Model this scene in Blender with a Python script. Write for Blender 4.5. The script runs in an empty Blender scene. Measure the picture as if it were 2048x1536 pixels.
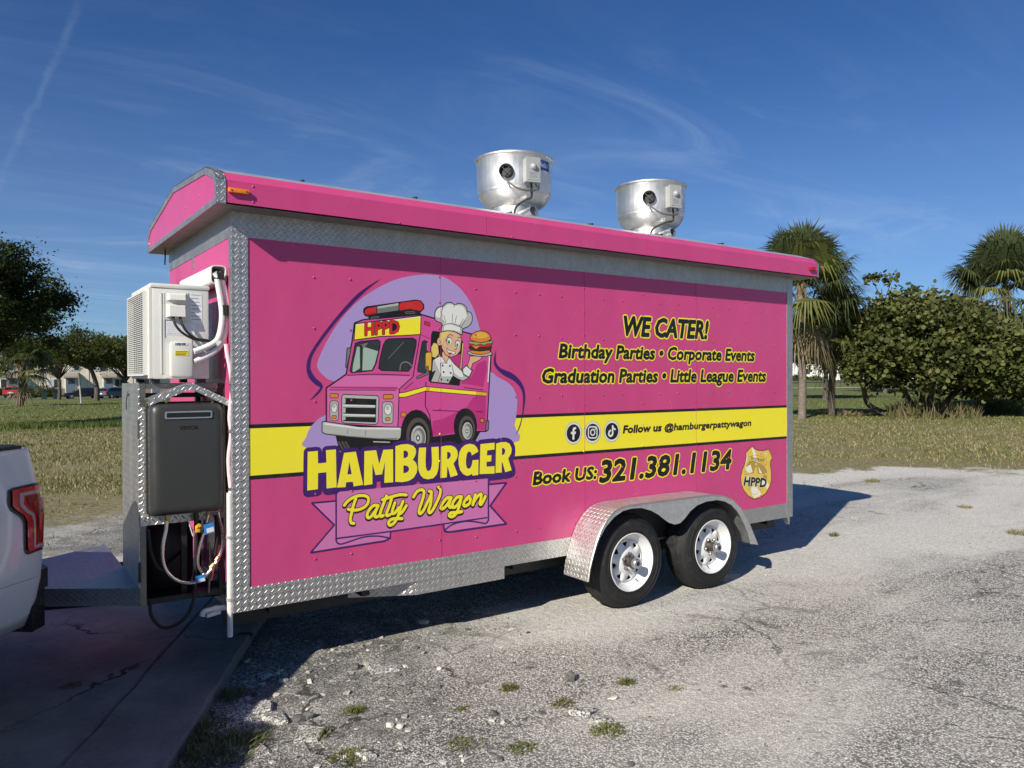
import bpy, bmesh, math, random
import numpy as np
from mathutils import Vector, Matrix
from mathutils.geometry import delaunay_2d_cdt, tessellate_polygon

PI = math.pi
scene = bpy.context.scene
COL = scene.collection

# ---------------------------------------------------------------- camera
CAM_C = np.array([-1.1198, -4.1848, 1.6389])
CAM_YAW, CAM_PIT, CAM_ROL, CAM_F = 0.6112, -0.0067, -0.0028, 1528.1
_fw = np.array([math.sin(CAM_YAW) * math.cos(CAM_PIT), math.cos(CAM_YAW) * math.cos(CAM_PIT), math.sin(CAM_PIT)])
_r = np.array([math.cos(CAM_YAW), -math.sin(CAM_YAW), 0.0])
_u = np.cross(_r, _fw)
CAM_R = math.cos(CAM_ROL) * _r + math.sin(CAM_ROL) * _u
CAM_U = -math.sin(CAM_ROL) * _r + math.cos(CAM_ROL) * _u
CAM_FW = _fw
cam_data = bpy.data.cameras.new('camera')
cam = bpy.data.objects.new('camera', cam_data)
COL.objects.link(cam)
m = Matrix.Identity(4)
for i in range(3):
    m[i][0], m[i][1], m[i][2], m[i][3] = CAM_R[i], CAM_U[i], -CAM_FW[i], CAM_C[i]
cam.matrix_world = m
cam_data.sensor_width = 36.0
cam_data.lens = CAM_F / 2048 * 36
cam_data.clip_start, cam_data.clip_end = 0.05, 2000
scene.camera = cam

# ---------------------------------------------------------------- light
SUN_DIR = Vector((0.37, 0.1655, -0.244)).normalized()       # the way the light travels
SUN_EL = math.asin(-SUN_DIR.z)
sun_data = bpy.data.lights.new('sun', 'SUN')
sun_data.energy = 5.0
sun_data.angle = math.radians(0.5)
sun_data.color = (1.0, 0.93, 0.82)
sun = bpy.data.objects.new('sun', sun_data)
COL.objects.link(sun)
sun.rotation_euler = SUN_DIR.to_track_quat('-Z', 'Y').to_euler()
sun.location = (-20, -10, 14)

world = bpy.data.worlds.new('World')
scene.world = world
world.use_nodes = True
wn, wl = world.node_tree.nodes, world.node_tree.links
wn.clear()
w_out = wn.new('ShaderNodeOutputWorld')
w_bg = wn.new('ShaderNodeBackground')
w_sky = wn.new('ShaderNodeTexSky')
w_sky.sky_type = 'NISHITA'
w_sky.sun_disc = False
w_sky.sun_elevation = SUN_EL
w_sky.sun_rotation = math.atan2(-SUN_DIR.x, -SUN_DIR.y)
w_sky.altitude = 0
w_sky.air_density = 1.0
w_sky.dust_density = 0.0
w_sky.ozone_density = 3.0
w_bg.inputs['Strength'].default_value = 0.05
# thin cirrus, laid out on a layer high above the ground
w_geo = wn.new('ShaderNodeTexCoord')
w_sep = wn.new('ShaderNodeSeparateXYZ')
wl.new(w_geo.outputs['Generated'], w_sep.inputs[0])
def wmath(op, a, b=None, c=None):
    n = wn.new('ShaderNodeMath'); n.operation = op
    for i, v in enumerate((a, b, c)):
        if v is None: continue
        if isinstance(v, (int, float)): n.inputs[i].default_value = v
        else: wl.new(v, n.inputs[i])
    return n.outputs[0]
zc = wmath('MAXIMUM', w_sep.outputs[2], 0.03)
zc = wmath('ADD', zc, 0.06)
px = wmath('DIVIDE', w_sep.outputs[0], zc)
py = wmath('DIVIDE', w_sep.outputs[1], zc)
w_c = wn.new('ShaderNodeCombineXYZ')
wl.new(px, w_c.inputs[0]); wl.new(py, w_c.inputs[1])
def wmap(rot, sc, loc=(0, 0, 0)):
    n = wn.new('ShaderNodeMapping')
    n.inputs['Rotation'].default_value = (0, 0, rot)
    n.inputs['Scale'].default_value = sc
    n.inputs['Location'].default_value = loc
    wl.new(w_c.outputs[0], n.inputs[0])
    return n.outputs[0]
def wnoise(vec, scale, detail, rough, dist=0.0):
    n = wn.new('ShaderNodeTexNoise')
    n.inputs['Scale'].default_value = scale; n.inputs['Detail'].default_value = detail
    n.inputs['Roughness'].default_value = rough; n.inputs['Distortion'].default_value = dist
    wl.new(vec, n.inputs['Vector'])
    return n.outputs['Fac']
def wramp(v, a, b):
    n = wn.new('ShaderNodeMapRange'); n.interpolation_type = 'SMOOTHSTEP'
    n.inputs['From Min'].default_value = a; n.inputs['From Max'].default_value = b
    wl.new(v, n.inputs['Value'])
    return n.outputs[0]
st1 = wramp(wnoise(wmap(math.radians(-58), (0.55, 1.15, 1), (2.3, 4.1, 0)), 1.5, 8, 0.64, 1.3), 0.42, 0.80)
st2 = wramp(wnoise(wmap(math.radians(10), (0.5, 0.9, 1), (3.4, 0.2, 0)), 0.5, 3, 0.5), 0.36, 0.62)
cloud = wmath('MULTIPLY', st1, st2)
st3 = wramp(wnoise(wmap(math.radians(-66), (0.12, 3.0, 1), (7, 2, 0)), 1.2, 8, 0.62, 0.6), 0.56, 0.86)
cloud = wmath('ADD', wmath('MULTIPLY', cloud, 0.20), wmath('MULTIPLY', st3, 0.07))
# a thin old contrail: a great circle across the sky, wobbling and torn by noise
def pix_dir(x, y):
    d = CAM_FW + CAM_R * (x - 1024) / CAM_F - CAM_U * (y - 768) / CAM_F
    return d / np.linalg.norm(d)
_d1, _d2 = pix_dir(168, -10), pix_dir(18, 325)
_n = np.cross(_d1, _d2); _n /= np.linalg.norm(_n)
_mid = (_d1 + _d2) / 2; _mid /= np.linalg.norm(_mid)
def wdot(v):
    n = wn.new('ShaderNodeVectorMath'); n.operation = 'DOT_PRODUCT'
    wl.new(w_geo.outputs['Generated'], n.inputs[0]); n.inputs[1].default_value = [float(q) for q in v]
    return n.outputs['Value']
wob = wmath('MULTIPLY', wmath('SUBTRACT', wnoise(w_geo.outputs['Generated'], 8, 7, 0.65), 0.5), 0.040)
off = wmath('ABSOLUTE', wmath('ADD', wdot(_n), wob))
trail = wmath('SUBTRACT', 1.0, wramp(off, 0.0, 0.0055))
trail = wmath('MULTIPLY', trail, wramp(wdot(_mid), 0.955, 0.985))
trail = wmath('MULTIPLY', trail, wramp(wnoise(w_geo.outputs['Generated'], 28, 5, 0.7), 0.30, 0.62))
cloud = wmath('ADD', cloud, wmath('MULTIPLY', trail, 0.055))
# paler haze towards the horizon
haze_f = wmath('MULTIPLY', wmath('SUBTRACT', 1.0, wramp(w_sep.outputs[2], -0.02, 0.42)), 0.16)
cloud = wmath('ADD', cloud, haze_f)
w_mix = wn.new('ShaderNodeMix'); w_mix.data_type = 'RGBA'
wl.new(cloud, w_mix.inputs['Factor'])
w_tint = wn.new('ShaderNodeMix'); w_tint.data_type = 'RGBA'; w_tint.blend_type = 'MULTIPLY'; w_tint.inputs['Factor'].default_value = 1.0
wl.new(w_sky.outputs[0], w_tint.inputs['A']); w_tint.inputs['B'].default_value = (0.46, 0.80, 1.28, 1)
wl.new(w_tint.outputs['Result'], w_mix.inputs['A'])
w_mix.inputs['B'].default_value = (10.5, 12.5, 15.0, 1)
wl.new(w_mix.outputs['Result'], w_bg.inputs['Color'])
wl.new(w_bg.outputs[0], w_out.inputs[0])

scene.view_settings.view_transform = 'Standard'
scene.view_settings.look = 'None'
scene.view_settings.gamma = 1.0
scene.view_settings.exposure = 0.36
scene.view_settings.use_curve_mapping = False
scene.cycles.use_denoising = True
scene.cycles.max_bounces = 5
scene.cycles.use_adaptive_sampling = True
scene.cycles.adaptive_threshold = 0.02
scene.cycles.diffuse_bounces = 3
scene.cycles.glossy_bounces = 4
scene.cycles.transparent_max_bounces = 8

# ---------------------------------------------------------------- helpers
def ray(x, y):
    return CAM_FW + CAM_R * (x - 1024) / CAM_F - CAM_U * (y - 768) / CAM_F
def onY(x, y, Y):                       # where the line of sight through a photo point meets the plane at Y
    d = ray(x, y); t = (Y - CAM_C[1]) / d[1]; return Vector(CAM_C + t * d)
def onX(x, y, X):
    d = ray(x, y); t = (X - CAM_C[0]) / d[0]; return Vector(CAM_C + t * d)
def onZ(x, y, Z=0.0):
    d = ray(x, y); t = (Z - CAM_C[2]) / d[2]; return Vector(CAM_C + t * d)
def atD(x, y, depth):
    return Vector(CAM_C + depth * ray(x, y))

def tag(o, label=None, cat=None, group=None, kind=None):
    if label: o['label'] = label
    if cat: o['category'] = cat
    if group: o['group'] = group
    if kind: o['kind'] = kind
    return o
def thing(name, label, cat, loc=(0, 0, 0), rz=0.0, group=None):
    o = bpy.data.objects.new(name, None)
    COL.objects.link(o)
    o.location = loc; o.rotation_euler = (0, 0, rz); o.empty_display_size = 0.1
    return tag(o, label, cat, group)
def copy_tree(o, parent=None):
    c = o.copy(); COL.objects.link(c); c.parent = parent
    for ch in o.children: copy_tree(ch, c)
    return c

class MB:
    """collects faces; build() links them as one mesh object"""
    def __init__(s): s.v = []; s.f = []; s.m = []; s.s = []; s.uv = {}
    def add(s, vs, fs, mi=0, smooth=False, uvs=None):
        b = len(s.v); s.v += [tuple(q) for q in vs]
        for k, f in enumerate(fs):
            if uvs is not None: s.uv[len(s.f)] = [uvs[i] for i in f]
            s.f.append(tuple(b + i for i in f)); s.m.append(mi); s.s.append(smooth)
        return s
    def box(s, a, b, mi=0, bev=0.0):
        x0, y0, z0 = (min(a[i], b[i]) for i in range(3)); x1, y1, z1 = (max(a[i], b[i]) for i in range(3))
        if bev <= 0:
            vs = [(x0,y0,z0),(x1,y0,z0),(x1,y1,z0),(x0,y1,z0),(x0,y0,z1),(x1,y0,z1),(x1,y1,z1),(x0,y1,z1)]
            return s.add(vs, [(0,3,2,1),(4,5,6,7),(0,1,5,4),(1,2,6,5),(2,3,7,6),(3,0,4,7)], mi)
        bm = bmesh.new(); bmesh.ops.create_cube(bm, size=1)
        for q in bm.verts: q.co = Vector(((x0+x1)/2 + q.co.x*(x1-x0), (y0+y1)/2 + q.co.y*(y1-y0), (z0+z1)/2 + q.co.z*(z1-z0)))
        bmesh.ops.bevel(bm, geom=bm.edges[:], offset=bev, segments=2, profile=0.6, affect='EDGES')
        return s.bm(bm, mi, True)
    def bm(s, bm, mi=0, smooth=False, mat=None):
        bm.verts.ensure_lookup_table()
        vs = [(mat @ q.co if mat else q.co)[:] for q in bm.verts]
        fs = [[q.index for q in f.verts] for f in bm.faces]
        bm.free()
        return s.add(vs, fs, mi, smooth)
    def obox(s, c, ax, ay, az, mi=0):     # box from centre and three half axes
        c, ax, ay, az = map(Vector, (c, ax, ay, az))
        vs = [c+i*ax+j*ay+k*az for k in (-1,1) for i, j in ((-1,-1),(1,-1),(1,1),(-1,1))]
        fs = [(0,3,2,1),(4,5,6,7),(0,1,5,4),(1,2,6,5),(2,3,7,6),(3,0,4,7)]
        if ax.cross(ay).dot(az) < 0: fs = [tuple(reversed(f)) for f in fs]
        return s.add(vs, fs, mi)
    def prism(s, poly, axis, a, b, mi=0, smooth=False, cap=True):
        """poly of 2-D points, extruded along axis from a to b; the other two axes keep their cyclic order"""
        def P(p, t):
            return {0: (t, p[0], p[1]), 1: (p[0], t, p[1]), 2: (p[0], p[1], t)}[axis]
        n = len(poly)
        area = sum(poly[i][0]*poly[(i+1)%n][1]-poly[(i+1)%n][0]*poly[i][1] for i in range(n))
        pl = list(poly)
        if (area < 0) != (axis == 1): pl.reverse()
        if a > b: a, b = b, a
        vs = [P(q, a) for q in pl] + [P(q, b) for q in pl]
        fs = [(i, (i+1)%n, n+(i+1)%n, n+i) for i in range(n)]
        s.add(vs, fs, mi, smooth)
        if cap:
            tri = tessellate_polygon([[Vector((q[0], q[1], 0)) for q in pl]])
            b0 = [P(q, a) for q in pl]; b1 = [P(q, b) for q in pl]
            fa, fb = [], []
            for t in tri:
                ar = (pl[t[1]][0]-pl[t[0]][0])*(pl[t[2]][1]-pl[t[0]][1])-(pl[t[2]][0]-pl[t[0]][0])*(pl[t[1]][1]-pl[t[0]][1])
                if (ar > 0) == (axis == 1): fa.append(tuple(t)); fb.append(tuple(reversed(t)))
                else: fa.append(tuple(reversed(t))); fb.append(tuple(t))
            s.add(b0, fa, mi); s.add(b1, fb, mi)
        return s
    def tube(s, pts, r, n=8, mi=0, cap=True, smooth=True):
        pts = [Vector(q) for q in pts]; m_ = len(pts)
        rs = r if isinstance(r, (list, tuple)) else [r]*m_
        up = None; vs = []
        for i, q in enumerate(pts):
            t = (pts[min(i+1, m_-1)] - pts[max(i-1, 0)])
            t = t.normalized() if t.length > 1e-9 else Vector((0, 0, 1))
            if up is None:
                up = Vector((0,0,1)) if abs(t.z) < 0.9 else Vector((1,0,0))
            a = (up - t*up.dot(t)).normalized(); b = t.cross(a); up = a
            for k in range(n):
                g = 2*PI*k/n; vs.append(q + (a*math.cos(g) + b*math.sin(g))*rs[i])
        fs = [(i*n+k, i*n+(k+1)%n, (i+1)*n+(k+1)%n, (i+1)*n+k) for i in range(m_-1) for k in range(n)]
        if cap: fs += [tuple(reversed(range(n))), tuple((m_-1)*n+k for k in range(n))]
        return s.add(vs, fs, mi, smooth)
    def lathe(s, prof, c, axis=(0,0,1), n=32, mi=0, smooth=True, close=False):
        """profile of (radius, height) turned about an axis through c"""
        c = Vector(c); az = Vector(axis).normalized()
        ax = (Vector((1,0,0)) if abs(az.x) < 0.9 else Vector((0,1,0))); ax = (ax - az*ax.dot(az)).normalized(); ay = az.cross(ax)
        vs = [c + az*h + (ax*math.cos(2*PI*k/n) + ay*math.sin(2*PI*k/n))*r_ for r_, h in prof for k in range(n)]
        fs = [(i*n+k, i*n+(k+1)%n, (i+1)*n+(k+1)%n, (i+1)*n+k) for i in range(len(prof)-1) for k in range(n)]
        if prof[0][0] > 1e-5 and close: fs.append(tuple(reversed(range(n))))
        if prof[-1][0] > 1e-5 and close: fs.append(tuple((len(prof)-1)*n+k for k in range(n)))
        return s.add(vs, fs, mi, smooth)
    def build(s, name, mats, parent=None, angle=40, uv=True, local=True):
        me = bpy.data.meshes.new(name)
        me.from_pydata(s.v, [], s.f)
        if not isinstance(mats, (list, tuple)): mats = [mats]
        for q in mats: me.materials.append(q)
        me.polygons.foreach_set('material_index', s.m)
        me.polygons.foreach_set('use_smooth', s.s)
        if any(s.s) and angle: me.set_sharp_from_angle(angle=math.radians(angle))
        if uv: box_uv(me, s.uv)
        me.update()
        o = bpy.data.objects.new(name, me)
        COL.objects.link(o)
        if parent is not None: o.parent = parent
        return o
def box_uv(me, given=None):
    lay = me.uv_layers.new(name='UVMap')
    nv, nl = len(me.vertices), len(me.loops)
    co = np.empty(nv*3, np.float32); me.vertices.foreach_get('co', co); co = co.reshape(-1, 3)
    li = np.empty(nl, np.int32); me.loops.foreach_get('vertex_index', li)
    npoly = len(me.polygons)
    nr = np.empty(npoly*3, np.float32); me.polygons.foreach_get('normal', nr); nr = np.abs(nr.reshape(-1, 3))
    tot = np.empty(npoly, np.int32); me.polygons.foreach_get('loop_total', tot)
    ax = np.repeat(np.argmax(nr, axis=1), tot)
    c = co[li]
    u = np.where(ax == 0, c[:, 1], c[:, 0]); v = np.where(ax == 2, c[:, 1], c[:, 2])
    uvs = np.stack([u, v], 1).astype(np.float32)
    if given:
        st = np.empty(npoly, np.int32); me.polygons.foreach_get('loop_start', st)
        for f, q in given.items():
            for k, w in enumerate(q): uvs[st[f]+k] = w
    lay.data.foreach_set('uv', uvs.ravel())
def raw_mesh(name, V, F, mats, parent=None, mi=None, smooth=False):
    """numpy arrays of vertices and equal-sided faces -> one object"""
    me = bpy.data.meshes.new(name)
    V = np.asarray(V, np.float32); F = np.asarray(F, np.int32); k = F.shape[1]
    me.vertices.add(len(V)); me.vertices.foreach_set('co', V.ravel())
    me.loops.add(F.size); me.loops.foreach_set('vertex_index', F.ravel())
    me.polygons.add(len(F)); me.polygons.foreach_set('loop_start', np.arange(0, F.size, k, dtype=np.int32))
    try: me.polygons.foreach_set('loop_total', np.full(len(F), k, np.int32))
    except Exception: pass
    if not isinstance(mats, (list, tuple)): mats = [mats]
    for q in mats: me.materials.append(q)
    if mi is not None: me.polygons.foreach_set('material_index', np.asarray(mi, np.int32))
    me.polygons.foreach_set('use_smooth', np.full(len(F), smooth, bool))
    me.update(calc_edges=True); me.validate()
    o = bpy.data.objects.new(name, me); COL.objects.link(o)
    if parent is not None: o.parent = parent
    return o
def spline(pts, n=6, closed=False):
    P = [Vector(q) for q in pts]; L = len(P); out = []
    rng = range(L if closed else L-1)
    for i in rng:
        if closed: a, b, c, d = P[(i-1)%L], P[i], P[(i+1)%L], P[(i+2)%L]
        else: a, b, c, d = P[max(i-1,0)], P[i], P[i+1], P[min(i+2,L-1)]
        for k in range(n):
            t = k/n
            out.append(0.5*((2*b)+(c-a)*t+(2*a-5*b+4*c-d)*t*t+(3*b-a-3*c+d)*t*t*t))
    if not closed: out.append(P[-1])
    return out
# ---------------------------------------------------------------- materials
class NT:
    def __init__(s, name):
        s.m = bpy.data.materials.new(name); s.m.use_nodes = True
        s.t = s.m.node_tree; s.n = s.t.nodes; s.l = s.t.links
        s.b = s.n['Principled BSDF']
    def put(s, sock, v):
        if isinstance(v, (int, float)): sock.default_value = v
        elif isinstance(v, (tuple, list)): sock.default_value = tuple(v) if len(v) != 3 or sock.type != 'RGBA' else (*v, 1)
        else: s.l.new(v, sock)
    def math(s, op, a, b=None, c=None, clamp=False):
        n = s.n.new('ShaderNodeMath'); n.operation = op; n.use_clamp = clamp
        for i, v in enumerate((a, b, c)):
            if v is not None: s.put(n.inputs[i], v)
        return n.outputs[0]
    def vmath(s, op, a, b=None):
        n = s.n.new('ShaderNodeVectorMath'); n.operation = op
        for i, v in enumerate((a, b)):
            if v is not None: s.put(n.inputs[i], v)
        return n.outputs[0]
    def coord(s, kind='Object'):
        n = s.n.new('ShaderNodeTexCoord'); return n.outputs[kind]
    def pos(s): return s.n.new('ShaderNodeNewGeometry').outputs['Position']
    def mapping(s, vec, sc=(1,1,1), rot=(0,0,0), loc=(0,0,0)):
        n = s.n.new('ShaderNodeMapping'); s.l.new(vec, n.inputs[0])
        n.inputs['Scale'].default_value = sc; n.inputs['Rotation'].default_value = rot; n.inputs['Location'].default_value = loc
        return n.outputs[0]
    def noise(s, vec, scale, detail=3, rough=0.5, dist=0.0, out='Fac'):
        n = s.n.new('ShaderNodeTexNoise'); s.l.new(vec, n.inputs['Vector'])
        n.inputs['Scale'].default_value = scale; n.inputs['Detail'].default_value = detail
        n.inputs['Roughness'].default_value = rough; n.inputs['Distortion'].default_value = dist
        return n.outputs[out]
    def voro(s, vec, scale, feature='F1', out='Distance', rnd=1.0):
        n = s.n.new('ShaderNodeTexVoronoi'); s.l.new(vec, n.inputs['Vector']); n.feature = feature
        n.inputs['Scale'].default_value = scale; n.inputs['Randomness'].default_value = rnd
        return n.outputs[out]
    def rng(s, v, a, b, c=0.0, d=1.0, smooth=True):
        n = s.n.new('ShaderNodeMapRange'); n.interpolation_type = 'SMOOTHSTEP' if smooth else 'LINEAR'
        s.put(n.inputs['Value'], v)
        for k, q in zip(('From Min','From Max','To Min','To Max'), (a, b, c, d)): s.put(n.inputs[k], q)
        return n.outputs[0]
    def mix(s, f, a, b, blend='MIX'):
        n = s.n.new('ShaderNodeMix'); n.data_type = 'RGBA'; n.blend_type = blend
        s.put(n.inputs['Factor'], f); s.put(n.inputs['A'], a); s.put(n.inputs['B'], b)
        return n.outputs['Result']
    def ramp(s, v, stops):
        n = s.n.new('ShaderNodeValToRGB'); s.put(n.inputs[0], v)
        el = n.color_ramp.elements
        while len(el) < len(stops): el.new(0.5)
        for e, (p, c) in zip(el, stops): e.position = p; e.color = (*c, 1)
        return n.outputs[0]
    def bump(s, h, strength=0.3, dist=0.01, nrm=None):
        n = s.n.new('ShaderNodeBump'); s.l.new(h, n.inputs['Height'])
        n.inputs['Strength'].default_value = strength; n.inputs['Distance'].default_value = dist
        if nrm is not None: s.l.new(nrm, n.inputs['Normal'])
        s.l.new(n.outputs[0], s.b.inputs['Normal']); return n.outputs[0]
    def set(s, **k):
        names = dict(col='Base Color', rough='Roughness', metal='Metallic', spec='Specular IOR Level', alpha='Alpha',
                     trans='Transmission Weight', ior='IOR', coat='Coat Weight', coatr='Coat Roughness', emit='Emission Color', emits='Emission Strength',
                     sheen='Sheen Weight', subs='Subsurface Weight')
        for q, v in k.items(): s.put(s.b.inputs[names[q]], v)
        return s
def plain(name, col, rough=0.5, metal=0.0, var=0.08, scale=12.0, spec=0.5, bump=0.0, bscale=60.0, coat=0.0):
    """a plain finish with a little unevenness in tone and gloss"""
    t = NT(name); c = t.coord()
    nz = t.noise(c, scale, 4, 0.6)
    t.set(col=t.mix(nz, tuple(q*(1-var) for q in col), tuple(min(1, q*(1+var)) for q in col)),
          rough=t.rng(t.noise(c, scale*2.3, 3), 0.25, 0.75, max(0.03, rough-0.07), min(1, rough+0.07)), metal=metal, spec=spec, coat=coat)
    if bump: t.bump(t.noise(c, bscale, 4, 0.6), bump, 0.004)
    return t.m
M = {}
def vinyl(name, col, rough=0.32, wavy=False):
    """printed film on thin sheet metal: faint waves, faint dust"""
    col = tuple(q*0.82 for q in col)
    t = NT(name); c = t.pos()
    dust = t.rng(t.noise(c, 5, 4, 0.65), 0.45, 0.8, 0.0, 0.07)
    t.set(col=t.mix(dust, col, (0.30, 0.26, 0.24)), rough=t.rng(dust, 0, 0.07, rough-0.04, rough+0.08), spec=0.40)
    if wavy: t.bump(t.noise(t.mapping(c, (1.0, 1.0, 0.45)), 1.9, 2, 0.5), 0.55, 0.03)
    return t.m
PINK = (0.66, 0.072, 0.235)
M['pink'] = vinyl('pink_vinyl', PINK, 0.25, True)
M['p_yellow'] = vinyl('print_yellow', (1.02, 0.89, 0.035))
M['p_black'] = vinyl('print_black', (0.011, 0.010, 0.010))
M['p_purple'] = vinyl('print_purple', (0.055, 0.012, 0.15))
M['p_lav'] = vinyl('print_lavender', (0.46, 0.33, 0.66))
M['p_ribbon'] = vinyl('print_ribbon', (0.69, 0.20, 0.46))
M['p_truck'] = vinyl('print_truck_pink', (0.72, 0.085, 0.33))
M['p_trucklt'] = vinyl('print_truck_light', (0.76, 0.17, 0.43))
M['p_truckdk'] = vinyl('print_truck_dark', (0.56, 0.035, 0.22))
M['p_red'] = vinyl('print_red', (0.66, 0.025, 0.022))
M['p_reddk'] = vinyl('print_dark_red', (0.33, 0.012, 0.014))
M['p_grey'] = vinyl('print_grey', (0.20, 0.20, 0.19))
M['p_greylt'] = vinyl('print_light_grey', (0.52, 0.53, 0.47))
M['p_white'] = vinyl('print_white', (0.85, 0.86, 0.80))
M['p_glass'] = vinyl('print_dark_glass', (0.030, 0.036, 0.034))
M['p_glasslt'] = vinyl('print_pale_glass', (0.40, 0.53, 0.44))
M['p_orange'] = vinyl('print_orange', (0.79, 0.26, 0.035))
M['p_amber'] = vinyl('print_amber', (0.86, 0.46, 0.045))
M['p_skin'] = vinyl('print_skin', (0.83, 0.49, 0.28))
M['p_hair'] = vinyl('print_hair', (0.85, 0.66, 0.17))
M['p_green'] = vinyl('print_green', (0.27, 0.52, 0.12))
M['p_brown'] = vinyl('print_brown', (0.075, 0.022, 0.016))
M['p_brownlt'] = vinyl('print_tyre_brown', (0.105, 0.083, 0.07))
M['p_gold'] = vinyl('print_gold', (0.90, 0.62, 0.10))
M['p_golddk'] = vinyl('print_dark_gold', (0.50, 0.34, 0.08))
M['p_cream'] = vinyl('print_cream', (0.98, 0.94, 0.72))

def diamond(name, col=(0.54, 0.525, 0.50), rough=0.36, pitch=0.0262, depth=0.0023, dirt=0.25, strength=1.0):
    """aluminium tread plate: raised bars, alternately turned, from the UV map in metres"""
    t = NT(name)
    uv = t.n.new('ShaderNodeUVMap').outputs[0]
    p = t.mapping(uv, (1/pitch, 1/pitch, 1), (0, 0, math.radians(45)))
    sp = t.n.new('ShaderNodeSeparateXYZ'); t.l.new(p, sp.inputs[0])
    x, y = sp.outputs[0], sp.outputs[1]
    fx, fy = t.math('FLOOR', x), t.math('FLOOR', y)
    par = t.math('MODULO', t.math('ABSOLUTE', t.math('ADD', fx, fy)), 2.0)
    lx = t.math('SUBTRACT', t.math('SUBTRACT', x, fx), 0.5); ly = t.math('SUBTRACT', t.math('SUBTRACT', y, fy), 0.5)
    inv = t.math('SUBTRACT', 1.0, par)
    a = t.math('ADD', t.math('MULTIPLY', lx, par), t.math('MULTIPLY', ly, inv)); b = t.math('ADD', t.math('MULTIPLY', ly, par), t.math('MULTIPLY', lx, inv))
    h = t.math('MULTIPLY', t.rng(t.math('ABSOLUTE', b), 0.0, 0.15, 1.0, 0.0), t.rng(t.math('ABSOLUTE', a), 0.34, 0.49, 1.0, 0.0))
    c = t.pos()
    gr = t.noise(c, 25, 5, 0.65)
    stain = t.rng(t.noise(t.mapping(c, (1, 1, 0.25)), 9, 5, 0.6), 0.42, 0.75, 0.0, dirt)
    base = t.mix(t.rng(gr, 0.3, 0.7), tuple(q*0.88 for q in col), tuple(min(1, q*1.08) for q in col))
    base = t.mix(h, base, tuple(min(1, q*1.06) for q in col))
    t.set(col=t.mix(stain, base, (0.24, 0.22, 0.19)), metal=t.math('SUBTRACT', 0.92, t.math('MULTIPLY', stain, 0.9)),
          rough=t.math('ADD', t.math('ADD', rough, t.math('MULTIPLY', gr, 0.14)), t.math('MULTIPLY', h, -0.10)))
    t.bump(t.math('ADD', h, t.math('MULTIPLY', gr, 0.12)), strength, depth)
    return t.m
M['plate'] = diamond('tread_plate')
M['plate_bright'] = diamond('tread_plate_bright', (0.72, 0.71, 0.69), 0.40, 0.0262, 0.0023, 0.35)
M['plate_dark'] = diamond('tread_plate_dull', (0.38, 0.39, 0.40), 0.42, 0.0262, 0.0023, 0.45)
M['alu'] = plain('mill_aluminium', (0.60, 0.60, 0.60), 0.38, 0.95, 0.08, 9)
def spun():
    t = NT('spun_aluminium'); c = t.coord()
    st = t.noise(t.mapping(c, (60, 60, 3)), 1.0, 4, 0.6); bl = t.noise(c, 7, 4, 0.6)
    t.set(col=t.mix(bl, (0.60, 0.595, 0.58), (0.76, 0.755, 0.74)), metal=0.95, rough=t.rng(t.math('ADD', t.math('MULTIPLY', st, .5), t.math('MULTIPLY', bl, .5)), 0.3, 0.7, 0.36, 0.54))
    t.bump(st, 0.08, 0.002); return t.m
M['spun'] = spun()
M['white'] = plain('white_enamel', (0.68, 0.68, 0.66), 0.35, 0, 0.03)
M['ac_white'] = plain('ac_casing_white', (0.64, 0.635, 0.59), 0.42, 0, 0.04)
M['pvc'] = plain('pvc_white', (0.70, 0.70, 0.68), 0.38, 0, 0.04, 20)
M['pvc_pink'] = plain('clear_hose', (0.80, 0.62, 0.68), 0.25, 0, 0.06, 25)
M['foam'] = plain('line_insulation', (0.72, 0.72, 0.71), 0.7, 0, 0.03, 30, 0.3, 0.15, 200)
M['black'] = plain('black_plastic', (0.014, 0.014, 0.015), 0.45, 0, 0.2)
M['rubber'] = plain('cable_rubber', (0.012, 0.012, 0.012), 0.55, 0, 0.2)
M['steel_black'] = plain('black_frame_steel', (0.022, 0.021, 0.021), 0.5, 0.2, 0.35, 14)
M['steel'] = plain('bare_steel', (0.22, 0.21, 0.19), 0.45, 0.8, 0.25, 10)
M['heater'] = plain('heater_grey', (0.046, 0.047, 0.044), 0.42, 0.25, 0.10, 5)
M['heater_dk'] = plain('heater_slot', (0.006, 0.006, 0.006), 0.6)
M['chrome'] = plain('braided_steel', (0.62, 0.62, 0.62), 0.22, 1.0, 0.1, 60)
M['brass'] = plain('brass', (0.42, 0.30, 0.12), 0.48, 1.0, 0.15, 30)
M['copper'] = plain('copper', (0.55, 0.24, 0.13), 0.35, 1.0, 0.2, 30)
M['tag_blue'] = plain('blue_tag', (0.03, 0.22, 0.55), 0.4)
M['tag_white'] = plain('paper_label', (0.72, 0.73, 0.75), 0.5)
M['label_y'] = plain('yellow_label', (0.80, 0.66, 0.02), 0.45)
M['valve_y'] = plain('yellow_valve', (0.80, 0.42, 0.02), 0.4)
M['ink'] = plain('ink', (0.006, 0.006, 0.007), 0.5)
M['ink_grey'] = plain('grey_ink', (0.25, 0.26, 0.29), 0.5)
M['blue_label'] = plain('blue_label', (0.022, 0.075, 0.26), 0.4)
M['box_grey'] = plain('switch_box_grey', (0.36, 0.37, 0.355), 0.4, 0.1)
M['amber'] = plain('amber_lens', (0.80, 0.22, 0.01), 0.15, 0, 0.25, 40, 0.6)
M['redlens'] = plain('red_lens', (0.34, 0.008, 0.02), 0.15, 0, 0.25, 40, 0.6)
M['rim'] = plain('white_rim', (0.68, 0.68, 0.67), 0.28, 0, 0.03, 8, 0.5, 0, 60, 0.3)
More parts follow.
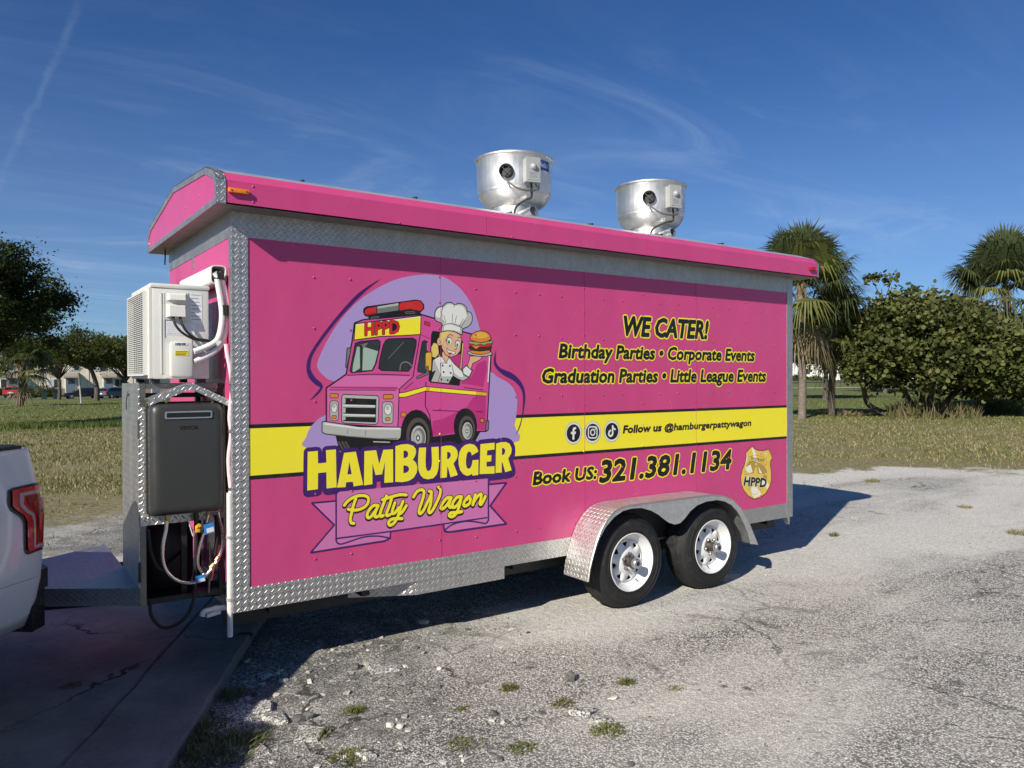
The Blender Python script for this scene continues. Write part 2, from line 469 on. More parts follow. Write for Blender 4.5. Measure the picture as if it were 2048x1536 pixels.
M['rust'] = plain('rusty_hub', (0.085, 0.066, 0.052), 0.6, 0.5, 0.4, 40)
M['tar'] = plain('roof_tar', (0.035, 0.024, 0.020), 0.6, 0, 0.6, 30)
M['roof'] = plain('roof_sheet', (0.60, 0.60, 0.60), 0.4, 0.6, 0.08, 3)
M['under'] = plain('underside_dark', (0.10, 0.08, 0.085), 0.6, 0.1, 0.2, 6)  # even dark tone of the wall core and skirt floor
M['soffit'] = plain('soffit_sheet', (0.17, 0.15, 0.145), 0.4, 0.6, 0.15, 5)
def tyre():
    t = NT('tyre_rubber'); c = t.coord()
    d = t.noise(c, 14, 5, 0.65)
    t.set(col=t.mix(t.rng(d, 0.45, 0.8, 0, 0.45), (0.014, 0.014, 0.015), (0.075, 0.066, 0.056)), rough=t.rng(d, 0.3, 0.7, 0.55, 0.8), spec=0.35)
    t.bump(t.noise(c, 160, 3), 0.15, 0.002); return t.m
M['tyre'] = tyre()
def carpaint(name, col, rough=0.25):
    t = NT(name); c = t.coord()
    t.set(col=col, rough=rough, coat=0.8, coatr=0.05, spec=0.5)
    t.bump(t.noise(c, 250, 2), 0.02, 0.001); return t.m
M['paint_white'] = carpaint('white_paint', (0.66, 0.67, 0.69))
M['glass_dark'] = plain('tinted_glass', (0.012, 0.014, 0.016), 0.04, 0, 0.1, 3, 0.8)
M['black_gloss'] = plain('black_trim', (0.016, 0.016, 0.018), 0.25, 0, 0.1)
M['lampred'] = carpaint('tail_lamp_red', (0.62, 0.012, 0.014), 0.12)
M['lampdark'] = carpaint('tail_lamp_dark', (0.26, 0.008, 0.010), 0.15)
M['lampclear'] = carpaint('tail_lamp_clear', (0.46, 0.34, 0.35), 0.12)
# ---------------------------------------------------------------- terrain
def terrain(X, Y):
    X = np.asarray(X, float); Y = np.asarray(Y, float)
    dx, dy = X - CAM_C[0], Y - CAM_C[1]
    r_ = np.hypot(dx, dy); th = np.degrees(np.arctan2(dx, dy))
    left = np.interp(r_, [0, 55, 70, 84, 101, 112, 119, 200, 900], [0, 0, -0.08, -0.25, -0.72, -0.72, -0.27, -0.2, -0.2])
    right = np.interp(r_, [0, 33, 45, 85, 112, 160, 900], [0, 0, -0.06, 0.52, 1.15, 1.3, 1.3])
    w = np.clip((th - 18) / 26, 0, 1); w = w*w*(3-2*w)
    far_side = (dy*0.82 + dx*0.57) < 0
    und = 0.02*np.sin(X*1.3+0.6*np.sin(Y*0.7))*np.sin(Y*1.1+0.4)*np.clip((r_-9)/10, 0, 1) + 0.05*np.sin(X*0.21+1)*np.sin(Y*0.17)*np.clip((r_-14)/25, 0, 1)
    return np.where(far_side, 0.0, left*(1-w) + right*w) + und
def tz(x, y): return float(terrain(x, y))
def grassness(X, Y):                     # > 0 on the grass, < 0 on the limerock lot
    return np.asarray(Y) - 6.0 + 0.00175*np.maximum(X, 0)**3
def ground_material():
    t = NT('lot_and_grass'); c = t.pos()
    sp = t.n.new('ShaderNodeSeparateXYZ'); t.l.new(c, sp.inputs[0])
    X, Y = sp.outputs[0], sp.outputs[1]
    g = t.math('ADD', t.math('SUBTRACT', Y, 6.0), t.math('MULTIPLY', t.math('POWER', t.math('MAXIMUM', X, 0.0), 3.0), 0.00175))
    # --- the lot: worn chip-seal asphalt under drifted limerock sand
    ragg = t.voro(c, 105, 'F1', 'Color'); sepc = t.n.new('ShaderNodeSeparateColor'); t.l.new(ragg, sepc.inputs[0])
    chips = t.ramp(sepc.outputs[0], [(0.0, (0.045, 0.044, 0.040)), (0.22, (0.16, 0.152, 0.138)), (0.40, (0.58, 0.56, 0.51)), (0.74, (0.82, 0.80, 0.74)), (1.0, (0.92, 0.90, 0.84))])
    d1 = t.voro(c, 105)
    chips = t.mix(t.rng(d1, 0.34, 0.62, 0.0, 0.8), chips, (0.075, 0.071, 0.063))
    worn = t.rng(t.noise(c, 1.3, 6, 0.62, 0.4), 0.34, 0.66)
    chips = t.mix(t.math('MULTIPLY', worn, 0.28), chips, (0.64, 0.615, 0.55))
    dark = t.rng(t.noise(t.mapping(c, (1, 1, 1), (0, 0, 0), (4.2, 1.7, 0)), 1.7, 9, 0.72, 1.2), 0.57, 0.66)
    chips = t.mix(t.math('MULTIPLY', dark, 0.70), chips, (0.075, 0.073, 0.068))
    old = t.math('MULTIPLY', t.rng(t.math('SUBTRACT', X, t.math('MULTIPLY', Y, 0.5)), 0.5, 2.0, 1.0, 0.0), t.rng(t.noise(c, 3.1, 5, 0.65), 0.32, 0.62))
    chips = t.mix(t.math('MULTIPLY', old, 0.62), chips, (0.085, 0.083, 0.078))
    ck = t.voro(t.vmath('ADD', c, t.vmath('MULTIPLY', t.noise(c, 2.2, 5, 0.6, 0, 'Color'), (0.7, 0.7, 0.0))), 1.15, 'DISTANCE_TO_EDGE')
    crk = t.math('MULTIPLY', t.rng(ck, 0.003, 0.016, 1.0, 0.0), t.rng(t.noise(c, 0.9, 3, 0.5), 0.46, 0.58))
    chips = t.mix(t.math('MULTIPLY', crk, 0.85), chips, (0.03, 0.029, 0.026))
    # drifted sand runs in the direction of travel, thickest in the wheel tracks
    tr = t.noise(t.mapping(c, (0.22, 0.85, 1), (0, 0, math.radians(-24)), (0.4, 0.9, 0)), 0.9, 6, 0.58, 0.5)
    band = t.math('SUBTRACT', 1.0, t.rng(t.math('ABSOLUTE', t.math('ADD', t.math('SUBTRACT', Y, t.math('MULTIPLY', X, 0.10)), 0.45)), 0.1, 1.5))
    far = t.rng(Y, 0.4, 3.2)
    cover = t.math('MULTIPLY', t.rng(X, 0.6, 2.4), t.math('MAXIMUM', band, far))
    sandm = t.rng(t.math('ADD', tr, t.math('MULTIPLY', cover, 0.24)), 0.50, 0.72)
    fine = t.noise(c, 260, 3, 0.7)
    lump = t.noise(c, 22, 4, 0.68)
    sand = t.mix(t.rng(lump, 0.28, 0.72), (0.64, 0.615, 0.55), (0.88, 0.855, 0.785))
    sand = t.mix(t.rng(fine, 0.48, 0.64, 0, 0.70), sand, (0.25, 0.235, 0.20))
    pale = t.rng(sepc.outputs[1], 0.86, 0.92)
    sand = t.mix(t.math('MULTIPLY', pale, 0.6), sand, (0.86, 0.84, 0.79))
    sand = t.mix(0.38, sand, chips)
    lot = t.mix(sandm, chips, sand)
    # --- grass: straw on sandy soil, greener farther out
    gn = t.noise(c, 0.55, 5, 0.6); gf = t.noise(c, 11, 5, 0.7); gff = t.noise(c, 60, 3, 0.7)
    straw = t.mix(t.rng(gf, 0.3, 0.7), (0.15, 0.13, 0.06), (0.36, 0.315, 0.17))
    green = t.mix(t.rng(gf, 0.3, 0.7), (0.095, 0.125, 0.030), (0.20, 0.225, 0.070))
    rr = t.math('SQRT', t.math('ADD', t.math('POWER', t.math('ADD', X, 1.12), 2.0), t.math('POWER', t.math('ADD', Y, 4.18), 2.0)))
    gm = t.rng(t.math('ADD', rr, t.math('MULTIPLY', gn, 14)), 33, 43)
    gm = t.math('MAXIMUM', gm, t.rng(t.noise(c, 0.33, 4, 0.6, 0.5), 0.52, 0.70, 0, 0.55))
    grass = t.mix(gm, straw, green)
    grass = t.mix(t.rng(gff, 0.46, 0.66, 0, 0.75), grass, (0.035, 0.034, 0.014))
    bare = t.rng(t.noise(c, 0.75, 6, 0.7, 0.6), 0.56, 0.68, 0, 0.8)
    grass = t.mix(t.math('MULTIPLY', bare, t.rng(t.math('ADD', g, t.math('MULTIPLY', X, 0.5)), 1.0, 6.0, 1.0, 0.0)), grass, (0.56, 0.53, 0.46))
    edge = t.math('ADD', g, t.math('MULTIPLY', t.math('SUBTRACT', t.noise(c, 0.55, 8, 0.68, 0.4), 0.5), 7.0))
    col = t.mix(t.rng(edge, -0.25, 0.55), lot, grass)
    t.set(col=col, rough=0.92, spec=0.25)
    h = t.math('ADD', t.math('MULTIPLY', t.rng(d1, 0.0, 0.6, 1, 0), 0.7), t.math('MULTIPLY', lump, 2.2))
    h = t.math('ADD', h, t.math('MULTIPLY', fine, 0.5))
    t.bump(h, 0.8, 0.008)
    return t.m
M['ground'] = ground_material()
def build_ground():
    rad = np.concatenate([[0.0], np.geomspace(0.6, 60, 70), np.geomspace(62, 900, 60)])
    na = 220
    an = np.linspace(0, 2*PI, na, endpoint=False)
    R, A = np.meshgrid(rad[1:], an, indexing='ij')
    X = CAM_C[0] + R*np.sin(A); Y = CAM_C[1] + R*np.cos(A)
    rng = np.random.default_rng(3)
    Z = terrain(X, Y)
    V = np.concatenate([[[CAM_C[0], CAM_C[1], 0]], np.stack([X.ravel(), Y.ravel(), Z.ravel()], 1)])
    F = []
    nr = len(rad)-1
    i, k = np.meshgrid(np.arange(nr-1), np.arange(na), indexing='ij')
    a = 1+i*na+k; b = 1+i*na+(k+1)%na; c = 1+(i+1)*na+(k+1)%na; d = 1+(i+1)*na+k
    Q = np.stack([a, d, c, b], -1).reshape(-1, 4)
    tri0 = np.array([[0, 1+q, 1+(q+1)%na] for q in range(na)])
    T = np.concatenate([Q[:, [0, 1, 2]], Q[:, [0, 2, 3]], tri0])
    # face up
    n = np.cross(V[T[:, 1]]-V[T[:, 0]], V[T[:, 2]]-V[T[:, 0]])
    T[n[:, 2] < 0] = T[n[:, 2] < 0][:, [0, 2, 1]]
    o = raw_mesh('ground', V, T, M['ground'], smooth=True)
    tag(o, kind='structure')
build_ground()

def slab_material():
    t = NT('old_concrete'); c = t.pos()
    n1 = t.noise(c, 2.2, 6, 0.62); n2 = t.noise(c, 38, 5, 0.7); n3 = t.noise(c, 170, 2, 0.6)
    col = t.mix(t.rng(n1, 0.3, 0.7), (0.15, 0.145, 0.135), (0.27, 0.262, 0.245))
    col = t.mix(t.rng(n2, 0.55, 0.75, 0, 0.5), col, (0.07, 0.068, 0.063))
    col = t.mix(t.rng(n3, 0.66, 0.74, 0, 0.7), col, (0.46, 0.45, 0.42))
    cr = t.voro(t.vmath('ADD', c, t.vmath('MULTIPLY', t.noise(c, 3, 4, 0.6, 0, 'Color'), (0.5, 0.5, 0.0))), 0.75, 'DISTANCE_TO_EDGE')
    crack = t.rng(cr, 0.003, 0.010, 1, 0)
    crack = t.math('MULTIPLY', crack, t.rng(t.noise(c, 0.9, 3), 0.42, 0.55))
    col = t.mix(crack, col, (0.015, 0.014, 0.012))
    t.set(col=col, rough=t.rng(n2, 0.3, 0.7, 0.72, 0.95), spec=0.3)
    t.bump(t.math('SUBTRACT', t.math('ADD', t.math('MULTIPLY', n2, 0.6), t.math('MULTIPLY', n3, 0.35)), t.math('MULTIPLY', crack, 2.0)), 0.55, 0.006)
    return t.m
M['slab'] = slab_material()
def slab(name, s0, s1, w0, w1, zt, seed, jag):
    """concrete panel along the broken edge line: s runs along the edge, w goes left from it"""
    rnd = random.Random(seed)
    P0 = Vector((0.255, 0.607, 0)); E = Vector((0.462, 0.887, 0)); N = Vector((-0.887, 0.462, 0))
    n = 90; pts = []
    off = 0.0; ofb = 0.0
    A, B = [], []
    for i in range(n+1):
        s_ = s0 + (s1-s0)*i/n
        off = off*0.7 + rnd.uniform(-1, 1)*jag; ofb = ofb*0.7 + rnd.uniform(-1, 1)*0.006
        A.append(P0 + E*s_ + N*(w0 + off)); B.append(P0 + E*s_ + N*(w1 + ofb))
    mb = MB()
    vs = []
    for a_, b_ in zip(A, B):
        vs += [(a_.x, a_.y, -0.02), (a_.x, a_.y, zt-0.012), (a_.x+N.x*0.012, a_.y+N.y*0.012, zt), (b_.x-N.x*0.006, b_.y-N.y*0.006, zt), (b_.x, b_.y, -0.02)]
    fs = []
    for i in range(n):
        for k in range(4): fs.append((i*5+k, i*5+k+1, (i+1)*5+k+1, (i+1)*5+k))
    fs += [(4, 3, 2, 1, 0), tuple(n*5+k for k in range(5))]
    mb.add(vs, fs)
    o = mb.build(name, M['slab'])
    bm = bmesh.new(); bm.from_mesh(o.data); bmesh.ops.recalc_face_normals(bm, faces=bm.faces); bm.to_mesh(o.data); bm.free()
    return tag(o, kind='structure')
slab('concrete_apron', -9, 1.65, 0.0, 0.425, 0.060, 5, 0.006)
slab('concrete_slab', -9, 1.60, 0.440, 7.5, 0.056, 8, 0.004)
# ---------------------------------------------------------------- the trailer body
L, W = 4.88, 1.60
ZB, ZPB, ZPT, ZC0 = 0.395, 0.520, 2.402, 2.533
XP, XR = 0.0776, 4.804
RX0, RX1, RY0, RY1 = -0.119, 5.035, -0.166, 1.715
trailer = thing('food_trailer', 'pink food trailer with yellow stripe, cartoon truck logo and tandem wheels', 'food trailer', (0, 0, 0))
def part(mb, name, mats, parent=trailer, label=None, kind=None, angle=40):
    o = mb.build(name, mats, parent, angle)
    return tag(o, label, None, None, kind)
seams = [onY(881, 800, 0).x, onY(1168, 760, 0).x, onY(1391, 720, 0).x]
def build_body():
    mb = MB(); mb.box((0.006, 0.004, ZB+0.004), (L-0.004, W-0.004, ZC0-0.002)); part(mb, 'wall_core', M['under'])
    xs = [XP] + seams + [XR]
    for a, b in zip(xs[:-1], xs[1:]):
        mb = MB(); mb.box((a+0.0008, -0.004, ZPB), (b-0.0008, 0.003, ZPT)); part(mb, 'side_panel', M['pink'])
    for x in seams:                      # folded lap of one sheet over the next
        mb = MB(); mb.box((x-0.0009, -0.0062, ZPB), (x+0.0009, -0.0036, ZPT)); part(mb, 'panel_seam', M['p_truckdk'])
    mb = MB(); mb.box((-0.004, 0.045, ZPB), (0.005, W, ZPT)); part(mb, 'front_panel', M['pink'])
    mb = MB(); mb.box((0.0, W-0.003, ZB), (L, W+0.004, ZC0)); part(mb, 'side_panel', M['pink'])
    mb = MB(); mb.box((L-0.003, 0.0, ZB), (L+0.004, W, ZC0)); part(mb, 'rear_panel', M['pink'])
    # tread-plate trim
    mb = MB(); mb.box((-0.009, -0.009, ZB), (XP, 0.002, ZC0)); mb.box((-0.009, 0.002, ZB), (0.002, 0.045, ZC0)); part(mb, 'corner_trim', M['plate'])
    mb = MB(); mb.box((XR, -0.009, ZB), (L+0.006, 0.002, ZC0)); mb.box((L, 0.002, ZB), (L+0.006, 0.06, ZC0)); part(mb, 'corner_trim', M['plate'])
    mb = MB(); mb.box((XP+0.001, -0.0075, ZPT), (XR-0.001, 0.002, ZC0)); part(mb, 'top_trim', M['plate'])
    mb = MB(); mb.box((XP+0.001, -0.0075, ZB), (XR-0.001, 0.002, ZPB)); part(mb, 'bottom_trim', M['plate'])
    mb = MB(); mb.box((-0.0075, 0.046, ZPT), (0.002, W, ZC0)); part(mb, 'top_trim', M['plate'])
    mb = MB(); mb.box((-0.0075, 0.046, ZB), (0.002, W, ZPB)); part(mb, 'bottom_trim', M['plate'])
    mb = MB(); mb.box((-0.007, 0.86, ZPT-0.07), (0.0, 0.89, ZPT)); part(mb, 'hatch_strap', M['plate'])
    # skirt box hanging below the side, its front end angled back under the floor
    a, b = onY(832, 1180, 0), onY(1008, 1140, 0)
    zs = onY(1008, 1157, 0).z
    mb = MB(); mb.box((a.x, -0.004, zs), (b.x, 0.008, ZB)); part(mb, 'skirt_plate', M['plate'])
    mb = MB()
    mb.add([(a.x, -0.004, zs), (a.x, -0.004, ZB+.002), (a.x-0.85, 0.42, ZB+.002), (a.x-0.85, 0.42, zs), (a.x, 0.008, zs), (a.x, 0.008, ZB+.002), (a.x-0.85, 0.432, ZB+.002), (a.x-0.85, 0.432, zs)],
           [(0,3,2,1), (4,5,6,7), (0,4,7,3), (0,1,5,4), (3,7,6,2)])
    part(mb, 'skirt_plate', M['plate'])
    mb = MB(); mb.box((a.x, 0.01, zs), (b.x, 0.5, zs+0.01)); mb.box((b.x-0.006, 0.01, zs+.01), (b.x, 0.5, ZB)); part(mb, 'skirt_floor', M['under'])
    # chassis
    mb = MB()
    for y in (0.18, W-0.26): mb.box((0.0, y, ZB-0.12), (L, y+0.06, ZB+0.003))
    for k in range(9): mb.box((0.2+k*0.55, 0.05, ZB-0.05), (0.25+k*0.55, W-0.05, ZB+0.002))
    part(mb, 'chassis_rails', M['steel_black'])
    mb = MB()
    for x in (2.69, 3.55): mb.tube([(x, -0.05, 0.33), (x, W+0.05, 0.33)], 0.035, 10); mb.box((x-0.3, 0.19, 0.25), (x+0.3, 0.24, 0.275))
    part(mb, 'axles', M['steel_black'])
    mb = MB(); q = onY(1573, 1043, 0.02); mb.prism([(L-0.06, ZB), (L-0.008, ZB), (L-0.008, ZB-0.075)], 1, 0.012, 0.06); part(mb, 'rear_bracket', M['alu'])
build_body()

def build_roof():
    prof = [(RY0, ZC0), (RY0, 2.657), (-0.120, 2.704), (0.04, 2.758), (0.86, 2.818), (1.64, 2.704), (RY1, 2.657), (RY1, ZC0)]
    n = len(prof)
    # sheets by their place in the profile
    mb = MB()
    for i in (0, 1, 5, 6):
        a, b = prof[i], prof[i+1]
        mb.add([(RX0, *a), (RX1, *a), (RX1, *b), (RX0, *b)], [(0, 1, 2, 3)])
    mb.add([(RX1, *q) for q in prof], [tuple(range(n))])
    fa = part(mb, 'fascia', M['pink'])
    mb = MB()
    for i in (2, 3, 4):
        a, b = prof[i], prof[i+1]
        mb.add([(RX0, *a), (RX1, *a), (RX1, *b), (RX0, *b)], [(0, 1, 2, 3)])
    part(mb, 'roof_sheet', M['roof'])
    mb = MB()
    for k in range(7):
        x = 0.4+k*0.72; mb.tube([(x, 0.04, 2.76), (x, 0.86, 2.824), (x, 1.6, 2.715)], 0.012, 6)
    part(mb, 'roof_seam', M['tar'])
    mb = MB()
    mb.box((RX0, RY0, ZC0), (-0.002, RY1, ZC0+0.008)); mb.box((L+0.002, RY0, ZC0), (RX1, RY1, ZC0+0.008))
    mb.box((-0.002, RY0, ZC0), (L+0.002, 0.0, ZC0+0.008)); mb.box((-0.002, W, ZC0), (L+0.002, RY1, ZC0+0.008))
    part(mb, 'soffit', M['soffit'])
    mb = MB(); mb.add([(RX0-0.001, *q) for q in reversed(prof)], [tuple(range(n))]); part(mb, 'gable_panel', M['pink'])
    # tread-plate angle round the gable: one leg on the front, one turned onto the fascia and roof
    mb = MB(); t_ = 0.034
    cx, cz = 0.85, 2.64
    def inset(q):
        y, z = q
        z2 = z-0.030 if z > 2.6 else z+0.030
        return (y+0.030 if y < 0.3 else (y-0.030 if y > 1.5 else y), z2)
    inn = [inset(q) for q in prof]
    for i in range(n):
        a, b = prof[i], prof[(i+1)%n]; c, d = inn[i], inn[(i+1)%n]
        x = RX0-0.006
        vs = [(x, *a), (x, *b), (x, *d), (x, *c), (RX0-0.0015, *a), (RX0-0.0015, *b), (RX0-0.0015, *d), (RX0-0.0015, *c)]
        mb.add(vs, [(3,2,1,0), (0,1,5,4), (2,3,7,6)])
    for i in range(n-1):
        a, b = prof[i], prof[i+1]
        ny, nz = (b[1]-a[1]), -(b[0]-a[0]); l_ = math.hypot(ny, nz); ny, nz = -ny/l_*0.004, -nz/l_*0.004
        vs = [(RX0-0.006, a[0]+ny, a[1]+nz), (RX0+0.042, a[0]+ny, a[1]+nz), (RX0+0.042, b[0]+ny, b[1]+nz), (RX0-0.006, b[0]+ny, b[1]+nz), (RX0+0.042, *a), (RX0+0.042, *b)]
        mb.add(vs, [(0,1,2,3), (1,4,5,2)])
    part(mb, 'gable_trim', M['plate'])
    mb = MB()
    for a, b in ((prof[0], prof[1]), (prof[1], prof[2])):
        mb.add([(RX1-0.012, a[0]-0.003, a[1]+0.001), (RX1+0.004, a[0]-0.003, a[1]+0.001), (RX1+0.004, b[0]-0.003, b[1]+0.003), (RX1-0.012, b[0]-0.003, b[1]+0.003)], [(0,1,2,3)])
    part(mb, 'edge_trim', M['alu'])
    for x in (onY(1293, 500, RY0).x, onY(972, 440, RY0).x):
        mb = MB(); mb.box((x-0.001, RY0-0.0012, ZC0+.002), (x+0.001, RY0+0.001, 2.659)); part(mb, 'fascia_seam', M['p_truckdk'])
    # marker lights
    for (px_, py_, w_, h_, mat, lab) in ((476, 383, 0.052, 0.012, 'amber', 'amber clearance lamp on the front end of the fascia'), (1623, 538, 0.040, 0.016, 'redlens', 'red clearance lamp on the rear end of the fascia')):
        c = onY(px_, py_, RY0)
        mb = MB(); mb.box((c.x-w_, RY0-0.022, c.z-h_), (c.x+w_, RY0-0.001, c.z+h_), 0, 0.006)
        o = part(mb, 'marker_lamp', M[mat], label=lab)
        for s_ in (-1, 1):
            mb = MB(); mb.lathe([(0.0, 0.004), (0.004, 0.003), (0.005, 0.0)], (c.x+s_*w_*0.72, RY0-0.022, c.z), (0, -1, 0), 8)
            part(mb, 'screw', M['steel'], o)
    # stray wire under the far front corner
    q = Vector((-0.05, 1.50, ZC0+.002))
    mb = MB(); mb.tube([q, q+Vector((0, 0.004, -0.05)), q+Vector((0, 0.015, -0.09)), q+Vector((0, 0.02, -0.10))], 0.005, 6); part(mb, 'loose_wire', M['rubber'])
build_roof()

def build_rivets():
    """dome heads of the screws: a pressed pattern over the sheets, too small to pick apart"""
    def dome(mb, c, n=Vector((0, -1, 0)), r=0.0062, mi=0):
        mb.lathe([(0.0, r*0.62), (r*0.55, r*0.5), (r*0.9, r*0.22), (r, 0.0)], c, n, 8, mi)
    cols = [onY(629, 860, 0).x, onY(700, 560, 0).x, seams[0]-0.012, onY(950, 720, 0).x, onY(1030, 760, 0).x, onY(1077, 650, 0).x, onY(1121, 650, 0).x, seams[1]-0.008, onY(1205, 655, 0).x,
            onY(1243, 700, 0).x, onY(1284, 680, 0).x, onY(1318, 700, 0).x, onY(1355, 700, 0).x, seams[2]-0.006, onY(1423, 670, 0).x, onY(1456, 670, 0).x, onY(1488, 670, 0).x, onY(1520, 670, 0).x, onY(1549, 672, 0).x]
    rows = [2.22, 1.93, 1.52, 0.985, 0.62]
    mb = MB(); mb2 = MB(); rnd = random.Random(4)
    for i, x in enumerate(cols):
        dense = i in (2, 7, 10, 13, 16)
        zs = [2.28-k*0.165 for k in range(11)] if dense else rows
        for z in zs:
            z += rnd.uniform(-0.006, 0.006); x_ = x + rnd.uniform(-0.004, 0.004)
            if 1.11 < z < 1.385: dome(mb2, (x_, -0.0068, z))
            elif 2.15 < x < 4.2 and z < 0.80: continue
            else: dome(mb, (x_, -0.0068, z))
    for x, z in ((0.02, 2.60), (0.06, 2.64), (0.06, 2.56), (0.9, 2.55), (1.7, 2.553), (2.5, 2.55), (3.3, 2.55), (4.1, 2.55), (4.6, 2.55)):
        dome(mb, (x, RY0-0.001, z))
    for y in (0.2, 0.55, 0.95, 1.35): dome(mb, (RX0-0.001, y, 2.64), Vector((-1, 0, 0))); dome(mb, (-0.004, y, 2.33), Vector((-1, 0, 0)))
    part(mb, 'rivets', M['pink'], kind='stuff'); part(mb2, 'rivets', M['p_yellow'], kind='stuff')
    mb = MB()
    for k in range(13):
        dome(mb, (0.055 + rnd.uniform(-0.02, 0.01), -0.009, 0.44+k*0.165), r=0.0055)
        dome(mb, (4.85, -0.009, 0.44+k*0.16), r=0.005)
    for k in range(22): dome(mb, (0.11+k*0.215, -0.0075, 0.46+rnd.choice((-0.03, 0.03))), r=0.0055)
    part(mb, 'screws', M['steel'], kind='stuff')
build_rivets()

def build_fender():
    YF = -0.272
    edge = [(1176.7,1163.4),(1180,1138),(1186,1112),(1193,1086),(1202,1061.5),(1214,1040),(1230,1023),(1243,1016),(1258,1012),(1314.6,1004),(1393,994),(1425,990),(1447,992),(1466,1001),(1480,1015),(1490.6,1033),(1499,1049),(1506,1066),(1515,1089)]
    E = [onY(x, y, YF) for x, y in edge]
    # flatten the crown so the fender is symmetrical in height
    cut = [(1178.5,1158),(1183,1130),(1190,1105),(1199,1078),(1211,1055),(1228,1034.5),(1246,1022),(1263,1017),(1283,1016),(1303,1021.5),(1318,1030),(1329,1039),(1339,1046),(1350,1049),(1360,1046.5),(1370,1037),(1381,1022),(1395,1010.5),(1413,1003),(1434,1000),(1450,1003),(1463,1010),(1474,1022),(1483,1037),(1490,1052),(1496,1068),(1501,1088)]
    Cc = [onY(x, y, YF) for x, y in cut]
    poly = [(q.x, q.z) for q in E] + [(q.x, q.z) for q in reversed(Cc)]
    mb = MB(); mb.prism(poly, 1, YF, YF+0.004)
    fen = part(mb, 'fender_face', M['plate_bright'])
    mb = MB(); d = 0.0; prev = None; vs = []; uv = []
    n = len(E)
    for i, q in enumerate(E):
        if prev is not None: d += (q-prev).length
        prev = q
        vs += [(q.x, YF+0.001, q.z), (q.x, -0.0085, q.z)]; uv += [(d, 0), (d, 0.26)]
    k = len(vs)
    for q in E:
        vs += [(q.x, YF+0.001, q.z-0.004), (q.x, -0.0085, q.z-0.004)]; uv += [(0, 0), (0, 0)]
    fs = [(2*i, 2*i+2, 2*i+3, 2*i+1) for i in range(n-1)] + [(k+2*i, k+2*i+1, k+2*i+3, k+2*i+2) for i in range(n-1)]
    mb.add(vs, fs, 0, True, uv)
    part(mb, 'fender_top', M['plate_bright'], angle=60)
    mb = MB(); mb.tube([(q.x, YF+0.001, q.z) for q in E], 0.006, 6); part(mb, 'fender_edge', M['alu'])
    mb = MB(); mb.prism([(2.32, 0.41), (2.45, 0.60), (2.62, 0.70), (3.62, 0.70), (3.82, 0.60), (3.96, 0.41)], 1, -0.0125, -0.010); part(mb, 'wheel_well_sheet', M['rubber'])  # black sheet laid over the wall behind the wheels
build_fender()

def cdt_layers(layers, eps=1e-6):
    """layers: list of (key, [polygon, ...]) from back to front, in one plane. Returns {key: (verts, tris)} with what stays visible of each;
    a key of None cuts a hole."""
    vc, ed, polys_, keys = [], [], [], []
    for key, polys in layers:
        for pl in polys:
            P = []
            for q in pl:
                if not P or (abs(P[-1][0]-q[0]) + abs(P[-1][1]-q[1])) > 1e-6: P.append((float(q[0]), float(q[1])))
            if len(P) > 2 and abs(P[0][0]-P[-1][0]) + abs(P[0][1]-P[-1][1]) < 1e-6: P.pop()
            if len(P) < 3: continue
            b = len(vc); n = len(P); vc += [Vector(q) for q in P]
            ed += [(b+i, b+(i+1)%n) for i in range(n)]
            polys_.append(np.array(P)); keys.append(key)
    ov, oe, of, a, b, c = delaunay_2d_cdt(vc, ed, [], 0, eps, False)
    V = np.array([(q.x, q.y) for q in ov]); T = np.array([f[:3] for f in of], int)
    cen = V[T].mean(1); od = np.argsort(cen[:, 0]); T, cen = T[od], cen[od]; cx_ = cen[:, 0].copy(); top = np.full(len(T), -1)
    for k, P in enumerate(polys_):                # which polygon, counted from the back, covers each triangle last
        lo, hi = P.min(0), P.max(0)
        i0, i1 = np.searchsorted(cx_, (lo[0], hi[0]))
        idx = i0 + np.nonzero((cen[i0:i1, 1] >= lo[1]) & (cen[i0:i1, 1] <= hi[1]))[0]
        if not len(idx): continue
        x, y = cen[idx, 0], cen[idx, 1]; Q = np.roll(P, -1, 0)
        wind = np.zeros(len(idx), int)
        for (x0, y0), (x1, y1) in zip(P, Q):
            side = (x1-x0)*(y-y0)-(x-x0)*(y1-y0)
            wind += ((y0 <= y) & (y1 > y) & (side > 0)).astype(int) - ((y0 > y) & (y1 <= y) & (side < 0)).astype(int)
        top[idx[wind != 0]] = k
    out = {}
    for f, k in zip(T.tolist(), top):
        if k < 0 or keys[k] is None: continue
        out.setdefault(keys[k], []).append(f)
    return ov, out
def stroke(pts, w, closed=False, cap=True):
    """polygons that make up a line of width w with round joints"""
    P = [Vector((q[0], q[1])) for q in pts]; out = []; n = len(P); h = w/2
    seg = n if closed else n-1
    for i in range(seg):
        a, b = P[i], P[(i+1)%n]; d = b-a
        if d.length < 1e-7: continue
        d.normalize(); nn = Vector((-d.y, d.x))*h
        out.append([a+nn, a-nn, b-nn, b+nn])
    for i in range(n):
        ends = (not closed) and i in (0, n-1)
        if ends and not cap: continue
        if not ends:
            d1, d2 = P[i]-P[i-1], P[(i+1)%n]-P[i]
            if d1.length < 1e-7 or d2.length < 1e-7 or d1.angle(d2) < 0.30: continue
        out.append([P[i]+Vector((math.cos(2*PI*k/7+.1), math.sin(2*PI*k/7+.1)))*h for k in range(7)])
    return out

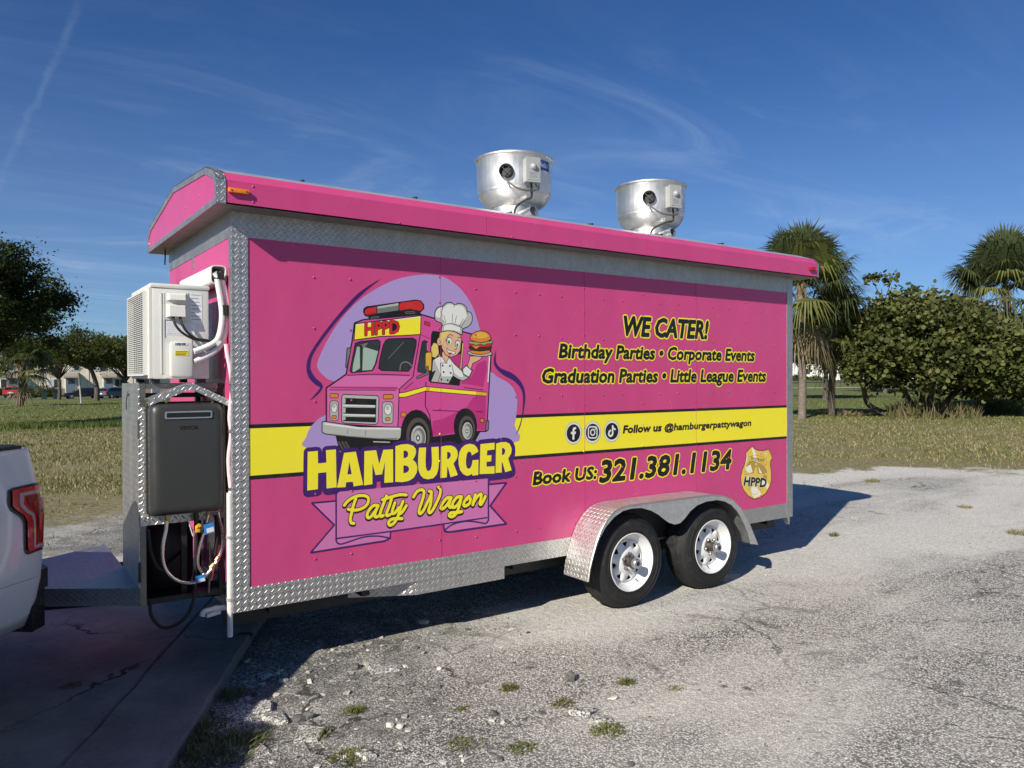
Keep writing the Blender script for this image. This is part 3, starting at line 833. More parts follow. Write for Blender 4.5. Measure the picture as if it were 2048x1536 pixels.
def build_wheel():
    """made about its own centre, axle along Y, outer side towards -Y"""
    w = bpy.data.objects.new('wheel', None); COL.objects.link(w)
    R = 0.335
    prof = [(0.196, 0.012), (0.205, -0.002), (0.235, -0.008), (0.272, -0.006), (0.300, 0.006), (0.318, 0.024), (R-0.004, 0.042), (R, 0.066), (R, 0.146), (R-0.004, 0.172), (0.318, 0.19), (0.29, 0.206), (0.24, 0.212), (0.20, 0.20)]
    mb = MB(); mb.lathe([(r_, -h) for r_, h in prof], (0, 0, 0), (0, -1, 0), 64)
    for rr in (0.302, 0.262, 0.222): mb.lathe([(rr-0.003, 0.0065 if rr < 0.3 else -0.004), (rr, 0.0095 if rr < .3 else -0.001), (rr+0.003, 0.0065 if rr < 0.3 else -0.005)], (0, 0, 0), (0, -1, 0), 64)
    tyre_o = mb.build('tyre', M['tyre'], w)
    mb = MB()                                      # tread blocks and shoulder lugs
    for k in range(60):
        a = 2*PI*k/60
        for y0, y1, sk in ((0.030, 0.062, 0.02), (0.068, 0.088, 0.0), (0.094, 0.118, 0.0), (0.124, 0.144, 0.0), (0.150, 0.182, -0.02)):
            def P(y, da, r_): return (r_*math.cos(a+da), y, r_*math.sin(a+da))
            da = 0.040
            ro0 = R+0.003 if y0 > 0.05 else R-0.010; ro1 = R+0.003 if y1 < 0.16 else R-0.010
            mb.add([P(y0, -da+sk, ro0-.012), P(y1, -da, ro1-.012), P(y1, da, ro1-.012), P(y0, da+sk, ro0-.012), P(y0, -da+sk, ro0), P(y1, -da, ro1), P(y1, da, ro1), P(y0, da+sk, ro0)],
                   [(7,6,5,4), (0,1,5,4), (1,2,6,5), (2,3,7,6), (3,0,4,7)])
    tr = mb.build('tread', M['tyre'], tyre_o); tag(tr, kind='stuff')
    rim = None
    mb = MB()
    mb.lathe([(0.206, 0.006), (0.208, 0.011), (0.203, 0.013), (0.197, 0.006), (0.190, -0.012), (0.183, -0.018), (0.176, -0.022), (0.171, -0.034), (0.160, -0.048), (0.152, -0.052)], (0, 0, 0), (0, -1, 0), 64)
    rim = mb.build('rim', M['rim'], w)
    mb = MB()                                      # spoke disc with eight windows
    ring = [(0.1555*math.cos(2*PI*k/64), 0.1555*math.sin(2*PI*k/64)) for k in range(64)]
    holes = []
    for k in range(8):
        a = 2*PI*(k+0.5)/8
        tri = [(0.103, 0.0), (0.112, 0.06), (0.131, 0.165), (0.137, 0.155), (0.139, 0.0), (0.137, -0.155), (0.131, -0.165), (0.112, -0.06)]
        holes.append([(r_*math.cos(a+da), r_*math.sin(a+da)) for r_, da in tri])
    bore = [(0.040*math.cos(2*PI*k/24), 0.040*math.sin(2*PI*k/24)) for k in range(24)]
    mid = [[(r_*math.cos(2*PI*k/40), r_*math.sin(2*PI*k/40)) for k in range(40)] for r_ in (0.085, 0.068)]
    ov, out = cdt_layers([('d', [ring]), ('d', mid), (None, holes), (None, [bore])])
    def zz(x, z):
        r_ = math.hypot(x, z)
        return float(np.interp(r_, [0.04, 0.068, 0.085, 0.15], [0.030, 0.030, 0.040, 0.052]))
    vs = [(q.x, zz(q.x, q.y), q.y) for q in ov]
    mb.add(vs, [tuple(f) for f in out['d']], 0, True)
    disc = mb.build('spoke_disc', M['rim'], rim)
    sol = disc.modifiers.new('thick', 'SOLIDIFY'); sol.thickness = 0.004; sol.offset = 0
    mb = MB(); mb.lathe([(0.0, -0.075), (0.165, -0.075), (0.172, -0.035)], (0, 0, 0), (0, -1, 0), 32); mb.build('brake_drum', M['rubber'], rim)
    mb = MB(); mb.lathe([(0.039, -0.05), (0.039, -0.028), (0.034, -0.022), (0.034, 0.030), (0.036, 0.032)], (0, 0, 0), (0, -1, 0), 24); hub = mb.build('hub', M['rust'], w)
    mb = MB(); mb.lathe([(0.034, 0.031), (0.036, 0.036), (0.036, 0.060), (0.030, 0.067), (0.016, 0.069), (0.015, 0.066), (0.0, 0.066)], (0, 0, 0), (0, -1, 0), 24); mb.build('hub_cap', M['alu'], hub)
    mb = MB(); mb.lathe([(0.016, 0.0695), (0.012, 0.073), (0.0, 0.073)], (0, 0, 0), (0, -1, 0), 16); mb.build('plug', M['black'], hub)
    for k in range(5):
        a = 2*PI*k/5 + 0.5
        c = (0.058*math.cos(a), 0.030, 0.058*math.sin(a))
        mb = MB(); mb.lathe([(0.012, 0.0), (0.012, 0.018), (0.008, 0.024), (0.0, 0.025)], c, (0, -1, 0), 6, 0, False); mb.build('lug_nut', M['steel'], hub)
    mb = MB(); mb.tube([(0.10, 0.03, -0.115), (0.108, 0.012, -0.125)], 0.004, 6); mb.build('valve_stem', M['black'], rim)
    return w
wheel = build_wheel(); wheel.parent = trailer; wheel.location = (2.690, -0.222, 0.333)
def copy_wheel(x, y, rz, ang):
    c = copy_tree(wheel, trailer); c.location = (x, y, 0.333); c.rotation_euler = (0, ang, rz)
    return c
wheel.rotation_euler = (0, 0.25, 0)
copy_wheel(3.553, -0.222, 0, 0.9); copy_wheel(2.69, W+0.222, PI, 0.4); copy_wheel(3.553, W+0.222, PI, 1.2)
# ---------------------------------------------------------------- printed film on the side: logo, stripe, lettering
def frame(x0, y0, s):
    def f(p):
        q = onY(x0 + p[0]/s, y0 + p[1]/s, 0.0); return (q.x, q.z)
    return f
fA, fB, fC = frame(580, 520, 4.096), frame(580, 860, 4.096), frame(1050, 600, 3.746)
fR1, fR2, fS = frame(600, 870, 8.533), frame(800, 870, 8.533), frame(670, 960, 6.4)
fG, fI, fK = frame(1470, 885, 12.8), frame(1120, 830, 15.754), frame(840, 590, 7.68)
fT1, fT2 = frame(630, 770, 10.24), frame(690, 590, 8.532)
LAY = []
def smooth2(pts, n=4, closed=True):
    return [(q.x, q.y) for q in spline([(p[0], p[1], 0) for p in pts], n, closed)]
def PG(f, key, pts, sm=0):
    pts = smooth2(pts, sm) if sm else pts
    LAY.append((key, [[f(p) for p in pts]]))
def LN(f, key, pts, w, closed=False, sm=0):
    if sm: pts = smooth2(pts, sm, closed)
    a, b, c = f(pts[0]), f((pts[0][0]+10, pts[0][1])), f((pts[0][0], pts[0][1]+10))
    sc = (math.dist(a, b) + math.dist(a, c))/20
    LAY.append((key, stroke([f(p) for p in pts], w*sc, closed)))
def FO(f, key, pts, w=12, sm=0, line='p_black'):          # fill with outline
    LN(f, line, pts, w, True, sm); PG(f, key, pts, sm)
    LN(f, line, pts, w*0.55, True, sm)
def EL(c, rx, ry, n=20, tilt=0.0):
    return [(c[0]+rx*math.cos(2*PI*k/n)*math.cos(tilt)-ry*math.sin(2*PI*k/n)*math.sin(tilt), c[1]+rx*math.cos(2*PI*k/n)*math.sin(tilt)+ry*math.sin(2*PI*k/n)*math.cos(tilt)) for k in range(n)]
def RR(x0, y0, x1, y1, r):
    out = []
    for cx, cy, a0 in ((x1-r, y1-r, 0), (x0+r, y1-r, 1), (x0+r, y0+r, 2), (x1-r, y0+r, 3)):
        out += [(cx+r*math.cos((a0+k/3)*PI/2), cy+r*math.sin((a0+k/3)*PI/2)) for k in range(4)]
    return out
def glyphs(text, res=2):
    """filled triangles and closed outlines of a line of text in the built-in face, in units of its size"""
    cu = bpy.data.curves.new('tmp', 'FONT'); cu.body = text; cu.resolution_u = res
    ob = bpy.data.objects.new('tmp', cu); COL.objects.link(ob)
    dg = bpy.context.evaluated_depsgraph_get(); dg.update()
    me = ob.evaluated_get(dg).to_mesh()
    V = [(v.co.x, v.co.y) for v in me.vertices]
    T = [tuple(p.vertices) for p in me.polygons]
    ob.evaluated_get(dg).to_mesh_clear()
    bpy.data.objects.remove(ob); bpy.data.curves.remove(cu)
    # weld, because the fill keeps each glyph apart
    from collections import defaultdict
    cnt = defaultdict(int)
    for t in T:
        for i in range(len(t)): cnt[tuple(sorted((t[i], t[(i+1)%len(t)])))] += 1
    nxt = defaultdict(list)
    for (a, b), c in cnt.items():
        if c == 1: nxt[a].append(b); nxt[b].append(a)
    loops, seen = [], set()
    for s_ in nxt:
        if s_ in seen: continue
        lp = [s_]; seen.add(s_); cur = s_
        while True:
            q = [k for k in nxt[cur] if k not in seen]
            if not q: break
            cur = q[0]; seen.add(cur); lp.append(cur)
        if len(lp) > 2: loops.append([V[k] for k in lp])
    return [[V[k] for k in t] for t in T], loops
def TX(text, map_, fill, bold=0.0, outline=None, ow=0.0):
    """lettering: map_ takes the text's own coordinates to the wall; widths in metres"""
    T, Lp = glyphs(text)
    tr = [[map_(p) for p in t] for t in T]; lp = [[map_(p) for p in l_] for l_ in Lp]
    if outline:
        LAY.append((outline, lp + [q for l_ in lp for q in stroke(l_, bold+2*ow, True)]))
    LAY.append((fill, tr + ([q for l_ in lp for q in stroke(l_, bold, True)] if bold else [])))
CAPH = None
def extent(text):
    T, Lp = glyphs(text)
    xs = [p[0] for t in T for p in t]; return min(xs), max(xs)
_T, _ = glyphs('H'); CAPH = max(p[1] for t in _T for p in t)
def wall_text(text, f, x0, x1, ybase, ytop, xat, shear, fill, bold, outline=None, ow=0.0):
    """a level line of lettering on the wall between two photo columns; height read at column xat"""
    a, b = extent(text)
    X0, X1 = f((x0, ybase))[0], f((x1, ybase))[0]
    zb, zt = f((xat, ybase))[1], f((xat, ytop))[1]
    sz = (zt-zb)/CAPH; sx = (X1-X0-shear*(zt-zb)*0.8)/(b-a)
    TX(text, lambda p: (X0+(p[0]-a)*sx+shear*p[1]*sz, zb+p[1]*sz), fill, bold, outline, ow)
def quad_text(text, f, o, ex, ey, fill, bold, outline=None, ow=0.0):
    """small lettering: o, ex, ey are photo points of the baseline start, baseline end and the top of the first capital"""
    a, b = extent(text)
    def mp(p):
        u = (p[0]-a)/(b-a); v = p[1]/CAPH
        return f((o[0]+(ex[0]-o[0])*u+(ey[0]-o[0])*v, o[1]+(ex[1]-o[1])*u+(ey[1]-o[1])*v))
    TX(text, mp, fill, bold, outline, ow)
def emit(name, y, parent=trailer, label=None):
    """resolve what is on top of what and make one flat printed sheet"""
    global LAY
    ov, out = cdt_layers(LAY)
    keys = sorted(out)
    mb = MB()
    vs = [(q.x, y, q.y) for q in ov]
    b = len(mb.v); mb.v += vs
    for i, k in enumerate(keys):
        for f in out[k]: mb.f.append(tuple(f)); mb.m.append(i); mb.s.append(False)
    o = part(mb, name, [M[k] for k in keys], parent, label)
    LAY = []
    return o

# --- stripe
S0, S1, SK = 1.099, 1.397, 0.0215
for k, a, b in (('p_black', S0, S0+SK), ('p_yellow', S0+SK, S1-SK), ('p_black', S1-SK, S1)):
    LAY.append((k, [[(XP+0.0005, a), (XR-0.0005, a), (XR-0.0005, b), (XP+0.0005, b)]]))
emit('stripe', -0.0050, label='yellow stripe edged in black along the side')

# --- logo: lavender cloud and swooshes
PG(fA, 'p_lav', [(1120,120),(1240,135),(1340,190),(1430,280),(1500,400),(1545,540),(1565,640),(1500,800),(900,1000),(500,1010),(345,992),(270,945),(226,890),(222,840),(260,745),(330,610),(420,480),(540,350),(680,250),(850,165),(1000,130)], 4)
PG(fA, 'p_lav', [(300,1262),(180,1350),(130,1450),(140,1540),(700,1570),(1790,1510),(1835,1350),(1858,1200),(1852,1110),(1800,1020),(1700,960),(1600,915),(1300,1000),(500,1200)], 4)
PG(fA, 'p_purple', smooth2([(748,148),(560,270),(400,440),(250,630),(155,780),(132,880),(150,960),(200,1018),(242,1045),(215,1085),(158,1152)], 4, False) + smooth2([(158,1152),(230,1092),(262,1042),(250,1005),(200,960),(166,900),(163,850),(190,760),(300,600),(450,420),(620,250),(748,148)], 4, False))
PG(fA, 'p_purple', smooth2([(1685,730),(1665,820),(1680,880),(1740,940),(1830,990),(1890,1060),(1905,1150),(1895,1280),(1870,1370),(1837,1440)], 4, False) + smooth2([(1837,1440),(1882,1365),(1915,1200),(1922,1090),(1890,1000),(1820,930),(1730,890),(1690,850),(1680,800),(1685,730)], 4, False))
# --- logo: the cartoon van
body = [(530,522),(600,495),(1070,452),(1190,488),(1240,520),(1400,590),(1625,650),(1636,790),(1604,1398),(1530,1400),(1390,1420),(1160,1447),(1110,1440),(905,1372),(300,1332),(300,1052),(462,940),(512,662)]
PG(fA, 'p_black', [(370,1440),(400,1560),(700,1590),(1100,1590),(1180,1500),(1280,1520),(1500,1510),(1560,1400),(900,1300)])
LN(fA, 'p_black', body, 24, True); PG(fA, 'p_truck', body)
PG(fA, 'p_trucklt', [(305,1052),(462,940),(1005,955),(892,1055),(880,1368),(305,1332)])
PG(fA, 'p_truckdk', [(330,1036),(870,1040),(892,1060),(320,1052)])
PG(fA, 'p_truckdk', [(1520,1090),(1600,1110),(1600,1390),(1390,1410),(1160,1440),(1165,1320),(1250,1300),(1330,1260),(1440,1210)])
PG(fA, 'p_truckdk', [(1390,1010),(1480,960),(1530,850),(1600,820),(1610,900),(1580,1040)])
PG(fA, 'p_white', [(1622,700),(1636,790),(1622,1000),(1614,1000),(1626,790)])
LN(fA, 'p_black', [(1062,620),(1005,955),(892,1058),(880,1368)], 8)
LN(fA, 'p_black', [(465,945),(700,935),(975,945)], 7); LN(fA, 'p_black', [(320,1064),(862,1066)], 7)
LN(fA, 'p_black', [(1110,1000),(1104,1195),(1140,1270),(1165,1445)], 8); LN(fA, 'p_black', [(1165,1230),(1425,1242)], 6); LN(fA, 'p_black', [(1520,1242),(1575,1244)], 6)
LN(fA, 'p_black', [(1422,1045),(1580,1064)], 6); LN(fA, 'p_black', [(1005,1000),(935,1060)], 6)
# side stripe of the van
PG(fA, 'p_yellow', [(892,1092),(940,1085),(1108,1040),(1608,1085),(1605,1112),(1108,1070),(940,1122),(892,1122)])
PG(fA, 'p_amber', [(1520,1078),(1608,1085),(1605,1112),(1518,1104)]); PG(fA, 'p_amber', [(1110,1040),(1142,1043),(1140,1073),(1110,1070)])
for e in ([(892,1090),(940,1083),(1108,1037),(1608,1083)], [(892,1125),(940,1124),(1108,1073),(1605,1115)]): LN(fA, 'p_black', e, 6)
# roof sign board
FO(fT2, 'p_yellow', [(170,495),(1290,355),(1278,672),(1000,690),(600,705),(150,768)], 22)
LN(fT2, 'p_white', [(185,510),(1275,372)], 16)
quad_text('HPPD', fT2, (338,690), (915,648), (340,478), 'p_red', 0.0075, 'p_black', 0.0028)
# light bar
PG(fT2, 'p_black', [(300,290),(310,230),(360,195),(1200,78),(1290,95),(1345,165),(1345,240),(1280,300),(1290,330),(400,420),(390,375),(330,360)])
PG(fT2, 'p_red', [(330,310),(345,250),(380,228),(530,200),(528,320),(380,348)]); PG(fT2, 'p_reddk', [(372,335),(380,318),(528,300),(528,322),(385,350)])
PG(fT2, 'p_greylt', [(545,200),(905,138),(905,180),(545,235)]); PG(fT2, 'p_grey', [(545,232),(905,178),(905,262),(545,315)])
PG(fT2, 'p_red', [(915,215),(925,160),(950,132),(1220,98),(1290,120),(1328,190),(1310,250),(1270,275),(1100,240),(930,268)]); PG(fT2, 'p_reddk', [(930,262),(1100,228),(1270,262),(1270,277),(1100,243),(930,270)])
LN(fT2, 'p_grey', [(435,382),(560,362),(565,385),(440,402)], 8, True); LN(fT2, 'p_grey', [(1020,290),(1170,285),(1185,310),(1040,320)], 8, True)
# windscreens
FO(fT2, 'p_glass', [(170,830),(240,800),(560,768),(592,800),(588,880),(520,1180),(460,1290),(110,1325),(80,1290),(120,1100)], 22, 0)
PG(fT2, 'p_glasslt', [(200,880),(245,885),(250,1250),(150,1312),(120,1310),(130,1200)]); PG(fT2, 'p_glasslt', [(330,890),(558,960),(500,1180),(450,1278),(290,1290),(300,920)])
PG(fT2, 'p_grey', [(230,850),(390,815),(330,890),(300,920),(285,850)])
FO(fT2, 'p_glass', [(690,780),(740,752),(1150,738),(1205,770),(1205,850),(1130,1220),(1070,1300),(620,1285),(570,1250),(590,1100),(650,850)], 22, 0)
LN(fT2, 'p_grey', [(730,1090),(995,800)], 9); LN(fT2, 'p_grey', smooth2([(930,1280),(950,1180),(1010,1145),(1080,1160),(1130,1210)], 4, False), 22)
LN(fT2, 'p_black', smooth2([(945,1290),(965,1200),(1010,1165),(1075,1180),(1120,1230)], 4, False), 8)
FO(fT2, 'p_grey', [(30,910),(90,900),(90,960),(20,1240),(5,1230)], 18)
# side window with quarter light and mirrors
FO(fT2, 'p_glass', [(1310,800),(1350,778),(1400,800),(1400,1000),(1360,1330),(1240,1310),(1230,1270)], 18)
LN(fT2, 'p_orange', [(1398,820),(1398,940)], 16)
FO(fT2, 'p_red', [(1352,448),(1440,475),(1440,535),(1350,505)], 12)
LN(fT2, 'p_black', [(1285,680),(1440,742)], 8)
# driver's opening
PG(fK, 'p_black', [(165,600),(190,550),(300,565),(330,600),(640,700),(660,735),(640,1150),(600,1395),(400,1375),(150,1345),(125,1310)])
PG(fK, 'p_truckdk', [(450,960),(620,900),(610,1140),(480,1000)])
LN(fK, 'p_hair', [(652,745),(620,1130)], 14)
# the cook: coat, head, hat
FO(fK, 'p_greylt', [(190,1000),(290,940),(440,960),(520,1060),(640,1160),(700,1080),(800,1150),(790,1180),(745,1270),(650,1320),(560,1280),(500,1240),(430,1360),(160,1330),(230,1160),(175,1190)], 16)
PG(fK, 'p_white', [(215,990),(290,945),(440,965),(520,1070),(640,1190),(660,1260),(600,1260),(500,1180),(490,1250),(330,1250),(300,1180),(240,1060)])
LN(fK, 'p_black', [(305,1045),(315,1200),(265,1345)], 9); LN(fK, 'p_black', [(305,1045),(420,1045)], 8); LN(fK, 'p_black', [(480,1065),(505,1180),(495,1250)], 8); LN(fK, 'p_black', [(640,1160),(660,1220),(745,1272)], 8)
for x, y in ((342,1083),(452,1090),(357,1185),(465,1197),(322,1298),(420,1310)): PG(fK, 'p_black', EL((x, y), 14, 17, 10))
FO(fK, 'p_hair', [(165,800),(205,730),(270,755),(285,900),(235,965),(165,950)], 12)
FO(fK, 'p_skin', [(330,900),(350,850),(430,900),(430,980),(390,1040),(340,960)], 10)
FO(fK, 'p_skin', [(305,650),(310,590),(400,550),(520,560),(620,620),(628,720),(610,860),(560,920),(470,955),(390,920),(330,820),(325,770),(280,780),(255,740),(255,690),(275,660)], 15)
PG(fK, 'p_hair', [(292,670),(300,585),(400,540),(540,555),(470,580),(400,615),(355,670),(345,730),(325,740)])
for (c, rx, ry, t_) in (((443,710), 40, 55, 0.15), ((572,755), 34, 50, 0.15)):
    PG(fK, 'p_black', EL((c[0]-2, c[1]-4), rx+8, ry+8)); PG(fK, 'p_white', EL(c, rx, ry)); PG(fK, 'p_green', EL((c[0]-6, c[1]+14), rx*0.55, ry*0.6)); PG(fK, 'p_black', EL((c[0]-4, c[1]+16), rx*0.28, ry*0.34, 10))
LN(fK, 'p_black', smooth2([(415,645),(450,605),(500,630)], 4, False), 9); LN(fK, 'p_black', smooth2([(570,665),(600,650),(620,660)], 3, False), 9); LN(fK, 'p_black', [(385,690),(415,700)], 9)
LN(fK, 'p_black', smooth2([(520,830),(545,840),(555,815)], 3, False), 8)
FO(fK, 'p_white', smooth2([(405,815),(440,850),(540,878),(510,910),(450,920),(420,880)], 3), 10); PG(fK, 'p_red', [(425,880),(500,890),(470,915),(440,912)])
LN(fK, 'p_black', smooth2([(290,690),(305,720),(285,745)], 3, False), 7)
FO(fK, 'p_greylt', smooth2([(320,560),(335,450),(290,420),(230,380),(222,280),(260,200),(345,170),(400,125),(480,120),(525,160),(580,130),(660,150),(710,205),(715,255),(770,270),(795,340),(780,430),(720,490),(670,510),(640,540),(635,610),(520,560),(400,548)], 3), 18)
PG(fK, 'p_white', smooth2([(345,470),(360,420),(330,330),(345,220),(420,145),(500,150),(560,160),(640,170),(700,260),(710,330),(660,400),(600,460),(500,450),(430,445)], 3)); PG(fK, 'p_white', smooth2([(240,330),(240,260),(290,200),(330,190),(325,300),(290,350)], 3)); PG(fK, 'p_white', [(370,460),(450,448),(610,500),(605,570),(500,540),(360,545)])
LN(fK, 'p_black', smooth2([(335,470),(440,440),(560,460),(645,515)], 4, False), 9); LN(fK, 'p_black', smooth2([(345,180),(325,260),(335,330)], 3, False), 9); LN(fK, 'p_black', smooth2([(525,155),(515,185)], 2, False), 9); LN(fK, 'p_black', smooth2([(718,255),(715,300)], 2, False), 9)
for a, b in (((360,320),(390,430)),((495,290),(485,440)),((555,320),(528,440)),((655,370),(600,470)),((690,385),(625,490)),((345,390),(375,440))): LN(fK, 'p_black', [a, b], 7)
# arm, plate and burger
FO(fK, 'p_skin', [(720,1080),(750,1010),(760,940),(940,940),(930,980),(870,1020),(800,1050),(770,1150)], 14)
FO(fK, 'p_white', [(650,1140),(705,1085),(790,1165),(745,1260),(660,1210)], 14)
FO(fK, 'p_greylt', EL((912,893), 190, 48, 24, 0.04), 14)
FO(fK, 'p_orange', smooth2([(770,850),(910,865),(1055,850),(1050,890),(920,912),(790,895)], 3), 12)
FO(fK, 'p_brown', smooth2([(758,790),(910,780),(1075,785),(1070,830),(920,858),(770,835)], 3), 12)
FO(fK, 'p_red', smooth2([(765,750),(1070,745),(1068,785),(960,800),(790,785)], 3), 8); PG(fK, 'p_orange', [(790,780),(915,785),(855,830)])
FO(fK, 'p_green', smooth2([(748,715),(910,725),(1098,710),(1090,745),(1030,745),(980,770),(920,750),(860,770),(800,752),(756,745)], 3), 10)
FO(fK, 'p_orange', smooth2([(775,690),(775,630),(830,575),(920,552),(1020,575),(1070,635),(1068,690),(930,730)], 4), 14)
PG(fK, 'p_amber', smooth2([(800,640),(850,590),(930,570),(1010,590),(1045,640),(930,665)], 3))
for x, y in ((815,648),(875,618),(895,605),(930,582),(890,660),(935,650),(968,655),(1000,630)): PG(fK, 'p_hair', EL((x, y), 8, 10, 6))
# mirror on the near side
FO(fT2, 'p_amber', [(1380,980),(1460,975),(1475,1000),(1465,1280),(1440,1295),(1365,1270),(1365,1010)], 18)
LN(fT2, 'p_black', [(1400,1230),(1395,1340),(1230,1410)], 50); LN(fT2, 'p_grey', [(1400,1230),(1395,1340),(1230,1410)], 24)
# nose: lamps, grille, bumper
for x0, y0, x1, y1 in ((300,178,468,262),(1390,195,1592,282)): FO(fT1, 'p_orange', RR(x0, y0, x1, y1, 28), 18)
for x0, y0, x1, y1, c in ((300,322,468,728,(385,465)),(1370,345,1588,790,(1485,505))):
    FO(fT1, 'p_greylt', RR(x0, y0, x1, y1, 60), 18); FO(fT1, 'p_white', EL(c, 60 if c[0] < 900 else 74, 98 if c[0] < 900 else 108), 14)
    PG(fT1, 'p_greylt', EL((c[0]-8, c[1]-35), 38, 45, 14)); FO(fT1, 'p_orange', RR(c[0]-52, c[1]+160, c[0]+45, c[1]+225, 22), 14)
FO(fT1, 'p_greylt', [(545,230),(580,195),(1270,222),(1300,260),(1280,760),(1240,805),(580,775),(540,740)], 22)
PG(fT1, 'p_black', [(580,262),(1250,288),(1240,770),(570,740)])
for y in (398, 590): PG(fT1, 'p_white', [(570,y),(1228,y+16),(1225,y+70),(570,y+58)]); PG(fT1, 'p_greylt', [(570,y+28),(1228,y+44),(1225,y+70),(570,y+58)])
for y in (275, 465, 655): PG(fT1, 'p_greylt', [(572,y),(620,y),(615,y+105 if y < 600 else y+60),(572,y+105 if y < 600 else y+60)])
FO(fT1, 'p_greylt', [(140,760),(180,745),(900,855),(1740,865),(1775,900),(1740,1080),(1690,1125),(1300,1110),(700,1060),(200,1000),(140,960)], 26)
PG(fT1, 'p_white', [(180,775),(900,868),(1740,878),(1720,915),(900,905),(190,810)]); PG(fT1, 'p_grey', [(200,985),(700,1040),(1300,1085),(1690,1085),(1690,1110),(1300,1105),(700,1058),(200,1000)])
for a, b in (((668,905),(660,1000)),((1030,930),(1020,1030))): LN(fT1, 'p_black', [a, b], 8)
LN(fT1, 'p_greylt', [(1190,1160),(1520,1172)], 22)
FO(fT1, 'p_orange', RR(1752,558,1855,652,20), 16)
FO(fA, 'p_orange', RR(1556,1298,1582,1330,6), 7); FO(fA, 'p_grey', [(1605,1320),(1625,1318),(1620,1392),(1598,1400)], 9)
# wheels of the van
for c, rx, ry in (((1045,1440), 105, 158), ((1445,1385), 72, 115)):
    PG(fA, 'p_black', EL((c[0]-12, c[1]-25), rx+24, ry+32)); PG(fA, 'p_brownlt', EL(c, rx*0.92, ry*0.95)); PG(fA, 'p_black', EL((c[0]+4, c[1]+8), rx*0.72, ry*0.76))
    PG(fA, 'p_greylt', EL((c[0]+4, c[1]+14), rx*0.58, ry*0.62)); PG(fA, 'p_grey', EL((c[0]+10, c[1]+14), rx*0.46, ry*0.50)); PG(fA, 'p_greylt', EL((c[0], c[1]+18), rx*0.34, ry*0.40)); PG(fA, 'p_black', EL((c[0], c[1]+18), rx*0.16, ry*0.16, 10)); PG(fA, 'p_white', EL((c[0], c[1]+18), rx*0.09, ry*0.09, 8))
for x in (395, 425, 452): LN(fA, 'p_brownlt', [(x, 1490), (x+40, 1560)], 15)
# --- logo: ribbon
PG(fB, 'p_ribbon', [(175,597),(380,578),(380,860),(815,830),(822,875),(800,900),(168,1003),(360,777)])
PG(fB, 'p_ribbon', [(1622,446),(1768,432),(1635,620),(1768,768),(1300,838),(1258,815),(1255,770),(1600,715)])
LN(fB, 'p_purple', [(378,580),(176,598),(360,777),(168,1003),(770,908),(815,885),(820,825)], 14); LN(fB, 'p_purple', [(1622,446),(1768,432),(1635,620),(1768,768),(1300,835),(1265,830),(1256,800),(1256,768)], 14)
PG(fB, 'p_ribbon', [(380,520),(400,503),(1612,393),(1622,402),(1622,720),(375,890)])
PG(fB, 'p_ribbon', smooth2([(375,880),(378,915),(410,934),(470,918),(600,876),(720,868),(810,885)], 3, False) + [(815,835)]); PG(fB, 'p_ribbon', smooth2([(1258,820),(1330,770),(1440,745),(1540,755),(1600,765),(1622,740),(1622,715)], 3, False))
LN(fB, 'p_purple', [(375,520),(375,905)], 14); LN(fB, 'p_purple', [(1622,400),(1622,740)], 14); LN(fB, 'p_purple', [(378,888),(820,830),(1256,768),(1610,717)], 13)
LN(fB, 'p_purple', smooth2([(375,890),(380,918),(410,934),(470,918),(600,876),(720,868),(812,885)], 3, False), 13); LN(fB, 'p_purple', smooth2([(1262,822),(1330,772),(1440,746),(1540,755),(1600,765),(1620,738)], 3, False), 13)
# --- logo: big lettering
big = [(fR1, [(125,285),(297,270),(302,485),(445,468),(437,258),(606,245),(618,890),(447,910),(444,632),(302,648),(298,922),(117,945)], []),
 (fR1, [(745,305),(947,283),(1070,848),(910,876),(895,795),(780,805),(770,888),(625,895)], [[(836,455),(876,668),(802,670)]]),
 (fR1, [(1092,275),(1293,258),(1345,495),(1415,252),(1580,243),(1583,805),(1432,815),(1443,460),(1393,668),(1283,683),(1230,485),(1228,838),(1085,858)], []),
 (fR1, [(1622,190),(1720,162),(1830,153),(1920,180),(1965,230),(1975,290),(1955,360),(1918,420),(1970,470),(1997,550),(1985,640),(1930,730),(1850,780),(1740,803),(1618,797)], [[(1760,265),(1800,265),(1832,290),(1840,330),(1825,370),(1795,390),(1760,395)], [(1757,518),(1810,520),(1845,545),(1855,580),(1843,615),(1810,640),(1757,652)]]),
 (fR2, [(320,215),(438,212),(428,420),(432,540),(450,600),(480,617),(515,590),(535,520),(538,420),(528,207),(652,198),(657,420),(650,560),(620,670),(560,735),(470,755),(390,735),(340,680),(310,600),(300,480),(305,330)], []),
 (fR2, [(690,200),(780,180),(860,178),(930,205),(970,265),(980,340),(965,400),(905,487),(980,680),(855,718),(810,545),(800,540),(790,722),(682,732)], [[(797,288),(835,290),(857,320),(858,360),(825,405),(797,412)]]),
 (fR2, [(1332,280),(1215,348),(1210,310),(1185,280),(1155,285),(1130,330),(1118,420),(1118,490),(1130,555),(1160,577),(1195,560),(1220,500),(1230,430),(1332,420),(1328,680),(1228,692),(1222,662),(1180,685),(1130,695),(1070,665),(1020,600),(993,500),(990,400),(1005,300),(1040,225),(1100,170),(1180,147),(1260,165),(1305,215)], []),
 (fR2, [(1365,155),(1605,130),(1605,245),(1480,262),(1475,348),(1553,342),(1548,448),(1470,455),(1468,540),(1605,530),(1605,655),(1350,665)], []),
 (fR2, [(1632,145),(1720,122),(1800,118),(1865,150),(1897,230),(1890,310),(1838,400),(1898,600),(1788,632),(1740,465),(1728,470),(1728,638),(1622,645)], [[(1733,222),(1765,222),(1788,260),(1780,310),(1757,338),(1732,343)]])]
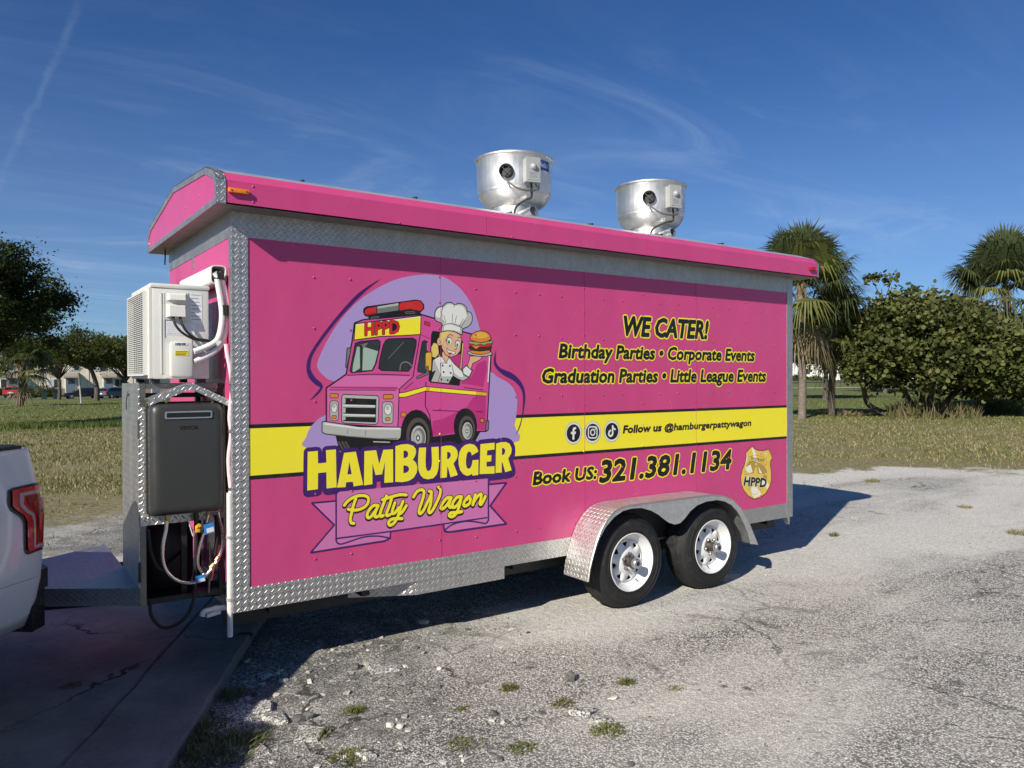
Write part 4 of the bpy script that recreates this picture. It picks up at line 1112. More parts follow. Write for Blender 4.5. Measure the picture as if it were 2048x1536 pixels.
for f, o, hs in big:
    LN(f, 'p_purple', o, 142, True); PG(f, 'p_purple', o)
    LN(f, 'p_purple', [(x, y+42) for x, y in o], 142, True)
# the ribbon's top lies over the lower edge of the purple
PG(fB, 'p_ribbon', [(383,522),(402,505),(1610,397),(1616,402),(1616,480),(383,600)])
for f, o, hs in big:
    PG(f, 'p_yellow', o)
    for h in hs: PG(f, 'p_purple', h)
# --- logo: script lettering
scr = [[(115,322),(165,262),(250,212),(340,196),(408,212),(425,258),(402,318),(335,365),(245,385),(165,372)], [(262,235),(228,330),(205,430),(190,500),(203,545),(238,553)],
 [(548,328),(495,322),(432,380),(405,445),(420,482),(462,462),(512,392),(548,330)], [(548,330),(512,410),(505,462),(535,470),(572,440)],
 [(655,200),(605,330),(572,430),(585,466),(615,450)], [(722,225),(690,330),(655,420),(662,455),(700,440)], [(602,250),(680,225),(780,195),(850,185),(908,190)],
 [(762,288),(732,375),(728,425),(762,418),(812,350)], [(865,270),(822,390),(795,475),(745,555),(695,575),(682,535),(735,495),(855,492)], [(908,325),(855,410),(825,430)],
 [(1000,215),(1045,145),(1108,122),(1135,165),(1105,280),(1070,385),(1082,430),(1122,395),(1180,280),(1222,190),(1228,150),(1200,140)], [(1228,160),(1220,300),(1192,385),(1210,418),(1252,372),(1310,255),(1345,165),(1342,110),(1318,88)],
 [(1482,222),(1425,230),(1368,300),(1348,355),(1378,365),(1432,312),(1482,225)], [(1482,225),(1452,310),(1470,350),(1500,325)],
 [(1612,210),(1555,220),(1502,290),(1494,340),(1530,346),(1582,290),(1614,212)], [(1614,212),(1582,340),(1545,428),(1495,468),(1455,452),(1478,420),(1560,415),(1618,402)],
 [(1712,205),(1662,255),(1640,315),(1668,330),(1718,295),(1728,240),(1695,225),(1680,250)], [(1790,185),(1758,315)], [(1768,285),(1812,215),(1862,178),(1865,230),(1846,295),(1868,308),(1905,240),(1918,208)]]
for dy, w, k in ((15, 62, 'p_black'), (0, 58, 'p_black')):
    for s_ in scr: LN(fS, k, [(x, y+dy) for x, y in s_], w, False, 3)
for s_ in scr: LN(fS, 'p_yellow', s_, 38, False, 3)
emit('logo', -0.0056, label='cartoon van logo with HAMBURGER lettering and ribbon')

# --- lettering
kw = dict(fill='p_black', outline='p_yellow')
wall_text('WE CATER!', fC, 722, 1368, 263, 124, 722, 0.19, bold=0.0172, ow=0.0105, **kw)
emit('lettering', -0.0056, label='WE CATER! in black edged with yellow')
wall_text('Birthday Parties \u2022 Corporate Events', fC, 253, 1718, 431, 331, 260, 0.17, bold=0.0118, ow=0.0088, **kw)
emit('lettering', -0.0056, label='Birthday Parties and Corporate Events line')
wall_text('Graduation Parties \u2022 Little League Events', fC, 120, 1803, 620, 517, 130, 0.17, bold=0.0118, ow=0.0088, **kw)
emit('lettering', -0.0056, label='Graduation Parties and Little League Events line')
wall_text('Follow us', fC, 732, 1020, 997, 943, 735, 0.2, fill='p_black', bold=0.0085)
wall_text('@hamburgerpattywagon', fC, 1040, 1692, 978, 930, 1060, 0.2, fill='p_black', bold=0.0070)
emit('lettering', -0.0056, label='Follow us line on the stripe')
wall_text('Book US:', fC, 58, 535, 1383, 1292, 60, 0.17, bold=0.0118, ow=0.0088, **kw)
emit('lettering', -0.0056, label='Book US: in black edged with yellow')
wall_text('321.381.1134', fC, 556, 1545, 1362, 1208, 570, 0.19, bold=0.0180, ow=0.0092, **kw)
emit('lettering', -0.0056, label='phone number in black edged with yellow')

# --- three round emblems
for cx, cy, rx, ry in ((408,572,262,358),(1012,545,262,352),(1618,510,252,344)):
    PG(fI, 'p_greylt', EL((cx, cy), rx, ry, 40, 0.06)); PG(fI, 'p_white', EL((cx, cy-4), rx-22, ry-26, 40, 0.06)); PG(fI, 'p_black', EL((cx, cy), rx-48, ry-78, 40, 0.06))
PG(fI, 'p_white', [(490,380),(490,448),(455,455),(440,475),(440,522),(490,518),(475,598),(438,602),(438,770),(375,775),(378,605),(328,602),(330,525),(378,525),(380,450),(405,395),(440,380)])
LN(fI, 'p_white', RR(880,370,1150,722,70), 36, True); LN(fI, 'p_white', EL((1015,545), 66, 88, 20), 36, True); PG(fI, 'p_white', EL((1095,438), 22, 27, 10))
PG(fI, 'p_white', smooth2([(1620,322),(1662,322),(1680,390),(1740,430)], 3, False) + smooth2([(1738,478),(1700,470),(1668,450),(1668,580),(1640,660),(1580,690),(1520,665),(1498,600),(1510,520),(1550,470),(1592,458)], 3, False) + smooth2([(1592,512),(1560,535),(1545,580),(1565,625),(1600,615),(1618,570)], 3, False))
emit('emblem_trio', -0.0056, label='three black round emblems ringed in white')

# --- badge
sh = [(425,105),(480,170),(570,210),(700,220),(850,185),(900,300),(935,400),(890,460),(878,560),(905,740),(908,950),(865,1130),(770,1290),(620,1400),(475,1437),(330,1355),(220,1220),(150,1050),(140,880),(180,700),(250,540),(280,380),(268,270),(340,190)]
LN(fG, 'p_brown', sh, 30, True); PG(fG, 'p_gold', sh)
PG(fG, 'p_cream', [(425,115),(480,180),(720,860),(858,1090),(810,1200),(600,750),(420,200)]); PG(fG, 'p_cream', [(290,300),(310,400),(250,560),(260,640),(450,760),(440,900),(660,1330),(480,1425),(420,1330),(350,1050),(260,680),(240,580),(275,400)])
FO(fG, 'p_golddk', [(350,470),(400,440),(500,480),(720,580),(800,720),(800,960),(700,880),(600,850),(560,620),(520,620),(450,790),(260,800),(280,620)], 4, 0, 'p_brown')
PG(fG, 'p_cream', [(265,680),(280,620),(390,560),(440,760),(300,800)]); PG(fG, 'p_cream', [(580,600),(720,860),(620,820)])
FO(fG, 'p_gold', [(340,370),(480,320),(640,350),(790,420),(790,580),(640,500),(480,462),(360,490)], 8, 0, 'p_brown')
PG(fG, 'p_cream', [(450,325),(530,330),(560,485),(480,465)])
quad_text('SHERIFF', fG, (385,432), (735,505), (395,360), 'p_brown', 0.0012)
star = []
for k in range(10):
    a = -PI/2 + k*PI/5 + 0.04; rr = 330 if k % 2 == 0 else 130
    star.append((515+rr*0.82*math.cos(a), 900+rr*1.05*math.sin(a)))
FO(fG, 'p_gold', star, 9, 0, 'p_brown')
FO(fG, 'p_cream', [(380,1180),(470,1100),(600,1200),(560,1310),(480,1340),(410,1290)], 7, 0, 'p_brown')
for k in range(0, 10, 2): FO(fG, 'p_gold', EL(star[k], 34, 44, 10), 6, 0, 'p_brown')
quad_text('HPPD', fG, (215,1090), (775,1140), (245,880), 'p_black', 0.0105, 'p_cream', 0.003)
for c, r_ in (((782,290), 55), ((812,435), 32)): PG(fG, 'p_white', [(c[0]+(r_ if k % 2 == 0 else r_*0.22)*math.cos(k*PI/4), c[1]+(r_*1.2 if k % 2 == 0 else r_*0.25)*math.sin(k*PI/4)) for k in range(8)])
emit('badge', -0.0056, label='gold sheriff badge print lettered HPPD')
# ---------------------------------------------------------------- tongue, rack and what hangs on the trailer's nose
RXF, RYN, RZT = -0.430, 0.160, 1.620            # rack: front, near side, top
def build_tongue():
    zd = onY(262, 1179, RYN).z
    zl = onY(262, 1214, RYN).z
    a, b, c, d = (RXF-0.004, RYN), (-1.32, 0.76), (-1.32, 0.86), (RXF-0.004, 1.46)
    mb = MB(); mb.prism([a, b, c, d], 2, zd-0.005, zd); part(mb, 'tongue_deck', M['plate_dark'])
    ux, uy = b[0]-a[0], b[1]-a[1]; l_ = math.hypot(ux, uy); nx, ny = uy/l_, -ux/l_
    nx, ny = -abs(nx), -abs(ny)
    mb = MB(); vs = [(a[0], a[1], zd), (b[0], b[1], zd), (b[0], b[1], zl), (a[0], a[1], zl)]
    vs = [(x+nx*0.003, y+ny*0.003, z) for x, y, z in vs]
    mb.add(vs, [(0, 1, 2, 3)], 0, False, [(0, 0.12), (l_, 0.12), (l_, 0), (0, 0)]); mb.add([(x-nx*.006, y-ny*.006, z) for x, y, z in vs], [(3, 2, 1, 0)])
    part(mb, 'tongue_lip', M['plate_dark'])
    mb = MB()
    for p, q in (((0.3, 0.25), (-1.45, 0.80)), ((0.3, 1.38), (-1.45, 0.82))): mb.tube([(p[0], p[1], zl-0.02), (q[0], q[1], zl-0.02)], 0.045, 4)
    part(mb, 'a_frame', M['steel_black'])
    mb = MB(); mb.box((-1.62, 0.755, zl-0.03), (-1.40, 0.865, zl+0.05)); part(mb, 'coupler', M['steel_black'])
    mb = MB(); mb.tube([(-1.22, 0.81, 0.09), (-1.22, 0.81, 0.95)], 0.03, 10); mb.box((-1.30, 0.73, 0.075), (-1.14, 0.89, 0.09)); part(mb, 'jack', M['steel_black'])
    return zd, zl
ZD, ZL = build_tongue()
ZRB = onY(281, 1213, RYN).z
def build_rack():
    dy = 0.70
    rk = bpy.data.objects.new('equipment_rack', None); COL.objects.link(rk); rk.parent = trailer
    mb = MB(); mb.box((RXF-0.006, RYN+0.004, ZRB+0.01), (RXF, dy, RZT)); dr = part(mb, 'rack_door', M['plate'], rk)
    for z in (onX(281, 860, RXF).z, onX(281, 1145, RXF).z):
        mb = MB(); mb.tube([(RXF-0.004, RYN-0.003, z-0.05), (RXF-0.004, RYN-0.003, z+0.05)], 0.007, 8); part(mb, 'hinge', M['rust'], rk)
    mb = MB(); c = onX(258, 787, RXF-0.006); mb.lathe([(0.014, 0.0), (0.014, 0.008), (0.009, 0.010), (0.0, 0.010)], c, (-1, 0, 0), 10); mb.tube([c+Vector((-0.008, 0, 0)), c+Vector((-0.012, 0.02, -0.05)), c+Vector((-0.008, 0.04, -0.09))], 0.003, 5); part(mb, 'door_latch', M['steel'], rk)
    # uprights and cross members, one object each
    def bar(a, b, m_='steel'):
        mb = MB(); mb.box(a, b); part(mb, 'rack_bar', M[m_], rk)
    t_ = 0.028
    bar((RXF+.001, RYN, ZRB), (RXF+t_, RYN+t_, RZT)); bar((-t_-.01, RYN, ZRB), (-.012, RYN+t_, RZT), 'steel_black')
    bar((RXF+.001, dy-t_, ZRB), (RXF+t_, dy, RZT), 'steel_black'); bar((-t_-.01, dy-t_, ZRB), (-.012, dy, RZT), 'steel_black')
    bar((RXF+t_+.001, RYN+.001, RZT-t_), (-t_-.012, RYN+t_, RZT-.001)); bar((RXF+t_+.001, dy-t_, RZT-t_), (-t_-.012, dy-.001, RZT-.001), 'steel_black')
    bar((RXF+.002, RYN+t_+.001, RZT-t_), (RXF+t_, dy-t_-.001, RZT-.001), 'steel_black'); bar((-.12, RYN+t_+.001, RZT-t_), (-.09, dy-t_-.001, RZT-.001), 'steel_black')
    bar((RXF+t_+.001, RYN+.002, ZRB), (-t_-.012, RYN+t_, ZRB+.03), 'steel_black'); bar((RXF+t_, RYN+t_+.001, ZRB), (-.02, dy, ZRB+.012), 'steel_black')
    x = onY(368, 1150, RYN+.06).x
    bar((x-.014, RYN+.05, ZRB+.013), (x+.014, RYN+.078, 0.90), 'steel_black')
    bar((RXF+.01, RYN+.04, 1.545), (-.02, RYN+.06, 1.570), 'steel_black')
    mb = MB(); mb.tube([(x, RYN+.075, 0.72), (x-.14, RYN+.30, 0.52)], 0.010, 6); part(mb, 'brace', M['steel_black'], rk)
    # the plate the heater hangs on, with its turned front edge
    z0 = onY(300, 1050, RYN).z
    mb = MB(); mb.box((RXF+.012, RYN-.008, z0), (-.014, RYN-.003, 1.50)); part(mb, 'mounting_plate', M['plate'], rk)
    mb = MB(); mb.box((RXF-.001, RYN-.013, z0), (RXF+.036, RYN-.0085, 1.50)); part(mb, 'plate_flange', M['plate_bright'], rk)
    for k in range(5):
        mb = MB(); mb.lathe([(0.0, 0.005), (0.005, 0.004), (0.006, 0.0)], (RXF+.02, RYN-.013, z0+.04+k*.14), (0, -1, 0), 8); part(mb, 'bolt', M['brass'], rk)
    # pitched rain shield over the heater
    yg0, yg1 = 0.045, RYN-.009
    a, b, c = onY(296, 800, yg0), onY(382, 766, yg0), onY(458, 801, yg0)
    for p, q in ((a, b), (b, c)):
        d = (q-p).normalized(); n = Vector((-d.z, 0, d.x)) * 0.004
        if n.z < 0: n = -n
        w_ = Vector((0, 0, -0.032)); mb = MB()
        Pn = [p, q, q+Vector((0, yg1-yg0, 0)), p+Vector((0, yg1-yg0, 0))]
        mb.add([v+n for v in Pn]+[v for v in Pn], [(0,1,2,3),(7,6,5,4),(0,4,5,1),(2,6,7,3)])
        mb.add([p+w_+Vector((0,-.001,0)), q+w_+Vector((0,-.001,0)), q+n+Vector((0,-.001,0)), p+n+Vector((0,-.001,0))], [(0,1,2,3)]); mb.add([p+w_, q+w_, q, p], [(3,2,1,0)])
        part(mb, 'rain_shield', M['plate'], rk)
    # things glimpsed inside: gas bottle and a bucket
    mb = MB(); mb.lathe([(0.0, 0), (0.12, 0.01), (0.135, 0.06), (0.135, 0.30), (0.10, 0.37), (0.03, 0.40), (0.03, 0.44)], (-0.24, 0.48, ZRB+.013), (0, 0, 1), 24); part(mb, 'gas_bottle', M['steel_black'], rk)
    return rk
rack = build_rack()

def build_drains():
    # rigid PVC drain down the corner, with its straps, and the clear hose that feeds it
    y = 0.035
    top, bot = onY(460.5, 985, y), onY(459, 1272, y)
    x = (top.x+bot.x)/2 - 0.004
    mb = MB(); mb.tube([(x, y-.012, bot.z), (x, y-.012, top.z)], 0.0150, 14); o = part(mb, 'drain_pipe', M['pvc'])
    for py in (1073, 1197):
        z = onY(460, py, y).z; mb = MB(); mb.tube([(x, y-.012, z-.007), (x, y-.012, z+.007)], 0.0185, 14); part(mb, 'pipe_strap', M['box_grey'], o)
    pts = [onY(*q, y) for q in ((452,688),(453,700),(456,718),(460,738),(464,770),(462,800),(459,835),(462,862),(461,880),(457,915),(458,945),(461,975),(460.5,988))]
    mb = MB(); mb.tube(spline(pts, 4), 0.0105, 10); h = part(mb, 'clear_hose', M['pvc_pink'])
    for py in (765, 862, 978):
        q = onY(461, py, y); mb = MB(); mb.tube([q+Vector((0, 0, -.008)), q+Vector((0, 0, .008))], 0.013, 12); part(mb, 'hose_clamp', M['steel'], h)
    # drain valve and elbow below the nose
    ye = 0.16
    p = [onY(*q, ye) for q in ((452,1214),(436,1217),(418,1221),(408,1224),(405,1232))]
    mb = MB(); mb.tube(spline(p, 5), 0.0165, 12); e = part(mb, 'drain_elbow', M['pvc'])
    mb = MB(); mb.tube([p[1], p[1]+(p[2]-p[1])*0.55], 0.020, 12); part(mb, 'coupling', M['pvc'], e)
    q0, q1 = onY(414, 1232, ye-.03), onY(441, 1224, ye-.03); mb = MB(); mb.obox((q0+q1)/2, (q1-q0)/2, (0, .004, 0), (0, 0, .009)); part(mb, 'valve_handle', M['tag_white'], e)
build_drains()

# ---------------------------------------------------------------- water heater
def build_heater():
    yf = 0.022
    a, b = onY(303, 809, yf), onY(450, 1021, yf)
    x0, x1, z0, z1 = a.x, b.x, b.z, a.z
    hw = thing('water_heater', 'dark grey tankless water heater hung under a pitched tread-plate shield', 'water heater', ((x0+x1)/2, 0.10, z0))
    o_ = hw.location
    def prt(mb, name, m_, par=hw):
        mb.v = [(p[0]-o_.x, p[1]-o_.y, p[2]-o_.z) for p in mb.v]
        return tag(mb.build(name, M[m_] if isinstance(m_, str) else m_, par))
    def rrect(g, r):
        return [(p[0], p[1]) for p in RR(x0-g, z0-g, x1+g, z1+g, r)]
    mb = MB(); mb.prism(rrect(0.010, 0.03), 1, 0.118, 0.149); prt(mb, 'back_case', 'heater')
    mb = MB()                                              # front cover with a rolled edge
    rings = [(0.004, 0.117, 0.03), (0.003, 0.075, 0.03), (0.0, 0.050, 0.032), (-0.008, 0.033, 0.034), (-0.022, 0.024, 0.036), (-0.040, yf, 0.04)]
    vs = []; n = 16
    for g, y, r in rings: vs += [(p[0], y, p[1]) for p in rrect(g, r)]
    fs = [(i*n+k, i*n+(k+1)%n, (i+1)*n+(k+1)%n, (i+1)*n+k) for i in range(len(rings)-1) for k in range(n)] + [tuple((len(rings)-1)*n+k for k in range(n))]
    mb.add(vs, fs, 0, True); cov = prt(mb, 'front_cover', 'heater')
    s0, s1 = onY(333, 826, yf-.001), onY(421, 833, yf-.001)
    mb = MB(); mb.prism(RR(s0.x-.008, s1.z-.007, s1.x+.008, s0.z+.007, .008), 1, yf-.005, yf+.002); fl = prt(mb, 'flue_frame', 'alu')
    mb = MB(); mb.prism(RR(s0.x, s1.z, s1.x, s0.z, .004), 1, yf-.0062, yf-.0048); prt(mb, 'flue_slot', 'heater_dk', fl)
    for px_ in (333, 425):
        q = onY(px_, 805, yf+.03); mb = MB(); mb.lathe([(0.0, .008), (.006, .006), (.007, 0)], q, (0, -.5, .85), 8); prt(mb, 'screw', 'steel', cov)
    # maker's name
    T, Lp = glyphs('VEVOR', 3); xa, xb = extent('VEVOR')
    u0, u1 = onY(359, 860, yf), onY(397.5, 860, yf); h = onY(359, 852.5, yf).z - u0.z
    mp = lambda p: (u0.x+(p[0]-xa)/(xb-xa)*(u1.x-u0.x), u0.z+p[1]/CAPH*h)
    ov, out = cdt_layers([('k', [[mp(p) for p in t] for t in T] + [q for l_ in Lp for q in stroke([mp(p) for p in l_], 0.0022, True)])])
    mb = MB(); mb.add([(q.x, yf-.0008, q.y) for q in ov], [tuple(f) for f in out['k']]); prt(mb, 'brand_lettering', 'ink', cov)
    # pipework below
    yh = 0.085
    def hose(pts, r, m_, name, y=yh, n=9):
        mb = MB(); mb.tube(spline([onY(*q, y) for q in pts], 5), r, n); return prt(mb, name, m_)
    h1 = hose([(334,1040),(332,1062),(326,1092),(326,1120),(334,1143),(352,1160),(374,1166),(394,1163),(412,1150),(424,1136),(436,1117),(444,1094),(445,1066),(440,1040),(436,1024)], 0.0100, 'chrome', 'braided_hose')
    h2 = hose([(417,1030),(412,1052),(404,1078),(397,1104),(395,1126),(401,1142),(410,1150)], 0.0095, 'chrome', 'braided_hose', yh+.02)
    for pts, m_, r in (([(334,1026),(334,1042)], 'brass', .013), ([(421,1136),(429,1127)], 'brass', .0135), ([(432,1121),(438,1112)], 'copper', .0125), ([(416,1018),(416,1030)], 'brass', .012)):
        hose(pts, r, m_, 'fitting')
    for pts, y in (([(391,1152),(410,1163)], yh-.012), ([(408,1048),(428,1066)], yh-.010)):
        a_, b_ = onY(*pts[0], y), onY(*pts[1], y); mb = MB()
        mb.obox((a_+b_)/2, ((b_.x-a_.x)/2, 0, .004), (0, .0015, 0), (-.003, 0, abs(a_.z-b_.z)/2)); tg = prt(mb, 'hose_tag', 'tag_blue')
        mb = MB(); mb.obox((a_+b_)/2+Vector((.006, -.0025, -.008)), ((b_.x-a_.x)*.36, 0, .003), (0, .0008, 0), (-.002, 0, abs(a_.z-b_.z)*.22)); prt(mb, 'tag_print', 'tag_white', tg)
    g = hose([(392,1022),(393,1040),(393,1062)], 0.013, 'rust', 'gas_pipe', yh+.03)
    q = onY(395, 1058, yh+.01); mb = MB(); mb.box(q-Vector((.012, .008, .018)), q+Vector((.014, .008, .02)), 0, .004); mb.tube([q+Vector((0, -.004, .012)), q+Vector((.004, -.02, .022))], .011, 8); prt(mb, 'gas_valve', 'valve_y', g)
    hose([(392,1070),(391,1110),(390,1165),(388,1200)], 0.009, 'rubber', 'gas_hose', yh+.03)
    hose([(433,1030),(434,1075),(430,1110)], 0.011, 'rubber', 'power_lead', yh+.05); hose([(371,1025),(378,1046),(386,1072)], 0.003, 'pvc', 'drain_line', yh)
    hose([(418,1085),(420,1130),(417,1185)], 0.007, 'steel', 'riser', yh+.07); hose([(438,1090),(430,1125),(422,1160)], 0.006, 'copper', 'copper_line', yh+.05)
    hose([(296,1060),(301,1100),(312,1130),(325,1142)], .010, 'rubber', 'cable_loop', yh+.07); hose([(300,1200),(303,1232),(325,1255),(355,1248),(378,1225),(390,1190)], .009, 'rubber', 'cable_loop', yh+.08)
build_heater()

# ---------------------------------------------------------------- air conditioner
def build_ac():
    yn = 0.12
    q = onY(418, 580, yn); x1 = q.x; x0 = -0.388
    z0 = onY(400, 758, yn).z; z1 = onY(400, 573, yn).z
    y1 = 0.70
    ac = thing('air_conditioner', 'off-white outdoor air conditioner unit standing on the rack at the trailer nose', 'air conditioner', ((x0+x1)/2, (yn+y1)/2, z0-.02))
    o_ = ac.location
    def prt(mb, name, m_, par=ac, kind=None):
        mb.v = [(p[0]-o_.x, p[1]-o_.y, p[2]-o_.z) for p in mb.v]
        return tag(mb.build(name, M[m_], par), kind=kind)
    mb = MB(); mb.box((x0+.012, yn, z0), (x1, y1, z1-.014), 0, .012); cab = prt(mb, 'cabinet', 'ac_white')
    mb = MB(); mb.box((x0+.004, yn-.006, z1-.020), (x1+.005, y1+.006, z1+.004), 0, .010); prt(mb, 'top_cover', 'ac_white')
    for xa in (x0+.014, x1-.05):
        for ya in (yn+.02, y1-.12):
            mb = MB(); mb.box((xa, ya, z0-.020), (xa+.036, ya+.05, z0+.002)); prt(mb, 'foot', 'black')
    # front panel with a wire guard over the fan
    mb = MB(); mb.box((x0, yn+.004, z0+.004), (x0+.013, yn+.055, z1-.022)); mb.box((x0, y1-.03, z0+.004), (x0+.013, y1-.004, z1-.022)); mb.box((x0, yn+.056, z0+.004), (x0+.013, y1-.031, z0+.03)); mb.box((x0, yn+.056, z1-.045), (x0+.013, y1-.031, z1-.022)); fp = prt(mb, 'front_panel', 'ac_white')
    mb = MB(); mb.box((x0+.008, yn+.056, z0+.03), (x0+.0125, y1-.031, z1-.045)); prt(mb, 'fan_opening', 'heater_dk', fp)
    mb = MB()
    gy0, gy1, gz0, gz1 = yn+.050, y1-.026, z0+.022, z1-.038
    ny, nz = 9, 40
    for k in range(ny+1):
        y = gy0+(gy1-gy0)*k/ny; mb.box((x0-.016, y-.0026, gz0), (x0-.0125, y+.0026, gz1))
    for k in range(nz+1):
        z = gz0+(gz1-gz0)*k/nz; mb.box((x0-.0205, gy0, z-.0016), (x0-.0185, gy1, z+.0016))
    for y in (gy0, gy1): mb.box((x0-.022, y-.004, gz0), (x0+.002, y+.004, gz1))
    for z in (gz0, gz1): mb.box((x0-.0225, gy0, z-.004), (x0+.001, gy1, z+.004))
    prt(mb, 'wire_guard', 'ac_white', fp, 'stuff')
    # side facing the viewer
    def rect(p0, p1, d0, d1, name, m_, par=cab, bev=0.0):
        a, b = onY(*p0, yn), onY(*p1, yn); mb = MB(); mb.box((a.x, yn-d1, b.z), (b.x, yn-d0, a.z), 0, bev); return prt(mb, name, m_, par)
    rect((320.5, 585), (324, 748), -.002, .0035, 'rib', 'ac_white'); rect((326.5, 585), (329.5, 748), -.002, .0035, 'rib', 'ac_white')
    rect((330, 583), (376, 641), -.002, .004, 'terminal_panel', 'ac_white')
    def hood(p0, p1, dep, name):
        a, b = onY(*p0, yn), onY(*p1, yn); mb = MB()
        xa, xb, zt, zb = a.x, b.x, a.z, b.z; g = .010
        back = [(xa, yn-.003, zb), (xb, yn-.003, zb), (xb, yn-.003, zt), (xa, yn-.003, zt)]
        front = [(xa+g, yn-dep, zb+g*.3), (xb-g, yn-dep, zb+g*.3), (xb-g, yn-dep*.8, zt-g*1.4), (xa+g, yn-dep*.8, zt-g*1.4)]
        mb.add(back+front, [(4,5,6,7), (0,1,5,4), (1,2,6,5), (2,3,7,6), (3,0,4,7)], 0, False)
        return prt(mb, name, 'ac_white', cab)
    hood((333, 585), (372, 603), .040, 'cable_hood'); hood((332, 607), (371, 636), .050, 'cable_hood')
    rect((380.5, 586), (404, 646.5), -.002, .0012, 'rating_label', 'tag_white'); rect((333, 645), (390, 671), -.002, .0012, 'wiring_label', 'tag_white')
    for k in range(8): rect((382.5, 589+k*7), (402-(k*5)%7, 591.3+k*7), .0012, .0018, 'print_line', 'ink_grey')
    for k in range(6): rect((334.5, 647.5+k*3.8), (388-(k*7)%9, 649.3+k*3.8), .0012, .0018, 'print_line', 'ink_grey')
    rect((329.5, 676), (384, 756), -.002, .003, 'valve_panel', 'ac_white')
    vc = rect((337, 683), (382, 754), .003, .052, 'valve_cover', 'ac_white', cab, .016)
    def lab(p0, p1, m_, name, d=.0525):
        a, b = onY(*p0, yn-d), onY(*p1, yn-d); mb = MB(); mb.box((a.x, yn-d-.0012, b.z), (b.x, yn-d+.002, a.z)); return prt(mb, name, m_, vc)
    lab((349, 685.5), (375, 691), 'tag_white', 'barcode_label')
    for k in range(7): lab((351+k*3.1, 686), (352.2+k*3.1+(k%3)*.5, 689.8), 'ink', 'bar', .0536)
    lab((350, 701), (377, 711.5), 'label_y', 'warning_label')
    for k in range(3): lab((351.5, 702.5+k*3), (375-k*2, 703.6+k*3), 'ink', 'print_line', .0536)
    # power cables from the hood to the line set
    for dx in (0, 7):
        mb = MB(); mb.tube(spline([onY(346+dx*2, 633, yn-.03), onY(350+dx*2, 648, yn-.045), onY(363+dx*1.6, 664, yn-.05), onY(385+dx, 677, yn-.05), onY(408+dx*.4, 681.5-dx*.2, yn-.05), onY(430, 684, yn-.045)], 5), .0068, 8); prt(mb, 'power_cable', 'rubber')
    # insulated line set: up from the valves, round and into the white trunking
    for px_, pts in ((0, [(388,703),(402,698),(420,690),(434,680),(441,660),(444,630),(441,600),(436,570),(433,552),(429,545)]), (1, [(388,723),(404,717),(424,706),(440,692),(450,668),(455,636),(454,605),(448,575),(441,554),(436,545)])):
        mb = MB(); mb.tube(spline([onY(*p, yn-.045+(0.01 if px_ else -.006)) for p in pts], 5), .0150, 12); ln = prt(mb, 'insulated_line', 'foam')
    for c, w_, hgt in (((448.5, 621), 10.0, 9.5), ((437, 552), 10, 6.5)):
        a = onY(c[0], c[1], yn-.043); mb = MB(); s_ = .0029
        mb.prism([(a.x+math.copysign(abs(math.cos(t))**.7, math.cos(t))*w_*s_, yn-.043+math.sin(t)*.024) for t in [2*PI*k/18 for k in range(18)]], 2, a.z-hgt*s_, a.z+hgt*s_, 0, True); prt(mb, 'tape_band', 'rubber')
    a, b = onY(430, 681, yn-.045), onY(438, 688, yn-.045); mb = MB(); mb.tube([a, b], .022, 12); prt(mb, 'cable_tie', 'pvc')
build_ac()
def build_trunking():
    q = onX(437, 549, -0.05)
    y0, y1 = q.y, 0.86
    x0, x1, z0, z1 = -0.090, -0.0085, q.z-.052, q.z+.050
    mb = MB(); out = RR(x0, z0, x1, z1, .022); inn = RR(x0+.005, z0+.005, x1-.005, z1-.005, .018); n = len(out)
    vs = [(p[0], y0, p[1]) for p in out]+[(p[0], y1, p[1]) for p in out]+[(p[0], y0, p[1]) for p in inn]+[(p[0], y1, p[1]) for p in inn]
    fs = []
    for k in range(n):
        j = (k+1) % n
        fs += [(k, j, n+j, n+k), (2*n+j, 2*n+k, 3*n+k, 3*n+j), (j, k, 2*n+k, 2*n+j), (n+k, n+j, 3*n+j, 3*n+k)]
    mb.add(vs, [tuple(reversed(f)) for f in fs], 0, False); part(mb, 'line_trunking', M['pvc'])
build_trunking()

